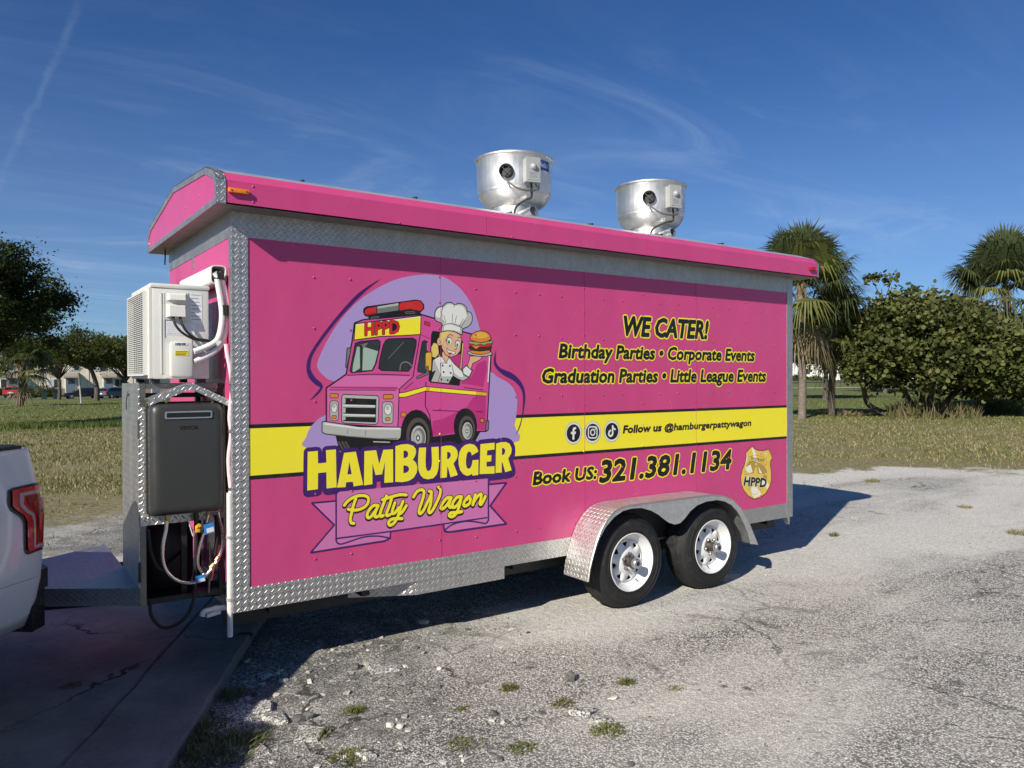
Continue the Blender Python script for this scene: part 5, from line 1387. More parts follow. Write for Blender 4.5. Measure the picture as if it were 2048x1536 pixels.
# ---------------------------------------------------------------- roof exhaust fans
def build_fan(px_, y_rim, r_px, ang_port, ang_box, label, brand):
    Y = 0.60
    c = onY(px_, y_rim, Y); d = (c-Vector(CAM_C)).dot(Vector(CAM_FW)); R = r_px*d/CAM_F
    zr = c.z; zbase = 2.775; H = zr-zbase
    base = Vector((c.x, Y, zbase))
    fan = thing('exhaust_fan', label, 'exhaust fan', base, 0, 'exhaust fans on the trailer roof')
    face = math.atan2(CAM_C[1]-Y, CAM_C[0]-c.x)
    def prt(mb, name, m_, par=fan): return mb.build(name, M[m_], par)
    zn = 0.30*H
    prof = [(R*.60, zn), (R*.66, zn+.01*H), (R*.80, zn+.07*H), (R*.90, zn+.16*H), (R*.945, zn+.27*H), (R*.955, zn+.40*H), (R*.965, H*.95), (R*.985, H*.975), (R*1.01, H*.985), (R*1.012, H*1.005), (R*.99, H*1.012), (R*.965, H*1.0), (R*.94, H*.9), (R*.93, H*.5), (R*.6, H*.40), (0.0, H*.40)]
    mb = MB(); mb.lathe(prof, (0, 0, 0), (0, 0, 1), 64); bowl = prt(mb, 'bowl', 'spun')
    mb = MB(); mb.lathe([(R*.62, -.01), (R*.615, zn*.95), (R*.60, zn+.004)], (0, 0, 0), (0, 0, 1), 48); prt(mb, 'neck', 'spun')
    mb = MB(); s_ = R*.74; mb.box((-s_, -s_, -.10), (s_, s_, .03)); prt(mb, 'curb_cap', 'alu')
    mb = MB(); mb.box((s_*.2, -s_*1.02, -.09), (s_*1.75, -s_*.3, .022)); prt(mb, 'tarred_curb', 'tar')
    mb = MB(); mb.lathe([(R*.55, H*.42), (R*.45, H*.8), (R*.2, H*.92), (0, H*.94)], (0, 0, 0), (0, 0, 1), 24); prt(mb, 'motor_cover', 'alu')
    def polar(a, r_, z): return Vector((math.cos(face+a)*r_, math.sin(face+a)*r_, z))
    # cooling port: black ring with crossed wires
    a = ang_port; n = polar(a, 1, 0); pz = zn+.42*H; cpos = polar(a, R*.945, pz); rp = R*.175
    mb = MB(); mb.lathe([(rp*.8, .028), (rp*.86, .034), (rp, .030), (rp*1.04, .0), (rp*1.0, -.02)], cpos, n, 28); port = prt(mb, 'cooling_port', 'black')
    mb = MB(); mb.lathe([(0, .004), (rp*.85, .004)], cpos, n, 24); prt(mb, 'port_dark', 'heater_dk', port)
    sd = n.cross(Vector((0, 0, 1))); 
    for s_ in (-1, 1):
        u = (sd*s_+Vector((0, 0, 1))).normalized(); mb = MB(); mb.tube([cpos+n*.030-u*rp*.8, cpos+n*.030+u*rp*.8], .0022, 5); prt(mb, 'cross_wire', 'steel', port)
    # switch box with a round knob
    a = ang_box; n2 = polar(a, 1, 0); s2 = n2.cross(Vector((0, 0, 1))); bz = zn+.42*H; bpos = polar(a, R*.96+.030, bz)
    hw, hh = R*.185, R*.30
    mb = MB(); mb.obox(bpos, s2*hw*.92, n2*.032, Vector((0, 0, 1))*hh*.95); bx = prt(mb, 'switch_box', 'box_grey')
    mb = MB(); mb.obox(bpos+n2*.035, s2*hw, n2*.005, Vector((0, 0, 1))*hh); prt(mb, 'box_lid', 'box_grey', bx)
    mb = MB(); mb.obox(bpos+n2*.0415+Vector((0, 0, -hh*.12)), s2*hw*.78, n2*.0012, Vector((0, 0, 1))*hh*.72); prt(mb, 'box_label', 'box_grey', bx)
    for k in range(5):
        mb = MB(); mb.obox(bpos+n2*.0432+Vector((0, 0, -hh*.25-hh*.10*k)), s2*hw*(.6-.05*(k%3)), n2*.0006, Vector((0, 0, 1))*hh*.022); prt(mb, 'print_line', 'ink_grey', bx)
    mb = MB(); mb.lathe([(R*.088, .040), (R*.085, .048), (R*.06, .062), (R*.03, .068), (0, .069)], bpos+Vector((0, 0, hh*.22)), n2, 18); prt(mb, 'knob', 'box_grey', bx)
    # leads
    p0 = cpos+n*.03+Vector((0, 0, -rp*.6)); p3 = bpos+Vector((0, 0, -hh))-s2*hw*.6
    if (p0-(p3)).length > 2: p3 = p0
    mb = MB(); mb.tube(spline([p0, p0+n*.03+Vector((0, 0, -R*.12)), (p0+p3)/2+n*.05+Vector((0, 0, -R*.28)), p3+n2*.01+Vector((0, 0, -.05)), p3], 5), .0065, 8); prt(mb, 'motor_lead', 'steel')
    q0 = bpos+Vector((0, 0, -hh)); mb = MB(); mb.tube(spline([q0, q0+Vector((0, 0, -.10)), polar(a*.7, R*1.0, zn+.02*H), polar(a*.1, R*.78, .12), polar(-.02, R*.74, .02)], 5), .0085, 8); prt(mb, 'supply_cable', 'rubber')
    g = polar(-.02, R*.76, .02); mb = MB(); mb.lathe([(R*.14, -.03), (R*.13, .012), (R*.09, .02), (0, .022)], g, (0, 0, 1), 18); prt(mb, 'cable_boot', 'pvc')
    # grease spout
    gs = polar(a*.85, R*.58, zn*.5); dn = polar(a*.85+.35, 1, 0); mb = MB()
    mb.lathe([(.038, 0), (.038, .13), (.031, .13), (.031, .05), (0, .05)], gs, dn+Vector((0, 0, .12)), 14); prt(mb, 'grease_spout', 'alu')
    # maker's plate on the flank of the bowl
    a0 = ang_box+.30; 
    for z0_, z1_, m_, da in (((.78, .92, 'blue_label', .42), (.46, .775, 'tag_white', .40)) if brand else ((.46, .80, 'tag_white', .40),)):
        mb = MB(); N = 8; vs = []
        for k in range(N+1):
            t = a0+da*k/N
            for zz_ in (z0_, z1_): vs.append(polar(t, R*np.interp(zz_, [.4, .95], [.955, .966])+.0015, H*zz_))
        mb.add(vs, [(2*k, 2*k+2, 2*k+3, 2*k+1) for k in range(N)], 0, True); prt(mb, 'maker_plate', m_, bowl)
    if brand:
        T, Lp = glyphs(brand, 2); xa, xb = extent(brand)
        mp = lambda p: (a0+.02+(p[0]-xa)/(xb-xa)*.36, H*(.815+p[1]/CAPH*.07))
        mb = MB(); vs = []; fs = []
        for t in T:
            b_ = len(vs); vs += [polar(mp(p)[0], R*.9645+.003, mp(p)[1]) for p in t]; fs.append(tuple(range(b_, b_+len(t))))
        mb.add(vs, fs); prt(mb, 'plate_lettering', 'tag_white', bowl)
    else:
        for k in range(4):
            mb = MB(); vs = [polar(a0+.03+.3*j, R*.9605+.003, H*(.72-.06*k+h_)) for j in (0, 1) for h_ in (0, .018)]; mb.add(vs, [(0, 2, 3, 1)]); prt(mb, 'print_line', 'ink_grey', bowl)
build_fan(1028.5, 324, 78, -0.20, 0.40, 'larger-looking exhaust fan nearest the trailer nose, with a blue maker plate', 'VentEdir-IT')
build_fan(1301, 377, 70.5, -0.04, 0.60, 'exhaust fan nearer the rear of the trailer roof, without a blue plate', None)
# ---------------------------------------------------------------- the pickup that tows it (mostly left of the frame)
from mathutils.bvhtree import BVHTree
TAZ = math.radians(40)
T_REAR = Vector((math.sin(TAZ), math.cos(TAZ), 0)); T_HEAD = -T_REAR; T_LEFT = Vector((-T_HEAD.y, T_HEAD.x, 0))
T_CORNER = Vector((-0.812, 0.050, 0)); T_O = T_CORNER - T_LEFT*1.0
truck = thing('pickup_truck', 'white pickup truck with red wrap-round tail lamp hitched to the trailer', 'pickup truck', T_O)
truck.rotation_euler = (0, 0, math.atan2(T_HEAD.y, T_HEAD.x))
bpy.context.view_layer.update()
def tw(p): return T_O + T_HEAD*p[0] + T_LEFT*p[1] + Vector((0, 0, p[2]))
def tl(P):
    d = Vector(P) - T_O; return (d.dot(T_HEAD), d.dot(T_LEFT), d.z)
def tpart(mb, name, m_, par=truck, angle=40, label=None): return tag(mb.build(name, M[m_], par, angle), label)
def bed_section(z):                      # how far the side lies inside the widest line
    return float(np.interp(z, [0.50, 0.60, 0.72, 0.90, 1.06, 1.14, 1.26, 1.325], [0.075, 0.035, 0.012, 0.0, 0.006, 0.02, 0.045, 0.062]))
BEDL = 2.50
def build_truck():
    # bed: one sheet round from the right side over the tail to the left side
    path = []
    r = 0.13
    xs = [BEDL, 2.0, 1.6, 1.2, 0.9, 0.6, 0.4, 0.25, 0.17]
    for x in xs: path.append((x, 1.0, 0, 1))
    for k in range(0, 9):
        a = PI/2*k/8; path.append((r-r*math.sin(a), 1.0-r+r*math.cos(a), -math.sin(a), math.cos(a)))
    for y in (0.7, 0.3, 0.0, -0.3, -0.7): path.append((0.0, y, -1, 0))
    for k in range(0, 9):
        a = PI/2*k/8; path.append((r-r*math.cos(a), -(1.0-r)-r*math.sin(a), -math.cos(a), -math.sin(a)))
    for x in reversed(xs): path.append((x, -1.0, 0, -1))
    zs = [0.50, 0.56, 0.62, 0.72, 0.82, 0.90, 0.98, 1.06, 1.10, 1.14, 1.20, 1.26, 1.30, 1.325]
    mb = MB(); vs = []
    for x, y, nx, ny in path:
        for z in zs:
            q = bed_section(z); vs.append((x-nx*q, y-ny*q, z))
    n = len(zs)
    fs = [(i*n+k, (i+1)*n+k, (i+1)*n+k+1, i*n+k+1) for i in range(len(path)-1) for k in range(n-1)]
    mb.add(vs, fs, 0, True); bed = tpart(mb, 'bed', 'paint_white', angle=60)
    sol = bed.modifiers.new('sheet', 'SOLIDIFY'); sol.thickness = 0.04; sol.offset = -1 
    mb = MB(); mb.box((0.05, -0.92, 0.72), (BEDL, 0.92, 0.76)); tpart(mb, 'bed_floor', 'black')
    # cap rails, and the rolled cover
    for s_ in (1, -1):
        mb = MB(); mb.obox((BEDL/2+.07, s_*0.885, 1.322), (BEDL/2-.07, 0, 0), (0, 0.05, 0), (0, 0, 0.018)); tpart(mb, 'bed_rail', 'black_gloss')
    mb = MB(); mb.obox((0.085, 0, 1.322), (0.03, 0, 0), (0, 0.84, 0), (0, 0, 0.014)); tpart(mb, 'tailgate_cap', 'black_gloss')
    mb = MB(); mb.box((0.17, -0.83, 1.325), (BEDL, 0.83, 1.362), 0, 0.012); tpart(mb, 'bed_cover', 'black')
    # bumper
    mb = MB(); pl = []
    for k in range(-8, 9):
        y = k/8*0.955; pl.append((-0.17+0.17*(max(0, abs(y)-0.60)/0.355)**2.2, y))
    poly = pl + [(0.10, 0.965), (0.10, -0.965)]
    mb.prism(poly, 2, 0.655, 0.745); bp = tpart(mb, 'bumper_step', 'black')
    mb = MB(); mb.prism([(x+0.012, y*0.992) for x, y in poly], 2, 0.47, 0.653); tpart(mb, 'bumper', 'black_gloss')
    mb = MB(); mb.box((-0.26, -0.05, 0.40), (0.30, 0.05, 0.47)); mb.lathe([(0.012, 0), (0.012, 0.05), (0.025, 0.07), (0.0, 0.1)], (-0.21, 0, 0.47), (0, 0, 1), 12); tpart(mb, 'hitch', 'steel_black')
    # cab and bonnet as crowned shells
    def shell(prof, y_of, name, m_, nseg=10):
        """side profile of (x, z), crowned across: half width depends on z"""
        mb = MB(); vs = []; n_ = len(prof); cols = [k/nseg*2-1 for k in range(nseg+1)]
        for c_ in cols:
            e = math.copysign(abs(c_)**0.8, c_)
            for x, z in prof:
                drop = 0.03*abs(c_)**4 if z > 1.0 else 0.0
                vs.append((x, e*y_of(z), z-drop))
        fs = [(i*n_+k, i*n_+(k+1)%n_, (i+1)*n_+(k+1)%n_, (i+1)*n_+k) for i in range(nseg) for k in range(n_)]
        fs += [tuple(range(n_)), tuple(reversed([nseg*n_+k for k in range(n_)]))]
        mb.add(vs, fs, 0, True)
        o = tpart(mb, name, m_, angle=35)
        bm = bmesh.new(); bm.from_mesh(o.data); bmesh.ops.recalc_face_normals(bm, faces=bm.faces); bm.to_mesh(o.data); bm.free(); return o
    hw = lambda z: float(np.interp(z, [0.45, 0.7, 0.95, 1.2, 1.32, 1.85, 1.95], [0.94, 0.99, 1.0, 0.97, 0.93, 0.74, 0.68]))
    cx = BEDL+0.03
    shell([(cx, 0.50), (cx+3.55, 0.48), (cx+3.78, 0.60), (cx+3.80, 1.05), (cx+3.70, 1.16), (cx+2.55, 1.27), (cx+2.40, 1.29), (cx, 1.31)], hw, 'lower_body', 'paint_white')
    cabn = shell([(cx+0.01, 1.30), (cx+2.45, 1.285), (cx+1.75, 1.86), (cx+1.55, 1.925), (cx+0.9, 1.945), (cx+0.35, 1.915), (cx+0.14, 1.86)], hw, 'cab', 'paint_white')
    for s_ in (1, -1):
        for a, b, c, d in (((cx+0.22, 1.36), (cx+1.05, 1.36), (cx+1.05, 1.80), (cx+0.34, 1.80)), ((cx+1.12, 1.36), (cx+2.18, 1.36), (cx+1.68, 1.80), (cx+1.12, 1.80))):
            mb = MB(); q = [(p[0], s_*(hw(p[1])+0.004), p[1]-0.0) for p in (a, b, c, d)]
            mb.add(q, [(0, 1, 2, 3) if s_ < 0 else (3, 2, 1, 0)]); tpart(mb, 'side_window', 'glass_dark', cabn)
        mb = MB(); mb.box((cx+1.85, s_*1.0, 1.28), (cx+1.98, s_*1.20, 1.50), 0, 0.02); tpart(mb, 'door_mirror', 'black_gloss', cabn)
        for x in (1.35, cx+2.95):
            mb = MB(); mb.lathe([(0.0, 0.0), (0.45, 0.0), (0.45, -0.02)], (x, s_*1.004, 0.50), (0, s_, 0), 32); tpart(mb, 'wheel_arch', 'rubber')
            mb = MB(); mb.lathe([(0.24, 0.0), (0.30, 0.008), (0.37, 0.0), (0.405, -0.04), (0.405, -0.22), (0.36, -0.26), (0.2, -0.26)], (x, s_*1.03, 0.405), (0, s_, 0), 40); wh = tpart(mb, 'tyre', 'tyre')
            mb = MB(); mb.lathe([(0.245, 0.005), (0.235, -0.02), (0.18, -0.04), (0.07, -0.03), (0.05, 0.0), (0.0, 0.0)], (x, s_*1.03, 0.405), (0, s_, 0), 30); tpart(mb, 'rim', 'alu', wh)
    mb = MB(); q = [(cx+2.40, -0.88, 1.31), (cx+2.40, 0.88, 1.31), (cx+1.80, 0.72, 1.83), (cx+1.80, -0.72, 1.83)]; mb.add([(x+0.03, y, z) for x, y, z in q], [(0, 1, 2, 3)]); tpart(mb, 'windscreen', 'glass_dark', cabn)
    mb = MB(); mb.add([(cx-0.002, -0.78, 1.38), (cx-0.002, 0.78, 1.38), (cx+0.10, 0.68, 1.80), (cx+0.10, -0.68, 1.80)], [(3, 2, 1, 0)]); tpart(mb, 'rear_window', 'glass_dark', cabn)
    mb = MB(); mb.box((cx+3.79, -0.7, 0.72), (cx+3.83, 0.7, 1.05), 0, 0.02); tpart(mb, 'grille', 'black_gloss')
    mb = MB(); mb.box((cx+3.65, -0.98, 0.50), (cx+3.92, 0.98, 0.70), 0, 0.03); tpart(mb, 'front_bumper', 'alu')
    # frame and exhaust underneath
    mb = MB()
    for y in (0.45, -0.45): mb.box((0.1, y-0.04, 0.42), (5.4, y+0.04, 0.52))
    tpart(mb, 'frame_rails', 'steel_black')
    return bed
bed = build_truck()
def tail_lamp():
    """the lamp follows the turn of the bed corner: its outline is laid on the sheet"""
    me = bed.data
    bv = BVHTree.FromPolygons([tw(v.co) for v in me.vertices], [tuple(p.vertices) for p in me.polygons])
    def Z(p): return (p[0]/3.49, 860+p[1]/3.49)
    outer = [(50,425),(75,408),(180,383),(272,362),(290,385),(300,520),(300,640),(292,832),(240,852),(192,870),(172,862),(165,830),(160,650),(140,612),(72,566),(56,540),(48,500)]
    red = [(72,425),(180,402),(275,380),(286,400),(292,640),(284,812),(240,832),(195,845),(182,828),(178,640),(160,600),(90,550),(75,530)]
    clear = [(120,445),(190,430),(283,410),(284,432),(200,452),(152,462),(148,520),(185,560),(218,580),(232,620),(232,800),(288,782),(287,806),(222,822),(218,640),(205,598),(165,575),(130,540),(120,520)]
    dark = [(172,470),(282,440),(288,600),(282,770),(246,785),(246,600),(225,560),(175,510)]
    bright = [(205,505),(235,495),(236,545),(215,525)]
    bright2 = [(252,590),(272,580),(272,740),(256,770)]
    polys = dict(black_gloss=outer, lampred=red, lampclear=clear, lampdark=dark)
    grid = []
    for gx in range(0, 14):
        for gy in range(0, 26):
            x, y = 40+gx*20, 350+gy*20.5; grid.append([Z((x, y)), Z((x+20, y)), Z((x+20, y+20.5)), Z((x, y+20.5))])
    par = None
    lift = dict(black_gloss=.004, lampred=.010, lampclear=.012, lampdark=.013)
    for k, name in (('black_gloss', 'lamp_housing'), ('lampred', 'lamp_lens'), ('lampclear', 'lamp_light_guide'), ('lampdark', 'lamp_reflector')):
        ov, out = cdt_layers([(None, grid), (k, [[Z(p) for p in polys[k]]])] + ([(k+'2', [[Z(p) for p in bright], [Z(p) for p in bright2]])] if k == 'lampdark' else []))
        def lay(tris, lf, nm, mat):
            nonlocal par
            mb = MB(); idx = {}; vs = []
            ok = []
            for f in tris:
                g = []
                for i in f:
                    if i not in idx:
                        d = Vector(ray(ov[i].x, ov[i].y)); h = bv.ray_cast(Vector(CAM_C), d.normalized())
                        if h[0] is None: idx[i] = None
                        else:
                            nn = h[1] if h[1].dot(d) < 0 else -h[1]
                            idx[i] = len(vs); vs.append(tl(h[0]+nn*lf))
                    g.append(idx[i])
                if None not in g: ok.append(tuple(g))
            mb.add(vs, ok, 0, True)
            o = tpart(mb, nm, mat, par or truck, 50)
            bm = bmesh.new(); bm.from_mesh(o.data); bmesh.ops.recalc_face_normals(bm, faces=bm.faces); bm.to_mesh(o.data); bm.free()
            if par is None: par = o
        lay(out.get(k, []), lift[k], name, k)
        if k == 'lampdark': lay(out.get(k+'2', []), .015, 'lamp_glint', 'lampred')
tail_lamp()
def panel_crease():
    """body crease of the bed side, its shade painted as a thin grey strip on the sheet"""
    me = bed.data
    bv = BVHTree.FromPolygons([tw(v.co) for v in me.vertices], [tuple(p.vertices) for p in me.polygons])
    vs = []  # grey strip painted in for the shading of the body crease
    for k in range(13):
        x = -30+k*8.8; y = 1187-0.335*(x+30)
        for dy in (0, 1.7):
            d = Vector(ray(x, y+dy)); h = bv.ray_cast(Vector(CAM_C), d.normalized())
            if h[0] is None: break
            nn = h[1] if h[1].dot(d) < 0 else -h[1]; vs.append(tl(h[0]+nn*0.0012))
    n = len(vs)//2; mb = MB(); mb.add(vs[:2*n], [(2*i, 2*i+1, 2*i+3, 2*i+2) for i in range(n-1)]); tpart(mb, 'crease_shade', 'box_grey')
panel_crease()
# ---------------------------------------------------------------- plants
def leafmat(name, a, b, rough=0.5, trans=0.25):
    t = NT(name); c = t.pos()
    col = t.mix(t.noise(c, 2.3, 4, 0.7), a, b)
    t.set(col=col, rough=rough, spec=0.2)
    tr = t.n.new('ShaderNodeBsdfTranslucent'); t.l.new(t.mix(0.5, col, (0.20, 0.26, 0.03)), tr.inputs[0])
    mx = t.n.new('ShaderNodeMixShader'); mx.inputs[0].default_value = trans
    t.l.new(t.b.outputs[0], mx.inputs[1]); t.l.new(tr.outputs[0], mx.inputs[2])
    t.l.new(mx.outputs[0], t.n['Material Output'].inputs[0]); return t.m
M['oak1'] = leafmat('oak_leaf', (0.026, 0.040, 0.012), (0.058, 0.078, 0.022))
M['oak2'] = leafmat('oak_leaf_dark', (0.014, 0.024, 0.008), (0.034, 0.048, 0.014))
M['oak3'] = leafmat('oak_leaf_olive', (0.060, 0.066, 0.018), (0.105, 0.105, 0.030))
M['grape1'] = leafmat('sea_grape_leaf', (0.085, 0.098, 0.026), (0.145, 0.155, 0.050), 0.55)
M['grape2'] = leafmat('sea_grape_leaf_dark', (0.040, 0.050, 0.016), (0.075, 0.088, 0.028), 0.55)
M['grape3'] = leafmat('sea_grape_leaf_pale', (0.135, 0.14, 0.048), (0.19, 0.19, 0.07), 0.6)
M['grape4'] = leafmat('sea_grape_leaf_turning', (0.17, 0.10, 0.03), (0.23, 0.15, 0.05), 0.45)
M['palm1'] = leafmat('palm_frond', (0.045, 0.062, 0.026), (0.095, 0.115, 0.050), 0.42)
M['palm2'] = leafmat('palm_frond_yellow', (0.10, 0.115, 0.030), (0.19, 0.19, 0.065), 0.42)
M['palm_dead'] = leafmat('palm_frond_dead', (0.22, 0.165, 0.095), (0.36, 0.28, 0.17), 0.7)
M['palm_brown'] = leafmat('palm_flower_stalk', (0.12, 0.095, 0.055), (0.20, 0.16, 0.10), 0.8)
M['straw'] = leafmat('dry_grass_blade', (0.24, 0.20, 0.10), (0.45, 0.39, 0.22), 0.7, 0.2)
M['olive'] = leafmat('olive_grass_blade', (0.085, 0.090, 0.028), (0.17, 0.165, 0.055), 0.6, 0.25)
M['blade'] = leafmat('green_grass_blade', (0.085, 0.115, 0.026), (0.16, 0.19, 0.055), 0.6, 0.25)
M['hedge'] = leafmat('hedge_leaf', (0.035, 0.065, 0.015), (0.085, 0.12, 0.03))
M['hedge_red'] = leafmat('bronze_leaf', (0.060, 0.030, 0.016), (0.10, 0.055, 0.024))
def bark(name, a, b, ring=0.0):
    t = NT(name); c = t.pos()
    n1 = t.noise(t.mapping(c, (9, 9, 3 if not ring else 14)), 1.0, 5, 0.7); n2 = t.noise(c, 30, 4, 0.7)
    col = t.mix(t.rng(n1, 0.3, 0.7), a, b)
    if ring: col = t.mix(t.rng(t.noise(t.mapping(c, (14, 14, 9)), 1.0, 4, 0.7), 0.60, 0.70), col, (0.46, 0.42, 0.37))
    t.set(col=col, rough=0.9, spec=0.2); t.bump(t.math('ADD', n1, t.math('MULTIPLY', n2, 0.5)), 0.8, 0.04); return t.m
M['bark'] = bark('oak_bark', (0.055, 0.045, 0.036), (0.145, 0.12, 0.10))
M['bark_pale'] = bark('palm_bark', (0.12, 0.098, 0.078), (0.24, 0.20, 0.165), 1.0)
M['bark_dark'] = bark('palm_bark_dark', (0.06, 0.05, 0.04), (0.16, 0.13, 0.105), 0.0)
NR = np.random.default_rng(11)
def leaves(cent, size, nside=4, asp=0.55, up=0.35, rng=NR):
    """flat leaves with nside corners at the given points"""
    n = len(cent)
    nrm = rng.normal(size=(n, 3)); nrm[:, 2] += up*2; nrm /= np.linalg.norm(nrm, axis=1)[:, None]
    a = rng.normal(size=(n, 3)); a -= nrm*(a*nrm).sum(1)[:, None]; a /= np.linalg.norm(a, axis=1)[:, None]
    b = np.cross(nrm, a); s = size*rng.uniform(0.6, 1.25, n)
    ang = 2*PI*np.arange(nside)/nside
    V = cent[:, None, :] + s[:, None, None]*(a[:, None, :]*np.cos(ang)[None, :, None] + asp*b[:, None, :]*np.sin(ang)[None, :, None])
    F = np.arange(n*nside).reshape(n, nside)
    return V.reshape(-1, 3), F
def limb_tree(name, label, base, lean, height, crown_c, crown_r, nclump, nleaf, lsize, mats, seed, trunk_r=0.2, nside=4, asp=0.55, clump=0.55, barkm='bark', flat=0.0, group=None, gap=0.0, trunk_pts=None):
    """trunk with limbs reaching into a crown of leaf clumps; crown_c relative to base"""
    rng = np.random.default_rng(seed)
    t = thing(name, label, 'tree', base, 0, group)
    cc = np.array(crown_c); cr = np.array(crown_r)
    # clump centres: denser towards the outside, uneven
    P = rng.normal(size=(nclump*3, 3)); P /= np.linalg.norm(P, axis=1)[:, None]
    rad = rng.uniform(0.35, 1.0, len(P))**0.6
    lump = 1 + 0.22*np.sin(P[:, 0]*4.1+seed)*np.cos(P[:, 1]*3.7+seed*2) + 0.16*np.sin(P[:, 2]*6+P[:, 0]*5+seed)
    P = P*rad[:, None]*lump[:, None]
    if flat: P = P[P[:, 2] > -flat]
    P = P[:nclump]
    C = cc + P*cr
    fork = Vector(trunk_pts[-1]) if trunk_pts else Vector((lean[0], lean[1], height))
    mb = MB()
    tp = [Vector(q) for q in trunk_pts] if trunk_pts else [Vector((0, 0, -0.1)), fork*0.45+Vector((0.03*height, 0, 0)), fork]
    tp = spline(tp, 5); m_ = len(tp)
    mb.tube(tp, [trunk_r*(1.25 if k == 0 else 1)*(1-0.35*k/(m_-1)) for k in range(m_)], 10)
    mb.build('trunk', M[barkm], t)
    mb = MB()
    far = C[np.argsort(-np.linalg.norm((C-np.array(fork))/cr, axis=1))][:: max(1, nclump//34)]
    for q in far[:34]:
        q = Vector(q); mid = fork.lerp(q, 0.5)+Vector((rng.normal()*0.1, rng.normal()*0.1, 0.15))*float(cr.min())*0.5
        pts = spline([fork, mid, q], 4); k = len(pts)
        mb.tube(pts, [trunk_r*0.36*(1-0.85*j/(k-1)) for j in range(k)], 6)
    mb.build('limbs', M[barkm], t)
    w = rng.uniform(0.5, 1.5, len(C)); idx = rng.choice(len(C), nleaf, p=w/w.sum())
    pos = C[idx] + rng.normal(size=(nleaf, 3))*clump*np.array([1, 1, 0.7])*rng.uniform(.5, 1.0, (len(C), 1))[idx]
    V, F = leaves(pos, lsize, nside, asp, 0.35, rng)
    tone = rng.random(len(C))[idx]*0.6 + rng.random(nleaf)*0.4
    mi = np.digitize(tone, np.linspace(0, 1, len(mats)+1)[1:-1])
    raw_mesh('crown', V, F, [M[q] for q in mats], t, mi)
    return t
def fan_frond(rng, base, direc, length, droop, nleaf, fan_r, dead=False):
    """one palmetto leaf: a stalk and a fan of narrow leaflets; returns triangles"""
    d = np.array(direc)/np.linalg.norm(direc); up = np.array([0, 0, 1.0])
    side = np.cross(d, up); sl = np.linalg.norm(side); side = side/sl if sl > 1e-3 else np.array([1.0, 0, 0]); nor = np.cross(side, d)
    tip = np.array(base) + d*length + np.array([0, 0, -droop*length*0.25])
    tris, st = [], []
    w = 0.022
    st.append([np.array(base)-side*w, np.array(base)+side*w, tip])
    V = []
    for k in range(nleaf):
        a = (k/(nleaf-1)-0.5)*2*math.radians(118)
        ld = d*math.cos(a) + side*math.sin(a)*0.98 + nor*(0.25*math.cos(a*0.7)-0.12)
        ld /= np.linalg.norm(ld); L_ = fan_r*(1-0.22*abs(a)/2.0)*rng.uniform(0.85, 1.1)
        lw = 0.021*fan_r
        pv = np.cross(ld, nor); pv /= max(1e-6, np.linalg.norm(pv))
        mid = tip + ld*L_*0.55 + np.array([0, 0, -0.05-0.10*droop])*L_
        end = tip + ld*L_*0.92 + np.array([0, 0, -0.12-0.62*droop*rng.uniform(0.3, 1.5)])*L_
        tris += [[tip-pv*lw*.3, mid-pv*lw, mid+pv*lw], [tip-pv*lw*.3, mid+pv*lw, tip+pv*lw*.3], [mid-pv*lw, end, mid+pv*lw]]
    return tris, st
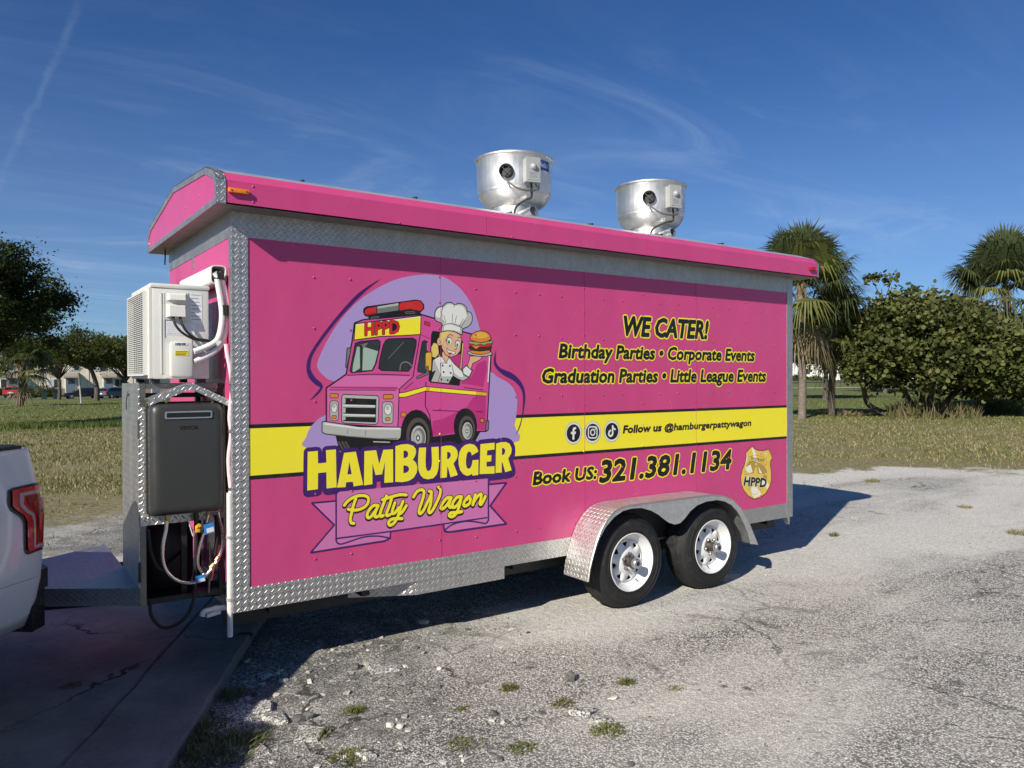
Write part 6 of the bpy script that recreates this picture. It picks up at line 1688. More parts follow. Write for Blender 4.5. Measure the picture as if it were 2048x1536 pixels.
def palm(name, label, base, top, trunk_r, crown_r, seed, nfrond=34, dead=9, bark_='bark_pale', bend=0.0, group=None, brown=3, low=-22):
    """cabbage palm: base and top in world coordinates"""
    rng = np.random.default_rng(seed)
    t = thing(name, label, 'palm tree', base, 0, group)
    h = Vector(top)-Vector(base)
    pts = spline([Vector((0, 0, -0.15)), h*0.35+Vector((bend, 0, 0)), h*0.75+Vector((bend*0.5, 0, 0)), h], 7); n = len(pts)
    mb = MB(); mb.tube(pts, [trunk_r*(1.18 if k == 0 else 1.0)*(1-0.18*k/(n-1))*(1+0.04*math.sin(k*2.1)) for k in range(n)], 14)
    mb.build('trunk', M[bark_], t)
    mb = MB()                                           # leaf boots below the crown
    for k in range(26):
        a = rng.uniform(0, 2*PI); z = h.z*(1-0.22*rng.random()**1.5)
        c = h*(z/h.z)
        o = Vector((math.cos(a), math.sin(a), 0))
        mb.tube([c+o*trunk_r*0.7, c+o*trunk_r*1.05+Vector((0, 0, 0.12)), c+o*trunk_r*1.55+Vector((0, 0, 0.34))], [0.045, 0.035, 0.012], 5)
    mb.build('boots', M['palm_dead'], t)
    for kind, cnt, mats in (('green', nfrond, ('palm1', 'palm2')), ('dead', dead, ('palm_dead',))):
        T0, T1 = [], []
        for k in range(cnt):
            a = 2*PI*(k*0.618+rng.random()*0.12)
            if kind == 'green':
                e = math.radians(np.interp(k/cnt, [0, 0.35, 0.7, 1], [84, 60, 22, low])+rng.normal()*8); dr = float(np.interp(k/cnt, [0, .4, 1], [0.1, 0.45, 1.1]))
                ln = crown_r*rng.uniform(0.42, 0.60); fr = crown_r*rng.uniform(0.50, 0.64)
            else:
                e = math.radians(rng.uniform(-78, -45)); dr = 1.2; ln = crown_r*rng.uniform(0.35, 0.5); fr = crown_r*rng.uniform(0.40, 0.55)
            d = (math.cos(e)*math.cos(a), math.cos(e)*math.sin(a), math.sin(e))
            tr, st = fan_frond(rng, np.array(h)+np.array(d)*0.05, d, ln, dr, 42 if kind == 'green' else 22, fr)
            yl = kind == 'green' and rng.random() < np.interp(k/cnt, [0.4, 1], [0.05, 0.6])
            (T1 if yl else T0).extend(tr); (T1 if yl else T0).extend(st)
        allT = np.array(T0+T1); V = allT.reshape(-1, 3); F = np.arange(len(V)).reshape(-1, 3)
        mi = np.array([0]*len(T0)+[1]*len(T1)) if kind == 'green' else np.zeros(len(T0), int)
        raw_mesh('fronds' if kind == 'green' else 'dead_fronds', V, F, [M[q] for q in mats], t, mi)
    if brown:                                           # spent flower stalks
        Ts = []
        for k in range(brown):
            a = rng.uniform(0, 2*PI); e = math.radians(rng.uniform(5, 40)); d = np.array([math.cos(e)*math.cos(a), math.cos(e)*math.sin(a), math.sin(e)])
            for j in range(130):
                s_ = rng.uniform(0.35, 1.0); c = np.array(h)+d*crown_r*0.95*s_+np.array([0, 0, -0.28*s_*s_])*crown_r+rng.normal(size=3)*0.13*crown_r*s_*0.6
                v = rng.normal(size=3); v /= np.linalg.norm(v); w = np.cross(v, [0, 0, 1.0])*0.006
                Ts.append([c-w, c+w, c+v*0.16*crown_r])
        V = np.array(Ts).reshape(-1, 3); tag(raw_mesh('flower_stalks', V, np.arange(len(V)).reshape(-1, 3), M['palm_brown'], t), kind='stuff')
    return t
def gpt(x, y, depth):                                   # ground point under a photo column at a given distance
    p = atD(x, y, depth); return Vector((p.x, p.y, tz(p.x, p.y)))
# right of the trailer
b = gpt(1604, 838, 30.6); t_ = atD(1602, 575, 30.6)
palm('cabbage_palm', 'tall cabbage palm with pale trunk just right of the trailer', b, t_, 0.165, 2.85, 21, 60, 7, 'bark_pale', 0.05)
b = gpt(1663, 834, 32.2); t_ = atD(1672, 655, 32.6)
palm('cabbage_palm', 'shorter cabbage palm with dark trunk between tall palm and sea grape', b, t_, 0.15, 2.1, 22, 34, 9, 'bark_dark', -0.1)
b = gpt(2046, 820, 37.5); t_ = atD(2010, 585, 38.5)
palm('cabbage_palm', 'leaning cabbage palm behind the sea grape at the right edge', b, t_, 0.17, 3.5, 23, 60, 12, 'bark_dark', 0.0)
# sea grape: several stems sprawling from one foot
def sea_grape():
    base = gpt(1800, 836, 31.5)
    R_ = Vector(CAM_R); F_ = Vector((CAM_FW[0], CAM_FW[1], 0)).normalized()
    def at(px_, py_, dd=0.0): return Vector(atD(px_, py_, 31.5+dd)) - base
    t = thing('sea_grape', 'broad sea grape tree with round olive leaves sprawling over the lawn', 'tree', base)
    rng = np.random.default_rng(31)
    mb = MB()
    stems = [[(1815,834),(1775,828),(1738,810),(1728,785),(1722,755),(1710,725)], [(1830,834),(1818,800),(1795,765),(1760,735)], [(1850,835),(1862,790),(1880,745),(1890,700)], [(1870,835),(1905,790),(1945,760),(1985,745)], [(1840,835),(1845,780),(1835,730)]]
    for i, s_ in enumerate(stems):
        pts = spline([at(x, y, 0.3*math.sin(i*2+k)*k) for k, (x, y) in enumerate(s_)], 5); n = len(pts)
        mb.tube(pts, [0.15*(1-0.7*k/(n-1)) for k in range(n)], 8)
    mb.build('trunk', M['bark_dark'], t)
    mb = MB()
    for k in range(46):
        s_ = stems[k % 5]; a = at(*s_[rng.integers(2, len(s_))]); e = at(rng.uniform(1700, 2100), rng.uniform(590, 760), rng.uniform(-2, 2.5))
        m_ = a.lerp(e, 0.5)+Vector((0, 0, 0.35)); pts = spline([a, m_, e], 4); mb.tube(pts, [0.05*(1-0.8*j/(len(pts)-1)) for j in range(len(pts))], 5)
    for e in ((1742,556),(1786,555)):
        pts = spline([at(1775, 660), at(1768, 610, -.5), at(*e, -1)], 4); mb.tube(pts, [0.035*(1-0.7*j/(len(pts)-1)) for j in range(len(pts))], 5)
    mb.build('limbs', M['bark_dark'], t)
    # outline of the crown in the photograph, filled through a depth of about five metres
    prof_x = [1690, 1706, 1730, 1760, 1790, 1815, 1850, 1890, 1930, 1980, 2048, 2110]
    top = [715, 660, 618, 606, 612, 598, 604, 606, 616, 645, 675, 705]
    bot = [735, 745, 748, 750, 752, 758, 762, 765, 770, 772, 765, 740]
    C = []
    while len(C) < 560:
        x = rng.uniform(1692, 2108); u, v = np.interp(x, prof_x, top), np.interp(x, prof_x, bot)
        y = rng.uniform(u, v); dd = rng.uniform(-2.6, 2.6)
        hx = (x-1890)/210; 
        if hx*hx + (dd/2.7)**2 > 1.08: continue
        y = y + 15*math.sin(x*.05+dd*2)+11*math.sin(x*.13+dd)
        C.append(at(x, max(y, u-9-10*math.sin(x*.09+2)), dd))
    for x, y in ((1742,556),(1752,553),(1775,560),(1786,555),(1735,560)): C.append(at(x, y, -1))
    C = np.array(C); n = 30000
    w = rng.uniform(0.15, 1.5, len(C)); w[-5:] = 0.35; idx = rng.choice(len(C), n, p=w/w.sum())
    sc = np.full(len(C), 0.27); sc[-5:] = 0.12
    pos = C[idx] + rng.normal(size=(n, 3))*sc[idx][:, None]
    V, F = leaves(pos, 0.094, 6, 0.92, 0.45, rng)
    tone = rng.random(len(C))[idx]*0.5 + rng.random(n)*0.5
    mi = np.digitize(tone, [0.42, 0.78, 0.96])
    mi = np.where(mi == 0, 1, np.where(mi == 1, 0, mi))
    raw_mesh('crown', V, F, [M['grape1'], M['grape2'], M['grape3'], M['grape4']], t, mi)
    # dry undergrowth at the foot
    n = 1700; x = rng.uniform(1775, 1960, n); P = np.array([at(a, 838, b_) for a, b_ in zip(x, rng.normal(size=n)*0.8)]); P[:, 2] = 0
    hgt = rng.uniform(0.2, 1.0, n)*np.interp(x, [1775, 1850, 1960], [0.6, 1.1, 0.7]); d = rng.normal(size=(n, 3))*0.35; d[:, 2] = 1; d *= hgt[:, None]
    s_ = rng.normal(size=(n, 3))*0.02; s_[:, 2] = 0
    V = np.stack([P-s_, P+s_, P+d], 1).reshape(-1, 3); raw_mesh('undergrowth', V, np.arange(n*3).reshape(-1, 3), [M['palm_brown'], M['olive']], t, (rng.random(n) > 0.6).astype(int))
sea_grape()
def bush(name, label, base, r, n, size, mats, seed, cat='shrub', group=None, nside=4, asp=0.6):
    rng = np.random.default_rng(seed); t = thing(name, label, cat, base, 0, group); r = np.array(r)
    k = 40; C = rng.normal(size=(k, 3)); C /= np.linalg.norm(C, axis=1)[:, None]; C *= rng.uniform(0.3, 1, (k, 1))**0.5; C[:, 2] = np.abs(C[:, 2])
    C = C*r*0.8; idx = rng.integers(0, k, n); pos = C[idx]+rng.normal(size=(n, 3))*r*0.16; pos[:, 2] = np.abs(pos[:, 2])
    V, F = leaves(pos, size, nside, asp, 0.3, rng); tone = rng.random(k)[idx]*.5+rng.random(n)*.5
    raw_mesh('foliage', V, F, [M[q] for q in mats], t, np.digitize(tone, np.linspace(0, 1, len(mats)+1)[1:-1]))
    mb = MB()
    for j in range(5):
        a = rng.uniform(0, 2*PI); mb.tube([(0, 0, -0.05), (math.cos(a)*r[0]*.3, math.sin(a)*r[1]*.3, r[2]*.5)], [0.03, 0.012], 5)
    mb.build('stems', M['bark'], t); return t
def tuft(name, label, base, r, n, h, mats, seed, cat='plant', group=None, lean=0.35, wid=0.006, shape='blades'):
    rng = np.random.default_rng(seed); t = thing(name, label, cat, base, 0, group)
    a = rng.uniform(0, 2*PI, n); q = r*np.sqrt(rng.random(n)); P = np.stack([q*np.cos(a), q*np.sin(a)*0.8, np.zeros(n)-0.005], 1)
    hh = h*rng.uniform(0.45, 1.15, n)*(1-0.5*(q/r)); d = rng.normal(size=(n, 3))*lean; d[:, :2] += P[:, :2]/max(r, 1e-6)*lean*0.8; d[:, 2] = 1; d *= hh[:, None]
    b_ = rng.uniform(0, PI, n); s_ = np.stack([np.cos(b_), np.sin(b_), 0*b_], 1)*wid
    m_ = P+d*0.55+np.array([0, 0, 0.06])*hh[:, None]; e = P+d; e[:, 2] -= 0.18*hh
    V = np.stack([P-s_, P+s_, m_+s_*0.8, m_-s_*0.8, e], 1).reshape(-1, 3); i = np.arange(n)*5
    F = np.concatenate([np.stack([i, i+1, i+2], 1), np.stack([i, i+2, i+3], 1), np.stack([i+3, i+2, i+4], 1)])
    mi = np.tile(rng.integers(0, len(mats), n), 3)
    raw_mesh('blades', V, F, [M[k] for k in mats], t, mi); return t
tuft('reed_clump', 'tall green reed clump standing between sea grape and right palm', gpt(1992, 830, 34), 1.1, 900, 1.35, ['blade', 'olive'], 41, 'reeds', None, 0.28, 0.012)
tuft('frond_pile', 'heap of dead palm fronds lying at the dark palm', gpt(1702, 834, 32.5), 0.75, 260, 0.42, ['palm_dead'], 42, 'dead fronds', None, 1.6, 0.02)
# dense trees across the road behind the palms
for k, (px_, py_, dep, rx, rz, lab) in enumerate(((1650, 678, 52, 3.0, 1.7, 'dark leafy tree behind the two palms beside the trailer'), (1770, 690, 66, 3.6, 2.2, 'leafy tree half hidden behind the left end of the sea grape'), (1965, 690, 58, 4.0, 2.6, 'leafy tree half hidden behind the sea grape under the leaning palm'), (2090, 700, 66, 4.5, 3.0, 'leafy tree at the far right edge beyond the leaning palm'))):
    b = gpt(px_, 790, dep); c = Vector(atD(px_, py_, dep))-b
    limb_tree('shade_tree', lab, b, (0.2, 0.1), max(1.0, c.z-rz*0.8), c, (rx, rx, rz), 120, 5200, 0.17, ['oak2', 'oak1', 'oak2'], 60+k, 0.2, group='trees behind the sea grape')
# left of the trailer
b = gpt(-190, 850, 26.0); c = Vector(atD(-66, 596, 26.0))-b
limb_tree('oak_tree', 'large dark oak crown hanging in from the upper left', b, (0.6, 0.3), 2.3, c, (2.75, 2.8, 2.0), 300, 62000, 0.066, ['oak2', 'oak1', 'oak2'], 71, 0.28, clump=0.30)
b = gpt(37, 812, 48.7); t_ = atD(43, 730, 48.7)
palm('cabbage_palm', 'short cabbage palm standing before the townhouse at the left edge', b, t_, 0.24, 2.35, 24, 46, 2, 'bark_dark', 0.15, None, 0, -14)
b = gpt(193, 802, 66); c = Vector(atD(176, 704, 66))-b
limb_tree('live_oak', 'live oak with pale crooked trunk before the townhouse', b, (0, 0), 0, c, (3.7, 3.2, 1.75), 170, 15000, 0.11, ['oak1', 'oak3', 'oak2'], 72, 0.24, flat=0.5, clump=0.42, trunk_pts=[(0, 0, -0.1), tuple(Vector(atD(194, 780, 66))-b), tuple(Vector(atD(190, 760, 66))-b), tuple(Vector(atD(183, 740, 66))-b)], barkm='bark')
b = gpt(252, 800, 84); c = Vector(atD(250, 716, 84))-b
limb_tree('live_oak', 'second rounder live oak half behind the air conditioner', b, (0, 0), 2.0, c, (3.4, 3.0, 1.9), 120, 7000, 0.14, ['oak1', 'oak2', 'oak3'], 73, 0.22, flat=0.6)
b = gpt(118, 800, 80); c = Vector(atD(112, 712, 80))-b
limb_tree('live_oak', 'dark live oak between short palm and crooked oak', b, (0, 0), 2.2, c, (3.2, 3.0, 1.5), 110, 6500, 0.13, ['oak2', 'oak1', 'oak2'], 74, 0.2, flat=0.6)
for k, (px_, py_, lab) in enumerate(((18, 700, 'treetop behind the townhouse roof at the left edge'), (70, 705, 'treetop behind the townhouse roof above the bins'), (215, 708, 'treetop behind the townhouse roof near the trailer'))):
    b = gpt(px_, 780, 128); c = Vector(atD(px_, py_, 128))-b
    limb_tree('background_tree', lab, b, (0, 0), 3.5, c, (5.5, 4, 2.8), 90, 4200, 0.26, ['oak1', 'oak3', 'oak2'], 80+k, 0.25, group='trees behind the townhouse')

# ---------------------------------------------------------------- grass
def grass_field():
    rng = np.random.default_rng(5)
    def scatter(n, r0, r1, th0, th1):
        u = rng.random(n); r_ = r0*(r1/r0)**u; th = np.radians(rng.uniform(th0, th1, n))
        return CAM_C[0]+r_*np.sin(th), CAM_C[1]+r_*np.cos(th), r_
    def nz(x, y, f, s_): return np.sin(x*f+s_)*np.cos(y*f*1.1+s_*1.7)+0.6*np.sin(x*f*2.3+y*f*1.9+s_)+0.4*np.sin(x*f*4.7-y*f*4.1+2*s_)
    for name, lab, n, r0, r1, th0, th1, hgt, mats, pr in (('dry_grass', 'straw coloured dry grass on the field', 230000, 8, 40, -2, 71, 0.062, ['straw', 'olive', 'blade'], (0.38, 0.44, 0.18)), ('lawn_grass', 'short green grass of the farther lawn', 60000, 33, 70, -2, 71, 0.075, ['blade', 'olive', 'straw'], (0.6, 0.3, 0.1))):
        x, y, r_ = scatter(n, r0, r1, th0, th1)
        g = grassness(x, y) + 0.9*nz(x, y, 0.9, 1.3)*0.8 + 0.7*nz(x, y, 2.6, 3.1)
        dens = np.clip(0.38+g*0.20, 0, 1)*np.clip(nz(x, y, 0.85, 4.0)*.55+.35+np.clip(g-1, 0, 8)*.09, 0.04, 1)
        # thinner where the trailer stands in front of the field
        th = np.degrees(np.arctan2(x-CAM_C[0], y-CAM_C[1]))
        keep = (rng.random(n) < dens*np.where((th > 12) & (th < 53), 0.35, 1.0))
        x, y, r_ = x[keep], y[keep], r_[keep]; m_ = len(x)
        z = terrain(x, y); P = np.stack([x, y, z-0.01], 1)
        h_ = hgt*rng.uniform(0.4, 1.4, m_)*(1+0.35*nz(x, y, 0.7, 2.2)*.5)*np.clip(0.55+0.25*g[keep], 0.4, 1.0)
        d = rng.normal(size=(m_, 3))*0.45; d[:, 2] = 1; d *= h_[:, None]
        a = rng.uniform(0, PI, m_); w = np.stack([np.cos(a), np.sin(a), 0*a], 1)*(0.004+0.00045*r_)[:, None]
        V = np.stack([P-w, P+w, P+d], 1).reshape(-1, 3)
        o = raw_mesh(name, V, np.arange(m_*3).reshape(-1, 3), [M[q] for q in mats], None, rng.choice(3, m_, p=pr))
        tag(o, lab, 'grass', None, 'stuff')
    # rank strip of taller weeds along the ditch on the left
    n = 9000; th = np.radians(rng.uniform(-2, 10.5, n)); r_ = 31.5+rng.normal(size=n)*0.8; x, y = CAM_C[0]+r_*np.sin(th), CAM_C[1]+r_*np.cos(th)
    k = rng.random(n) < np.clip(0.5+0.6*nz(x, y, 1.6, .4), 0.05, 1); x, y = x[k], y[k]; n = len(x)
    P = np.stack([x, y, terrain(x, y)-.01], 1); h_ = 0.22*rng.uniform(.4, 1.3, n); d = rng.normal(size=(n, 3))*.3; d[:, 2] = 1; d *= h_[:, None]; a = rng.uniform(0, PI, n); w = np.stack([np.cos(a), np.sin(a), 0*a], 1)*.016
    o = raw_mesh('tall_weeds', np.stack([P-w, P+w, P+d], 1).reshape(-1, 3), np.arange(n*3).reshape(-1, 3), [M['blade'], M['hedge']], None, rng.integers(0, 2, n)); tag(o, 'taller green weeds along the far edge of dry field', 'weeds', None, 'stuff')
grass_field()
# ---------------------------------------------------------------- street, houses and cars far behind
M['asphalt'] = plain('street_asphalt', (0.085, 0.085, 0.088), 0.85, 0, 0.25, 1.5)
M['pave'] = plain('pavement_concrete', (0.46, 0.44, 0.40), 0.85, 0, 0.15, 2.0)
def strip(name, pts, w, mat, lift=0.05):
    """a paved strip laid over the terrain along pts, w wide"""
    P = [Vector((p.x, p.y, 0)) for p in pts]; Q = []
    for a, b in zip(P[:-1], P[1:]):
        n = max(2, int((b-a).length/1.5)); Q += [a.lerp(b, k/n) for k in range(n)]
    Q.append(P[-1]); mb = MB(); vs = []; n = len(Q); mcross = 5
    for i, q in enumerate(Q):
        d = (Q[min(i+1, n-1)]-Q[max(i-1, 0)]).normalized(); s_ = Vector((-d.y, d.x, 0))
        for k in range(mcross+1):
            p = q+s_*w*(k/mcross-0.5); vs.append((p.x, p.y, tz(p.x, p.y)+lift))
    m_ = mcross+1
    mb.add(vs, [(i*m_+k, i*m_+k+1, (i+1)*m_+k+1, (i+1)*m_+k) for i in range(n-1) for k in range(mcross)], 0, True)
    o = mb.build(name, mat)
    bm = bmesh.new(); bm.from_mesh(o.data); bmesh.ops.recalc_face_normals(bm, faces=bm.faces)
    if bm.faces[:] and sum(f.normal.z for f in bm.faces) < 0: bmesh.ops.reverse_faces(bm, faces=bm.faces[:])
    bm.to_mesh(o.data); bm.free(); return tag(o, kind='structure')
strip('path', [gpt(-60, 815, 46.0), gpt(80, 811, 50.0), gpt(168, 806, 54.5)], 1.1, M['pave'], 0.03)
strip('road', [gpt(-160, 800, 90.5), gpt(100, 800, 90.5), gpt(330, 800, 90.5)], 9.0, M['asphalt'], 0.06)
strip('pavement', [gpt(1540, 776, 80), gpt(1800, 776, 80), gpt(2140, 776, 80)], 1.6, M['pave'], 0.06)
strip('road', [gpt(1500, 765, 104), gpt(1800, 765, 104), gpt(2200, 765, 104)], 9.5, M['asphalt'], 0.08)
strip('kerb', [gpt(1500, 765, 98.2), gpt(1800, 765, 98.2), gpt(2200, 765, 98.2)], 0.5, M['pave'], 0.14)
M['siding'] = plain('cream_siding', (0.74, 0.68, 0.54), 0.6, 0, 0.05, 2)
M['trimw'] = plain('white_trim', (0.78, 0.78, 0.76), 0.5)
M['shingle'] = plain('grey_shingle', (0.14, 0.135, 0.13), 0.9, 0, 0.25, 3)
M['doorblue'] = plain('slate_blue_door', (0.13, 0.17, 0.22), 0.5)
M['awning'] = plain('taupe_awning', (0.30, 0.26, 0.22), 0.7)
M['pane'] = plain('window_pane', (0.03, 0.035, 0.04), 0.08, 0, 0.2, 2, 0.7)
M['blind'] = plain('window_blind', (0.62, 0.64, 0.64), 0.5)
M['stone'] = plain('stone_base', (0.30, 0.20, 0.15), 0.85, 0, 0.35, 4)
def townhouses():
    Yf = gpt(130, 787, 103).y; zg = onY(130, 788, Yf).z
    def P(x, y): return onY(x, y, Yf)
    edges = [-12, 83.3, 175.3, 263.5, 352]
    labs = ['leftmost cream townhouse unit, half behind the short palm', 'cream townhouse unit with blue door above the green bins', 'cream townhouse unit behind the crooked live oak and blue hatchback', 'cream townhouse unit hidden behind the trailer rack']
    ztop = P(130, 713).z
    for u in range(4):
        x0, x1 = P(edges[u], 780).x, P(edges[u+1], 780).x
        t = thing('townhouse', labs[u], 'townhouse', ((x0+x1)/2, Yf, zg), 0, 'row of cream townhouses')
        o_ = t.location; dY = (0, 0.04, 0.0, 0.04)[u]
        def prt(mb, name, m_, par=t):
            mb.v = [(p[0]-o_.x, p[1]-o_.y, p[2]-o_.z) for p in mb.v]; return mb.build(name, M[m_], par)
        mb = MB(); mb.box((x0+.01, Yf+.06+dY, zg-.6), (x1-.01, Yf+8, ztop)); prt(mb, 'wall', 'siding')
        n = 26
        for k in range(n):                      # lapped boards
            za = zg+0.75+(ztop-zg-0.75)*k/n; zb = zg+0.75+(ztop-zg-0.75)*(k+1)/n; mb = MB()
            mb.add([(x0+.02, Yf+dY, za), (x1-.02, Yf+dY, za), (x1-.02, Yf+.055+dY, zb), (x0+.02, Yf+.055+dY, zb), (x0+.02, Yf+.06+dY, za), (x1-.02, Yf+.06+dY, za)], [(0, 1, 2, 3), (4, 5, 1, 0)]); prt(mb, 'board', 'siding')
        mb = MB(); mb.box((x0+.02, Yf-.02+dY, zg-.5), (x1-.02, Yf+.055+dY, zg+.74)); prt(mb, 'stone_base', 'stone')
        mb = MB(); mb.box((x0, Yf-.04+dY, zg-.5), (x0+.16, Yf+.05+dY, ztop)); prt(mb, 'corner_board', 'siding')
        mb = MB(); mb.prism([(Yf-.55, ztop), (Yf+9, ztop), (Yf+4.2, ztop+1.7)], 0, x0, x1); rf = prt(mb, 'roof', 'shingle')
        mb = MB(); mb.box((x0, Yf-.58, ztop-.16), (x1, Yf-.5, ztop+.06)); prt(mb, 'fascia', 'trimw', rf)
        w = x1-x0
        def win(fx0, fx1, z0, z1, blind):
            a, b = x0+w*fx0, x0+w*fx1; mb = MB(); mb.box((a, Yf-.05+dY, z0), (b, Yf+.03+dY, z1)); f = prt(mb, 'window', 'trimw')
            for q0, q1, m_ in ((a+.07, (a+b)/2-.03, 'blind' if blind else 'pane'), ((a+b)/2+.03, b-.07, 'pane')):
                mb = MB(); mb.box((q0, Yf-.075+dY, z0+.07), (q1, Yf-.052+dY, z1-.07)); prt(mb, 'pane', m_, f)
        win(0.13, 0.40, zg+.85, zg+2.05, u == 1) if u != 2 else win(0.60, 0.85, zg+.95, zg+2.05, False)
        win(0.15, 0.42, zg+3.15, zg+4.2, True); win(0.58, 0.82, zg+3.15, zg+4.2, True)
        fx = (0.06+.0, 0.52, 0.36, 0.45)[u]
        if u == 0: fx = 0.72-.45
        d0 = x0+w*fx; mb = MB(); mb.box((d0-.1, Yf-.06+dY, zg-.3), (d0+1.2, Yf+.03+dY, zg+2.2)); dr = prt(mb, 'door_frame', 'trimw')
        mb = MB(); mb.box((d0, Yf-.10+dY, zg-.25), (d0+1.08, Yf-.062+dY, zg+2.1)); prt(mb, 'door', 'doorblue', dr)
        mb = MB(); mb.box((d0+.25, Yf-.115+dY, zg+1.35), (d0+.83, Yf-.102+dY, zg+1.8)); prt(mb, 'door_light', 'pane', dr)
        mb = MB(); mb.prism([(Yf-.02+dY, zg+2.25), (Yf-1.0, zg+2.2), (Yf-.95, zg+2.42), (Yf-.02+dY, zg+2.95)], 0, d0-.35, d0+1.5); prt(mb, 'awning', 'awning')
townhouses()
def far_building():
    a, b = gpt(1500, 760, 138), gpt(1960, 760, 138); z0 = min(a.z, b.z)-.4
    u = (b-a); u.z = 0; l_ = u.length; u.normalize(); nrm = Vector((u.y, -u.x, 0))
    t = thing('white_building', 'long low white building across the road behind the palms', 'building', a, math.atan2(u.y, u.x))
    H = onY(1650, 729, a.y).z-z0 if False else 3.4
    mb = MB(); mb.box((0, 0, -.6), (l_, 7, H)); mb.build('wall', M['trimw'], t)
    for k in range(7):
        mb = MB(); mb.box((0.02, -.03, .1+k*.45), (l_-.02, -.001, .1+k*.45+.42)); mb.build('board', M['trimw'], t)
    mb = MB(); mb.prism([(-.5, H), (7.5, H), (3.5, H+.9)], 0, -.3, l_+.3); mb.build('roof', M['shingle'], t)
    for k in range(6):
        mb = MB(); mb.box((3+k*6.5, -.06, 1.0), (4.4+k*6.5, -.032, 2.2)); f = mb.build('window', M['trimw'], t); mb = MB(); mb.box((3.08+k*6.5, -.075, 1.08), (4.32+k*6.5, -.062, 2.12)); mb.build('pane', M['pane'], f)
far_building()
for k, (px_, dep, r, mats, lab) in enumerate(((1590, 120, (1.6, 1.2, 1.0), ['hedge_red', 'hedge'], 'bronze shrub across the road left of the white building'), (1628, 120, (2.4, 1.3, 0.8), ['grape3', 'hedge'], 'yellow green shrub before the white building'), (1700, 121, (2.2, 1.3, .9), ['hedge', 'hedge'], 'green shrub before the white building behind dark palm'))):
    bush('shrub', lab, gpt(px_, 760, dep), r, 1500, 0.12, mats, 90+k)
for k, (px_, dep, r, mats, lab) in enumerate(((56, 99, (1.2, 1.0, 1.3), ['hedge', 'oak3'], 'pale green shrub under the left townhouse window'), (86, 98.5, (1.5, 1.1, 1.7), ['hedge', 'oak1'], 'round green shrub behind the left bin'), (106, 98.5, (1.4, 1.1, 1.6), ['hedge_red', 'oak2'], 'bronze leaved shrub behind the right bin'), (5, 99, (1.3, 1.0, 1.0), ['hedge_red', 'hedge'], 'low shrub at the left edge by the red car'), (160, 100, (.9, .8, .9), ['hedge_red', 'oak1'], 'small shrub beside the middle blue door'), (240, 100.5, (1.5, 1.0, 1.5), ['hedge', 'oak2'], 'shrub behind the blue hatchback'))):
    bush('shrub', lab, gpt(px_, 790, dep), r, 1300, 0.10, mats, 100+k)
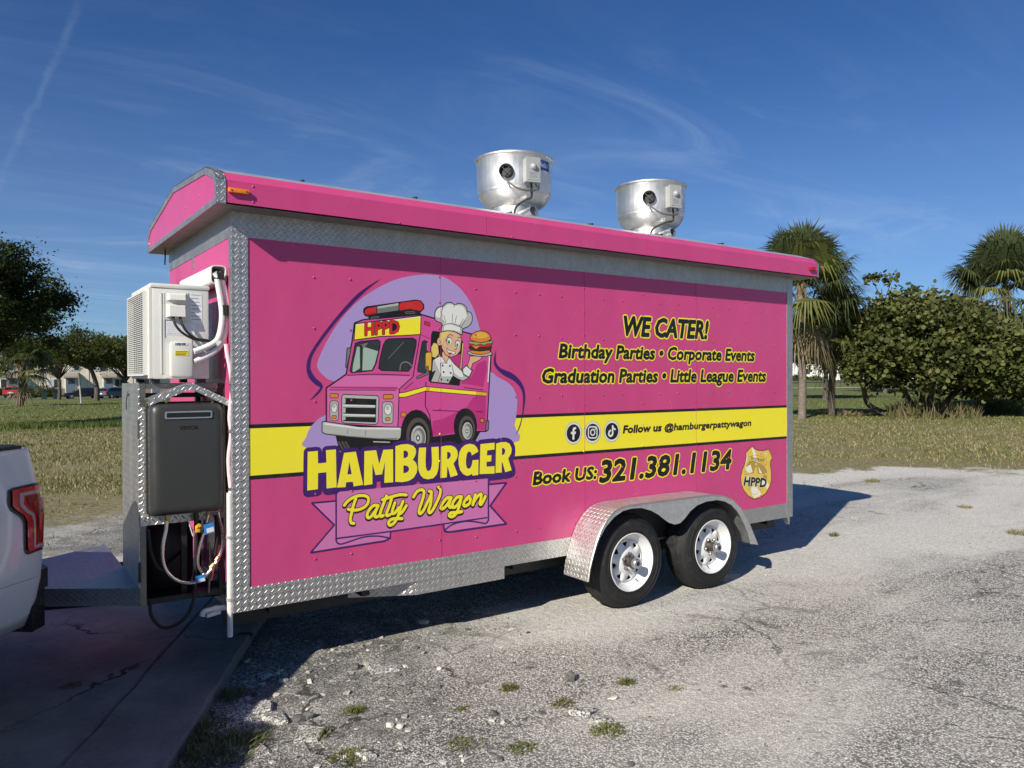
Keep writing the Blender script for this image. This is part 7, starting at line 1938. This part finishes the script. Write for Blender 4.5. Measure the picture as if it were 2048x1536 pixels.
# parked cars
def make_car(name, label, base, rz, paint, hatch=True, L_=4.3, H_=1.46):
    t = thing(name, label, 'car', base, rz, 'cars parked by the townhouses')
    Wc = 0.88
    def shell(prof, hw, nm, m_):
        mb = MB(); n_ = len(prof); vs = []; cols = (-1, -.8, 0, .8, 1)
        for c_ in cols:
            for x, z in prof: vs.append((x, c_*hw(z), z-(.05 if abs(c_) == 1 and z > .5 else 0)))
        fs = [(i*n_+k, i*n_+(k+1) % n_, (i+1)*n_+(k+1) % n_, (i+1)*n_+k) for i in range(len(cols)-1) for k in range(n_)] + [tuple(range(n_)), tuple(reversed([(len(cols)-1)*n_+k for k in range(n_)]))]
        mb.add(vs, fs, 0, True); o = mb.build(nm, paint if m_ is None else M[m_], t)
        bm = bmesh.new(); bm.from_mesh(o.data); bmesh.ops.recalc_face_normals(bm, faces=bm.faces); bm.to_mesh(o.data); bm.free(); return o
    shell([(-L_/2, .32), (L_/2, .30), (L_/2+.02, .55), (L_/2-.15, .76), (L_*.22, .92), (-L_*.42, .98), (-L_/2+.02, .93), (-L_/2-.03, .55)], lambda z: Wc*float(np.interp(z, [.3, .6, .95], [.94, 1, .95])), 'body', None)
    r0 = -L_*.47 if hatch else -L_*.36
    cb = shell([(r0, .95), (L_*.24, .90), (L_*.06, H_-.06), (-.25, H_), (-L_*.26, H_-.03), (r0+(.28 if hatch else .42), H_-.18)], lambda z: Wc*float(np.interp(z, [.9, H_], [.95, .74])), 'cabin', None)
    for s_ in (-1, 1):
        mb = MB(); q = [(-L_*.36, .99), (L_*.16, .97), (L_*.04, H_-.12), (-L_*.28, H_-.12)]; mb.add([(x, s_*(Wc*float(np.interp(z, [.9, H_], [.95, .74]))+.012), z-.03) for x, z in q], [(0, 1, 2, 3) if s_ < 0 else (3, 2, 1, 0)]); mb.build('side_window', M['glass_dark'], t)
        for x in (-L_*.30, L_*.31):
            mb = MB(); mb.lathe([(0, .01), (.19, .01), (.20, .0), (.31, 0), (.32, -.05), (.32, -.2)], (x, s_*.86, .32), (0, s_, 0), 20); w_ = mb.build('wheel', M['tyre'], t); mb = MB(); mb.lathe([(0, .02), (.18, .016), (.19, .0)], (x, s_*.86, .32), (0, s_, 0), 16); mb.build('rim', M['alu'], w_)
        mb = MB(); mb.box((-L_/2-.045, s_*.50, .74), (-L_/2+.06, s_*.84, .90), 0, .02); mb.build('tail_lamp', M['lampred'], t)
        mb = MB(); mb.box((L_/2-.12, s_*.52, .58), (L_/2+.02, s_*.82, .70), 0, .02); mb.build('headlight', M['lampclear'], t)
    xr = r0+(.02 if hatch else .05); dx = (.28 if hatch else .42)
    mb = MB(); mb.add([(xr-.03, -.72, 1.0), (xr-.03, .72, 1.0), (xr+dx-.05, .60, H_-.17), (xr+dx-.05, -.60, H_-.17)], [(3, 2, 1, 0)]); mb.build('rear_window', M['glass_dark'], t)
    mb = MB(); mb.add([(L_*.24+.02, -.74, .93), (L_*.24+.02, .74, .93), (L_*.06+.03, .60, H_-.07), (L_*.06+.03, -.60, H_-.07)], [(0, 1, 2, 3)]); mb.build('windscreen', M['glass_dark'], t)
    mb = MB(); mb.box((-L_/2-.05, -.26, .58), (-L_/2-.02, .26, .70)); mb.build('number_plate', M['tag_white'], t)
    mb = MB(); mb.box((-L_/2-.06, -.8, .36), (-L_/2+.1, .8, .50), 0, .03); mb.build('rear_bumper', M['black_gloss'], t)
    return t
camaz = lambda p: math.atan2(p.y-CAM_C[1], p.x-CAM_C[0])
b = gpt(31, 800, 96.5); make_car('parked_car', 'red hatchback parked behind the short palm', b, camaz(b)-.25, carpaint('red_car_paint', (0.42, 0.018, 0.02)))
b = gpt(166, 798, 96.5); make_car('parked_car', 'dark saloon parked before the middle townhouse door', b, camaz(b)+PI/2+.25, carpaint('dark_car_paint', (0.016, 0.018, 0.028)), False, 4.7, 1.42)
b = gpt(228, 796, 97); make_car('parked_car', 'slate blue hatchback parked beside the trailer rack', b, camaz(b)-.75, carpaint('blue_car_paint', (0.065, 0.085, 0.125)))
M['binc'] = plain('bin_green', (0.012, 0.045, 0.040), 0.5)
for k, (px_, lab) in enumerate(((88.5, 'dark green wheelie bin on the left of the pair'), (112, 'dark green wheelie bin on the right of the pair'))):
    b = gpt(px_, 796, 94); t = thing('wheelie_bin', lab, 'bin', b, camaz(b)-PI/2+.1*k, 'pair of green bins')
    mb = MB(); mb.add([(x*s_, y*s_, z) for z, s_ in ((.08, .72), (1.02, 1.0)) for x, y in ((-.36, -.4), (.36, -.4), (.36, .4), (-.36, .4))], [(3,2,1,0), (0,1,5,4), (1,2,6,5), (2,3,7,6), (3,0,4,7), (4,5,6,7)]); mb.build('bin_body', M['binc'], t)
    mb = MB(); mb.box((-.40, -.46, 1.025), (.40, .43, 1.10), 0, .03); mb.build('lid', M['binc'], t)
    for s_ in (-.3, .3): mb = MB(); mb.tube([(s_-.03, .36, .10), (s_+.03, .36, .10)], .10, 12); mb.build('wheel', M['rubber'], t)
M['gpost'] = plain('weathered_post', (0.36, 0.35, 0.32), 0.8, 0, 0.2)
b = gpt(163, 806, 54.6); tp = Vector(atD(157.3, 745, 54.6))-b
t = thing('leaning_post', 'thin leaning white post with dark top standing on the lawn', 'post', b)
mb = MB(); mb.tube([Vector((0, 0, -.2)), tp*.62], .055, 8); mb.build('post_shaft', M['gpost'], t)
mb = MB(); mb.tube([tp*.60, tp], .078, 8); mb.build('post_sleeve', M['steel'], t)
# ---------------------------------------------------------------- loose stuff on the lot
def rock_mesh(rng, sub=1, flat=0.55):
    bm = bmesh.new(); bmesh.ops.create_icosphere(bm, subdivisions=sub, radius=1)
    k = rng.normal(size=(5, 3)); 
    for v in bm.verts:
        n = np.array(v.co); v.co *= 1+0.16*float(np.sin(k[0]@n*2.2)+np.sin(k[1]@n*3.1)*.7+np.sin(k[2]@n*4.3)*.6+np.sin(k[3]@n*7)*.4)
        v.co.z *= flat
    return bm
def chunk_material():
    t = NT('broken_asphalt'); c = t.pos()
    col = t.voro(c, 130, 'F1', 'Color'); sc_ = t.n.new('ShaderNodeSeparateColor'); t.l.new(col, sc_.inputs[0])
    cc = t.ramp(sc_.outputs[0], [(0, (0.05, 0.048, 0.045)), (.32, (0.22, 0.213, 0.195)), (.65, (0.48, 0.465, 0.425)), (1, (0.74, 0.72, 0.67))])
    t.set(col=cc, rough=.95, spec=.2); t.bump(t.voro(c, 130), .8, .006); return t.m
M['chunk'] = chunk_material()
M['stone_dark'] = plain('dark_stone', (0.13, 0.125, 0.118), 0.9, 0, 0.4, 40, 0.3, 0.6, 90)
M['stone_pale'] = plain('pale_shell_rock', (0.56, 0.535, 0.47), 0.9, 0, 0.15, 40, 0.3, 0.4, 90)
def slabby(rng, r):
    """a flat angular piece of old surfacing"""
    n = rng.integers(6, 9); a = np.sort(rng.uniform(0, 2*PI, n)); q = r*rng.uniform(.65, 1.15, n)
    return [(float(q[i]*math.cos(a[i])), float(q[i]*math.sin(a[i])*.8)) for i in range(n)]
def chunks():
    rng = np.random.default_rng(77)
    spec = [(478,1428,.115,.045,'largest broken asphalt chunk near the slab edge'), (523,1421,.075,.04,'broken asphalt chunk right beside the largest one'), (452,1462,.085,.03,'broken asphalt chunk below the largest one by weeds'), (566,1436,.075,.03,'broken asphalt chunk right of the dark stones'), (500,1456,.06,.028,'small asphalt chunk below the largest chunk'), (622,1466,.075,.026,'asphalt chunk left of a mossy weed patch'), (500,1500,.07,.024,'asphalt chunk at the bottom beside dry weeds'), (760,1336,.085,.03,'flat asphalt chunk in the middle of the gravel'), (1168,1422,.075,.03,'asphalt chunk ringed by moss right of the tall stone'), (1195,1440,.055,.025,'smaller asphalt chunk ringed by moss at centre'), (733,1513,.05,.03,'asphalt chunk with moss near the bottom edge'), (540,1350,.06,.03,'asphalt chunk in the shade near the slab corner')]
    for x, y, r, h, lab in spec:
        p = onZ(x, y, 0); r *= 1.45; h *= .55; poly = slabby(rng, r); mb = MB()
        top = [(a*.86, b*.86, h*float(rng.uniform(.7, 1.1))) for a, b in poly]; bot = [(a, b, -.015) for a, b in poly]; mid = [(a*.98, b*.98, h*.6) for a, b in poly]; n = len(poly)
        mb.add(bot+mid+top+[(0, 0, h*1.05)], [(i, (i+1) % n, n+(i+1) % n, n+i) for i in range(n)]+[(n+i, n+(i+1) % n, 2*n+(i+1) % n, 2*n+i) for i in range(n)]+[(2*n+i, 2*n+(i+1) % n, 3*n) for i in range(n)])
        o = mb.build('asphalt_chunk', M['chunk']); o.location = (p.x, p.y, 0); o.rotation_euler = (float(rng.normal()*.06), float(rng.normal()*.06), float(rng.uniform(0, 6))); tag(o, lab, 'asphalt chunk', 'broken asphalt chunks')
    for x, y, r, m_, lab, fl in ((1139,1362,.035,'stone_dark','upright dark stone in the middle foreground',1.2), (600,1440,.040,'stone_dark','dark stone left of the dark pair by the chunks',.6), (617,1436,.035,'stone_dark','dark stone right of the dark pair by the chunks',.7), (985,1430,.030,'stone_dark','dark stone below and left of the upright stone',.6), (833,1296,.030,'stone_dark','flat dark stone at the shadow line of the trailer',.3), (712,1337,.04,'stone_dark','dark stone left of the flat asphalt chunk',.6), (780,1452,.026,'stone_pale','white shell rock in the centre foreground',.6), (800,1455,.022,'stone_pale','white shell rock right of its neighbour',.6), (505,1453,.028,'stone_pale','white shell rock by the slab weeds',.5), (880,1338,.022,'stone_pale','white shell rock right of the flat chunk',.6), (568,1362,.034,'stone_pale','flat pale rock near the slab corner',.35), (845,1247,.045,'stone_pale','pale rock lying in the trailer shadow',.5), (1260,1530,.02,'stone_dark','small dark stone at the bottom edge',.6)):
        p = onZ(x, y, 0); bm = rock_mesh(rng, 2, fl); mb = MB(); mb.bm(bm, 0, True, Matrix.Scale(r*.8, 4)); o = mb.build('stone', M[m_], None, 22); o.location = (p.x, p.y, r*fl*.42); o.rotation_euler = (0, 0, float(rng.uniform(0, 6))); tag(o, lab, 'stone', 'loose stones')
chunks()
def gravel():
    """loose chips over the lot, thickest near the viewer"""
    rng = np.random.default_rng(9); n = 34000
    r_ = 2.6*(16/2.6)**rng.random(n); th = np.radians(rng.uniform(-4, 72, n)); x, y = CAM_C[0]+r_*np.sin(th), CAM_C[1]+r_*np.cos(th)
    patch = np.sin(x*1.7+1)*np.cos(y*2.1)+.7*np.sin(x*4.1-y*3.3)+.5*np.sin(x*8+y*7)
    s_edge = (x-.255)*.887-(y-.607)*.462                         # right of the slab edge
    keep = (grassness(x, y) < .6) & (s_edge > .02) & (rng.random(n) < np.clip(.5+.45*patch, .08, 1))
    x, y, r_ = x[keep], y[keep], r_[keep]; n = len(x)
    s = (0.0022+0.0052*rng.random(n)**3)*(1+.045*r_)
    s[rng.random(n) < .006] *= 1.8
    m2 = 620; x2 = rng.uniform(-.45, 2.2, m2); y2 = rng.uniform(-1.7, .55, m2); k2 = ((x2-.255)*.887-(y2-.607)*.462 > .03) & (rng.random(m2) < np.clip(1.15-.5*x2+.25*np.sin(x2*9)*np.sin(y2*8), .12, 1))
    x2, y2 = x2[k2], y2[k2]; x = np.concatenate([x, x2]); y = np.concatenate([y, y2]); s = np.concatenate([s, .006+.020*rng.random(len(x2))**2.2]); n = len(x)
    # each chip is a box knocked out of true
    base = np.array([[sx*.8, sy*.65, sz*.45] for sz in (-1, 1) for sy in (-1, 1) for sx in (-1, 1)], float)
    B = base[None]*rng.uniform(.45, 1.2, (n, 8, 3))*np.where(rng.random((n, 1, 1)) < .5, [[[1.0, 1.0, .7]]], [[[1.2, .8, .5]]]); a = rng.uniform(0, 2*PI, n); ca, sa = np.cos(a)[:, None], np.sin(a)[:, None]
    V = np.stack([B[..., 0]*ca-B[..., 1]*sa, B[..., 0]*sa+B[..., 1]*ca, B[..., 2]+.25*B[..., 0]*rng.normal(size=(n, 1))], -1)*s[:, None, None]
    V += np.stack([x, y, s*.12], 1)[:, None, :]
    f = np.array([[0,2,3],[0,3,1],[4,5,7],[4,7,6],[0,1,5],[0,5,4],[1,3,7],[1,7,5],[3,2,6],[3,6,7],[2,0,4],[2,4,6]]); F = (f[None]+np.arange(n)[:, None, None]*8).reshape(-1, 3)
    mi = np.repeat(rng.choice(3, n, p=[.26, .46, .28]), 12)
    o = raw_mesh('gravel', V.reshape(-1, 3), F, [M['stone_pale'], M['gravel_grey'], M['stone_dark']], None, mi); tag(o, 'loose limestone and asphalt chips over the lot', 'gravel', None, 'stuff')
M['gravel_grey'] = plain('grey_chip', (0.36, 0.345, 0.315), 0.9, 0, 0.3, 40)
gravel()
M['moss'] = leafmat('moss_green', (0.10, 0.11, 0.02), (0.19, 0.19, 0.05), 0.8, 0.2)
wd = [(430,1508,.20,420,.12,['olive','straw','blade'],'biggest dry weed tuft at the slab edge bottom left'), (405,1470,.12,220,.11,['blade','olive'],'green weed tuft against the slab edge'), (470,1490,.12,200,.10,['straw','olive'],'straw weed tuft right of the biggest tuft'), (455,1395,.10,120,.09,['olive','blade'],'weed tuft in the shade at the slab edge'), (640,1470,.06,120,.045,['moss','olive'],'mossy weed patch right of the asphalt chunk'), (708,1424,.05,110,.05,['moss','blade'],'low weed patch left of centre foreground'), (1018,1378,.045,120,.05,['moss','olive'],'round weed tuft left of the upright stone'), (925,1418,.03,70,.03,['moss','olive'],'small weed dot in the centre foreground'), (1252,1366,.05,120,.04,['moss','olive'],'weed patch right of the upright stone'), (1125,1408,.06,130,.035,['moss','olive'],'moss strip above the ringed chunk'), (1215,1462,.09,260,.035,['moss','moss','olive'],'largest bright moss patch in the foreground'), (1045,1497,.07,150,.035,['moss','blade'],'moss patch at the bottom centre'), (930,1489,.08,150,.03,['moss','olive'],'thin moss line at the bottom centre'), (700,1515,.09,200,.04,['moss','olive'],'moss line near the bottom left of centre'), (1348,1378,.05,80,.025,['moss','olive'],'faint weed patch right of centre'), (1668,1072,.05,90,.08,['moss','olive'],'lone weed in the gravel right of trailer'), (1745,964,.12,200,.10,['olive','straw'],'weed clump at the tip of the trailer shadow'), (1930,1015,.10,120,.06,['olive','straw'],'weed clump on the gravel at the right'), (2040,1068,.14,160,.10,['olive','straw'],'weed clump at the right edge of the gravel'), (140,1372,.05,90,.03,['olive','blade'],'weed growing from a crack in the slab')]
for k, (x, y, r, n, h, mats, lab) in enumerate(wd):
    p = onZ(x, y, .056 if lab.endswith('slab') else 0); tuft('weed', lab, p, r, n, h, mats, 200+k, 'weed', 'weeds on the lot', .6, .0028 if h > .06 else .0035)
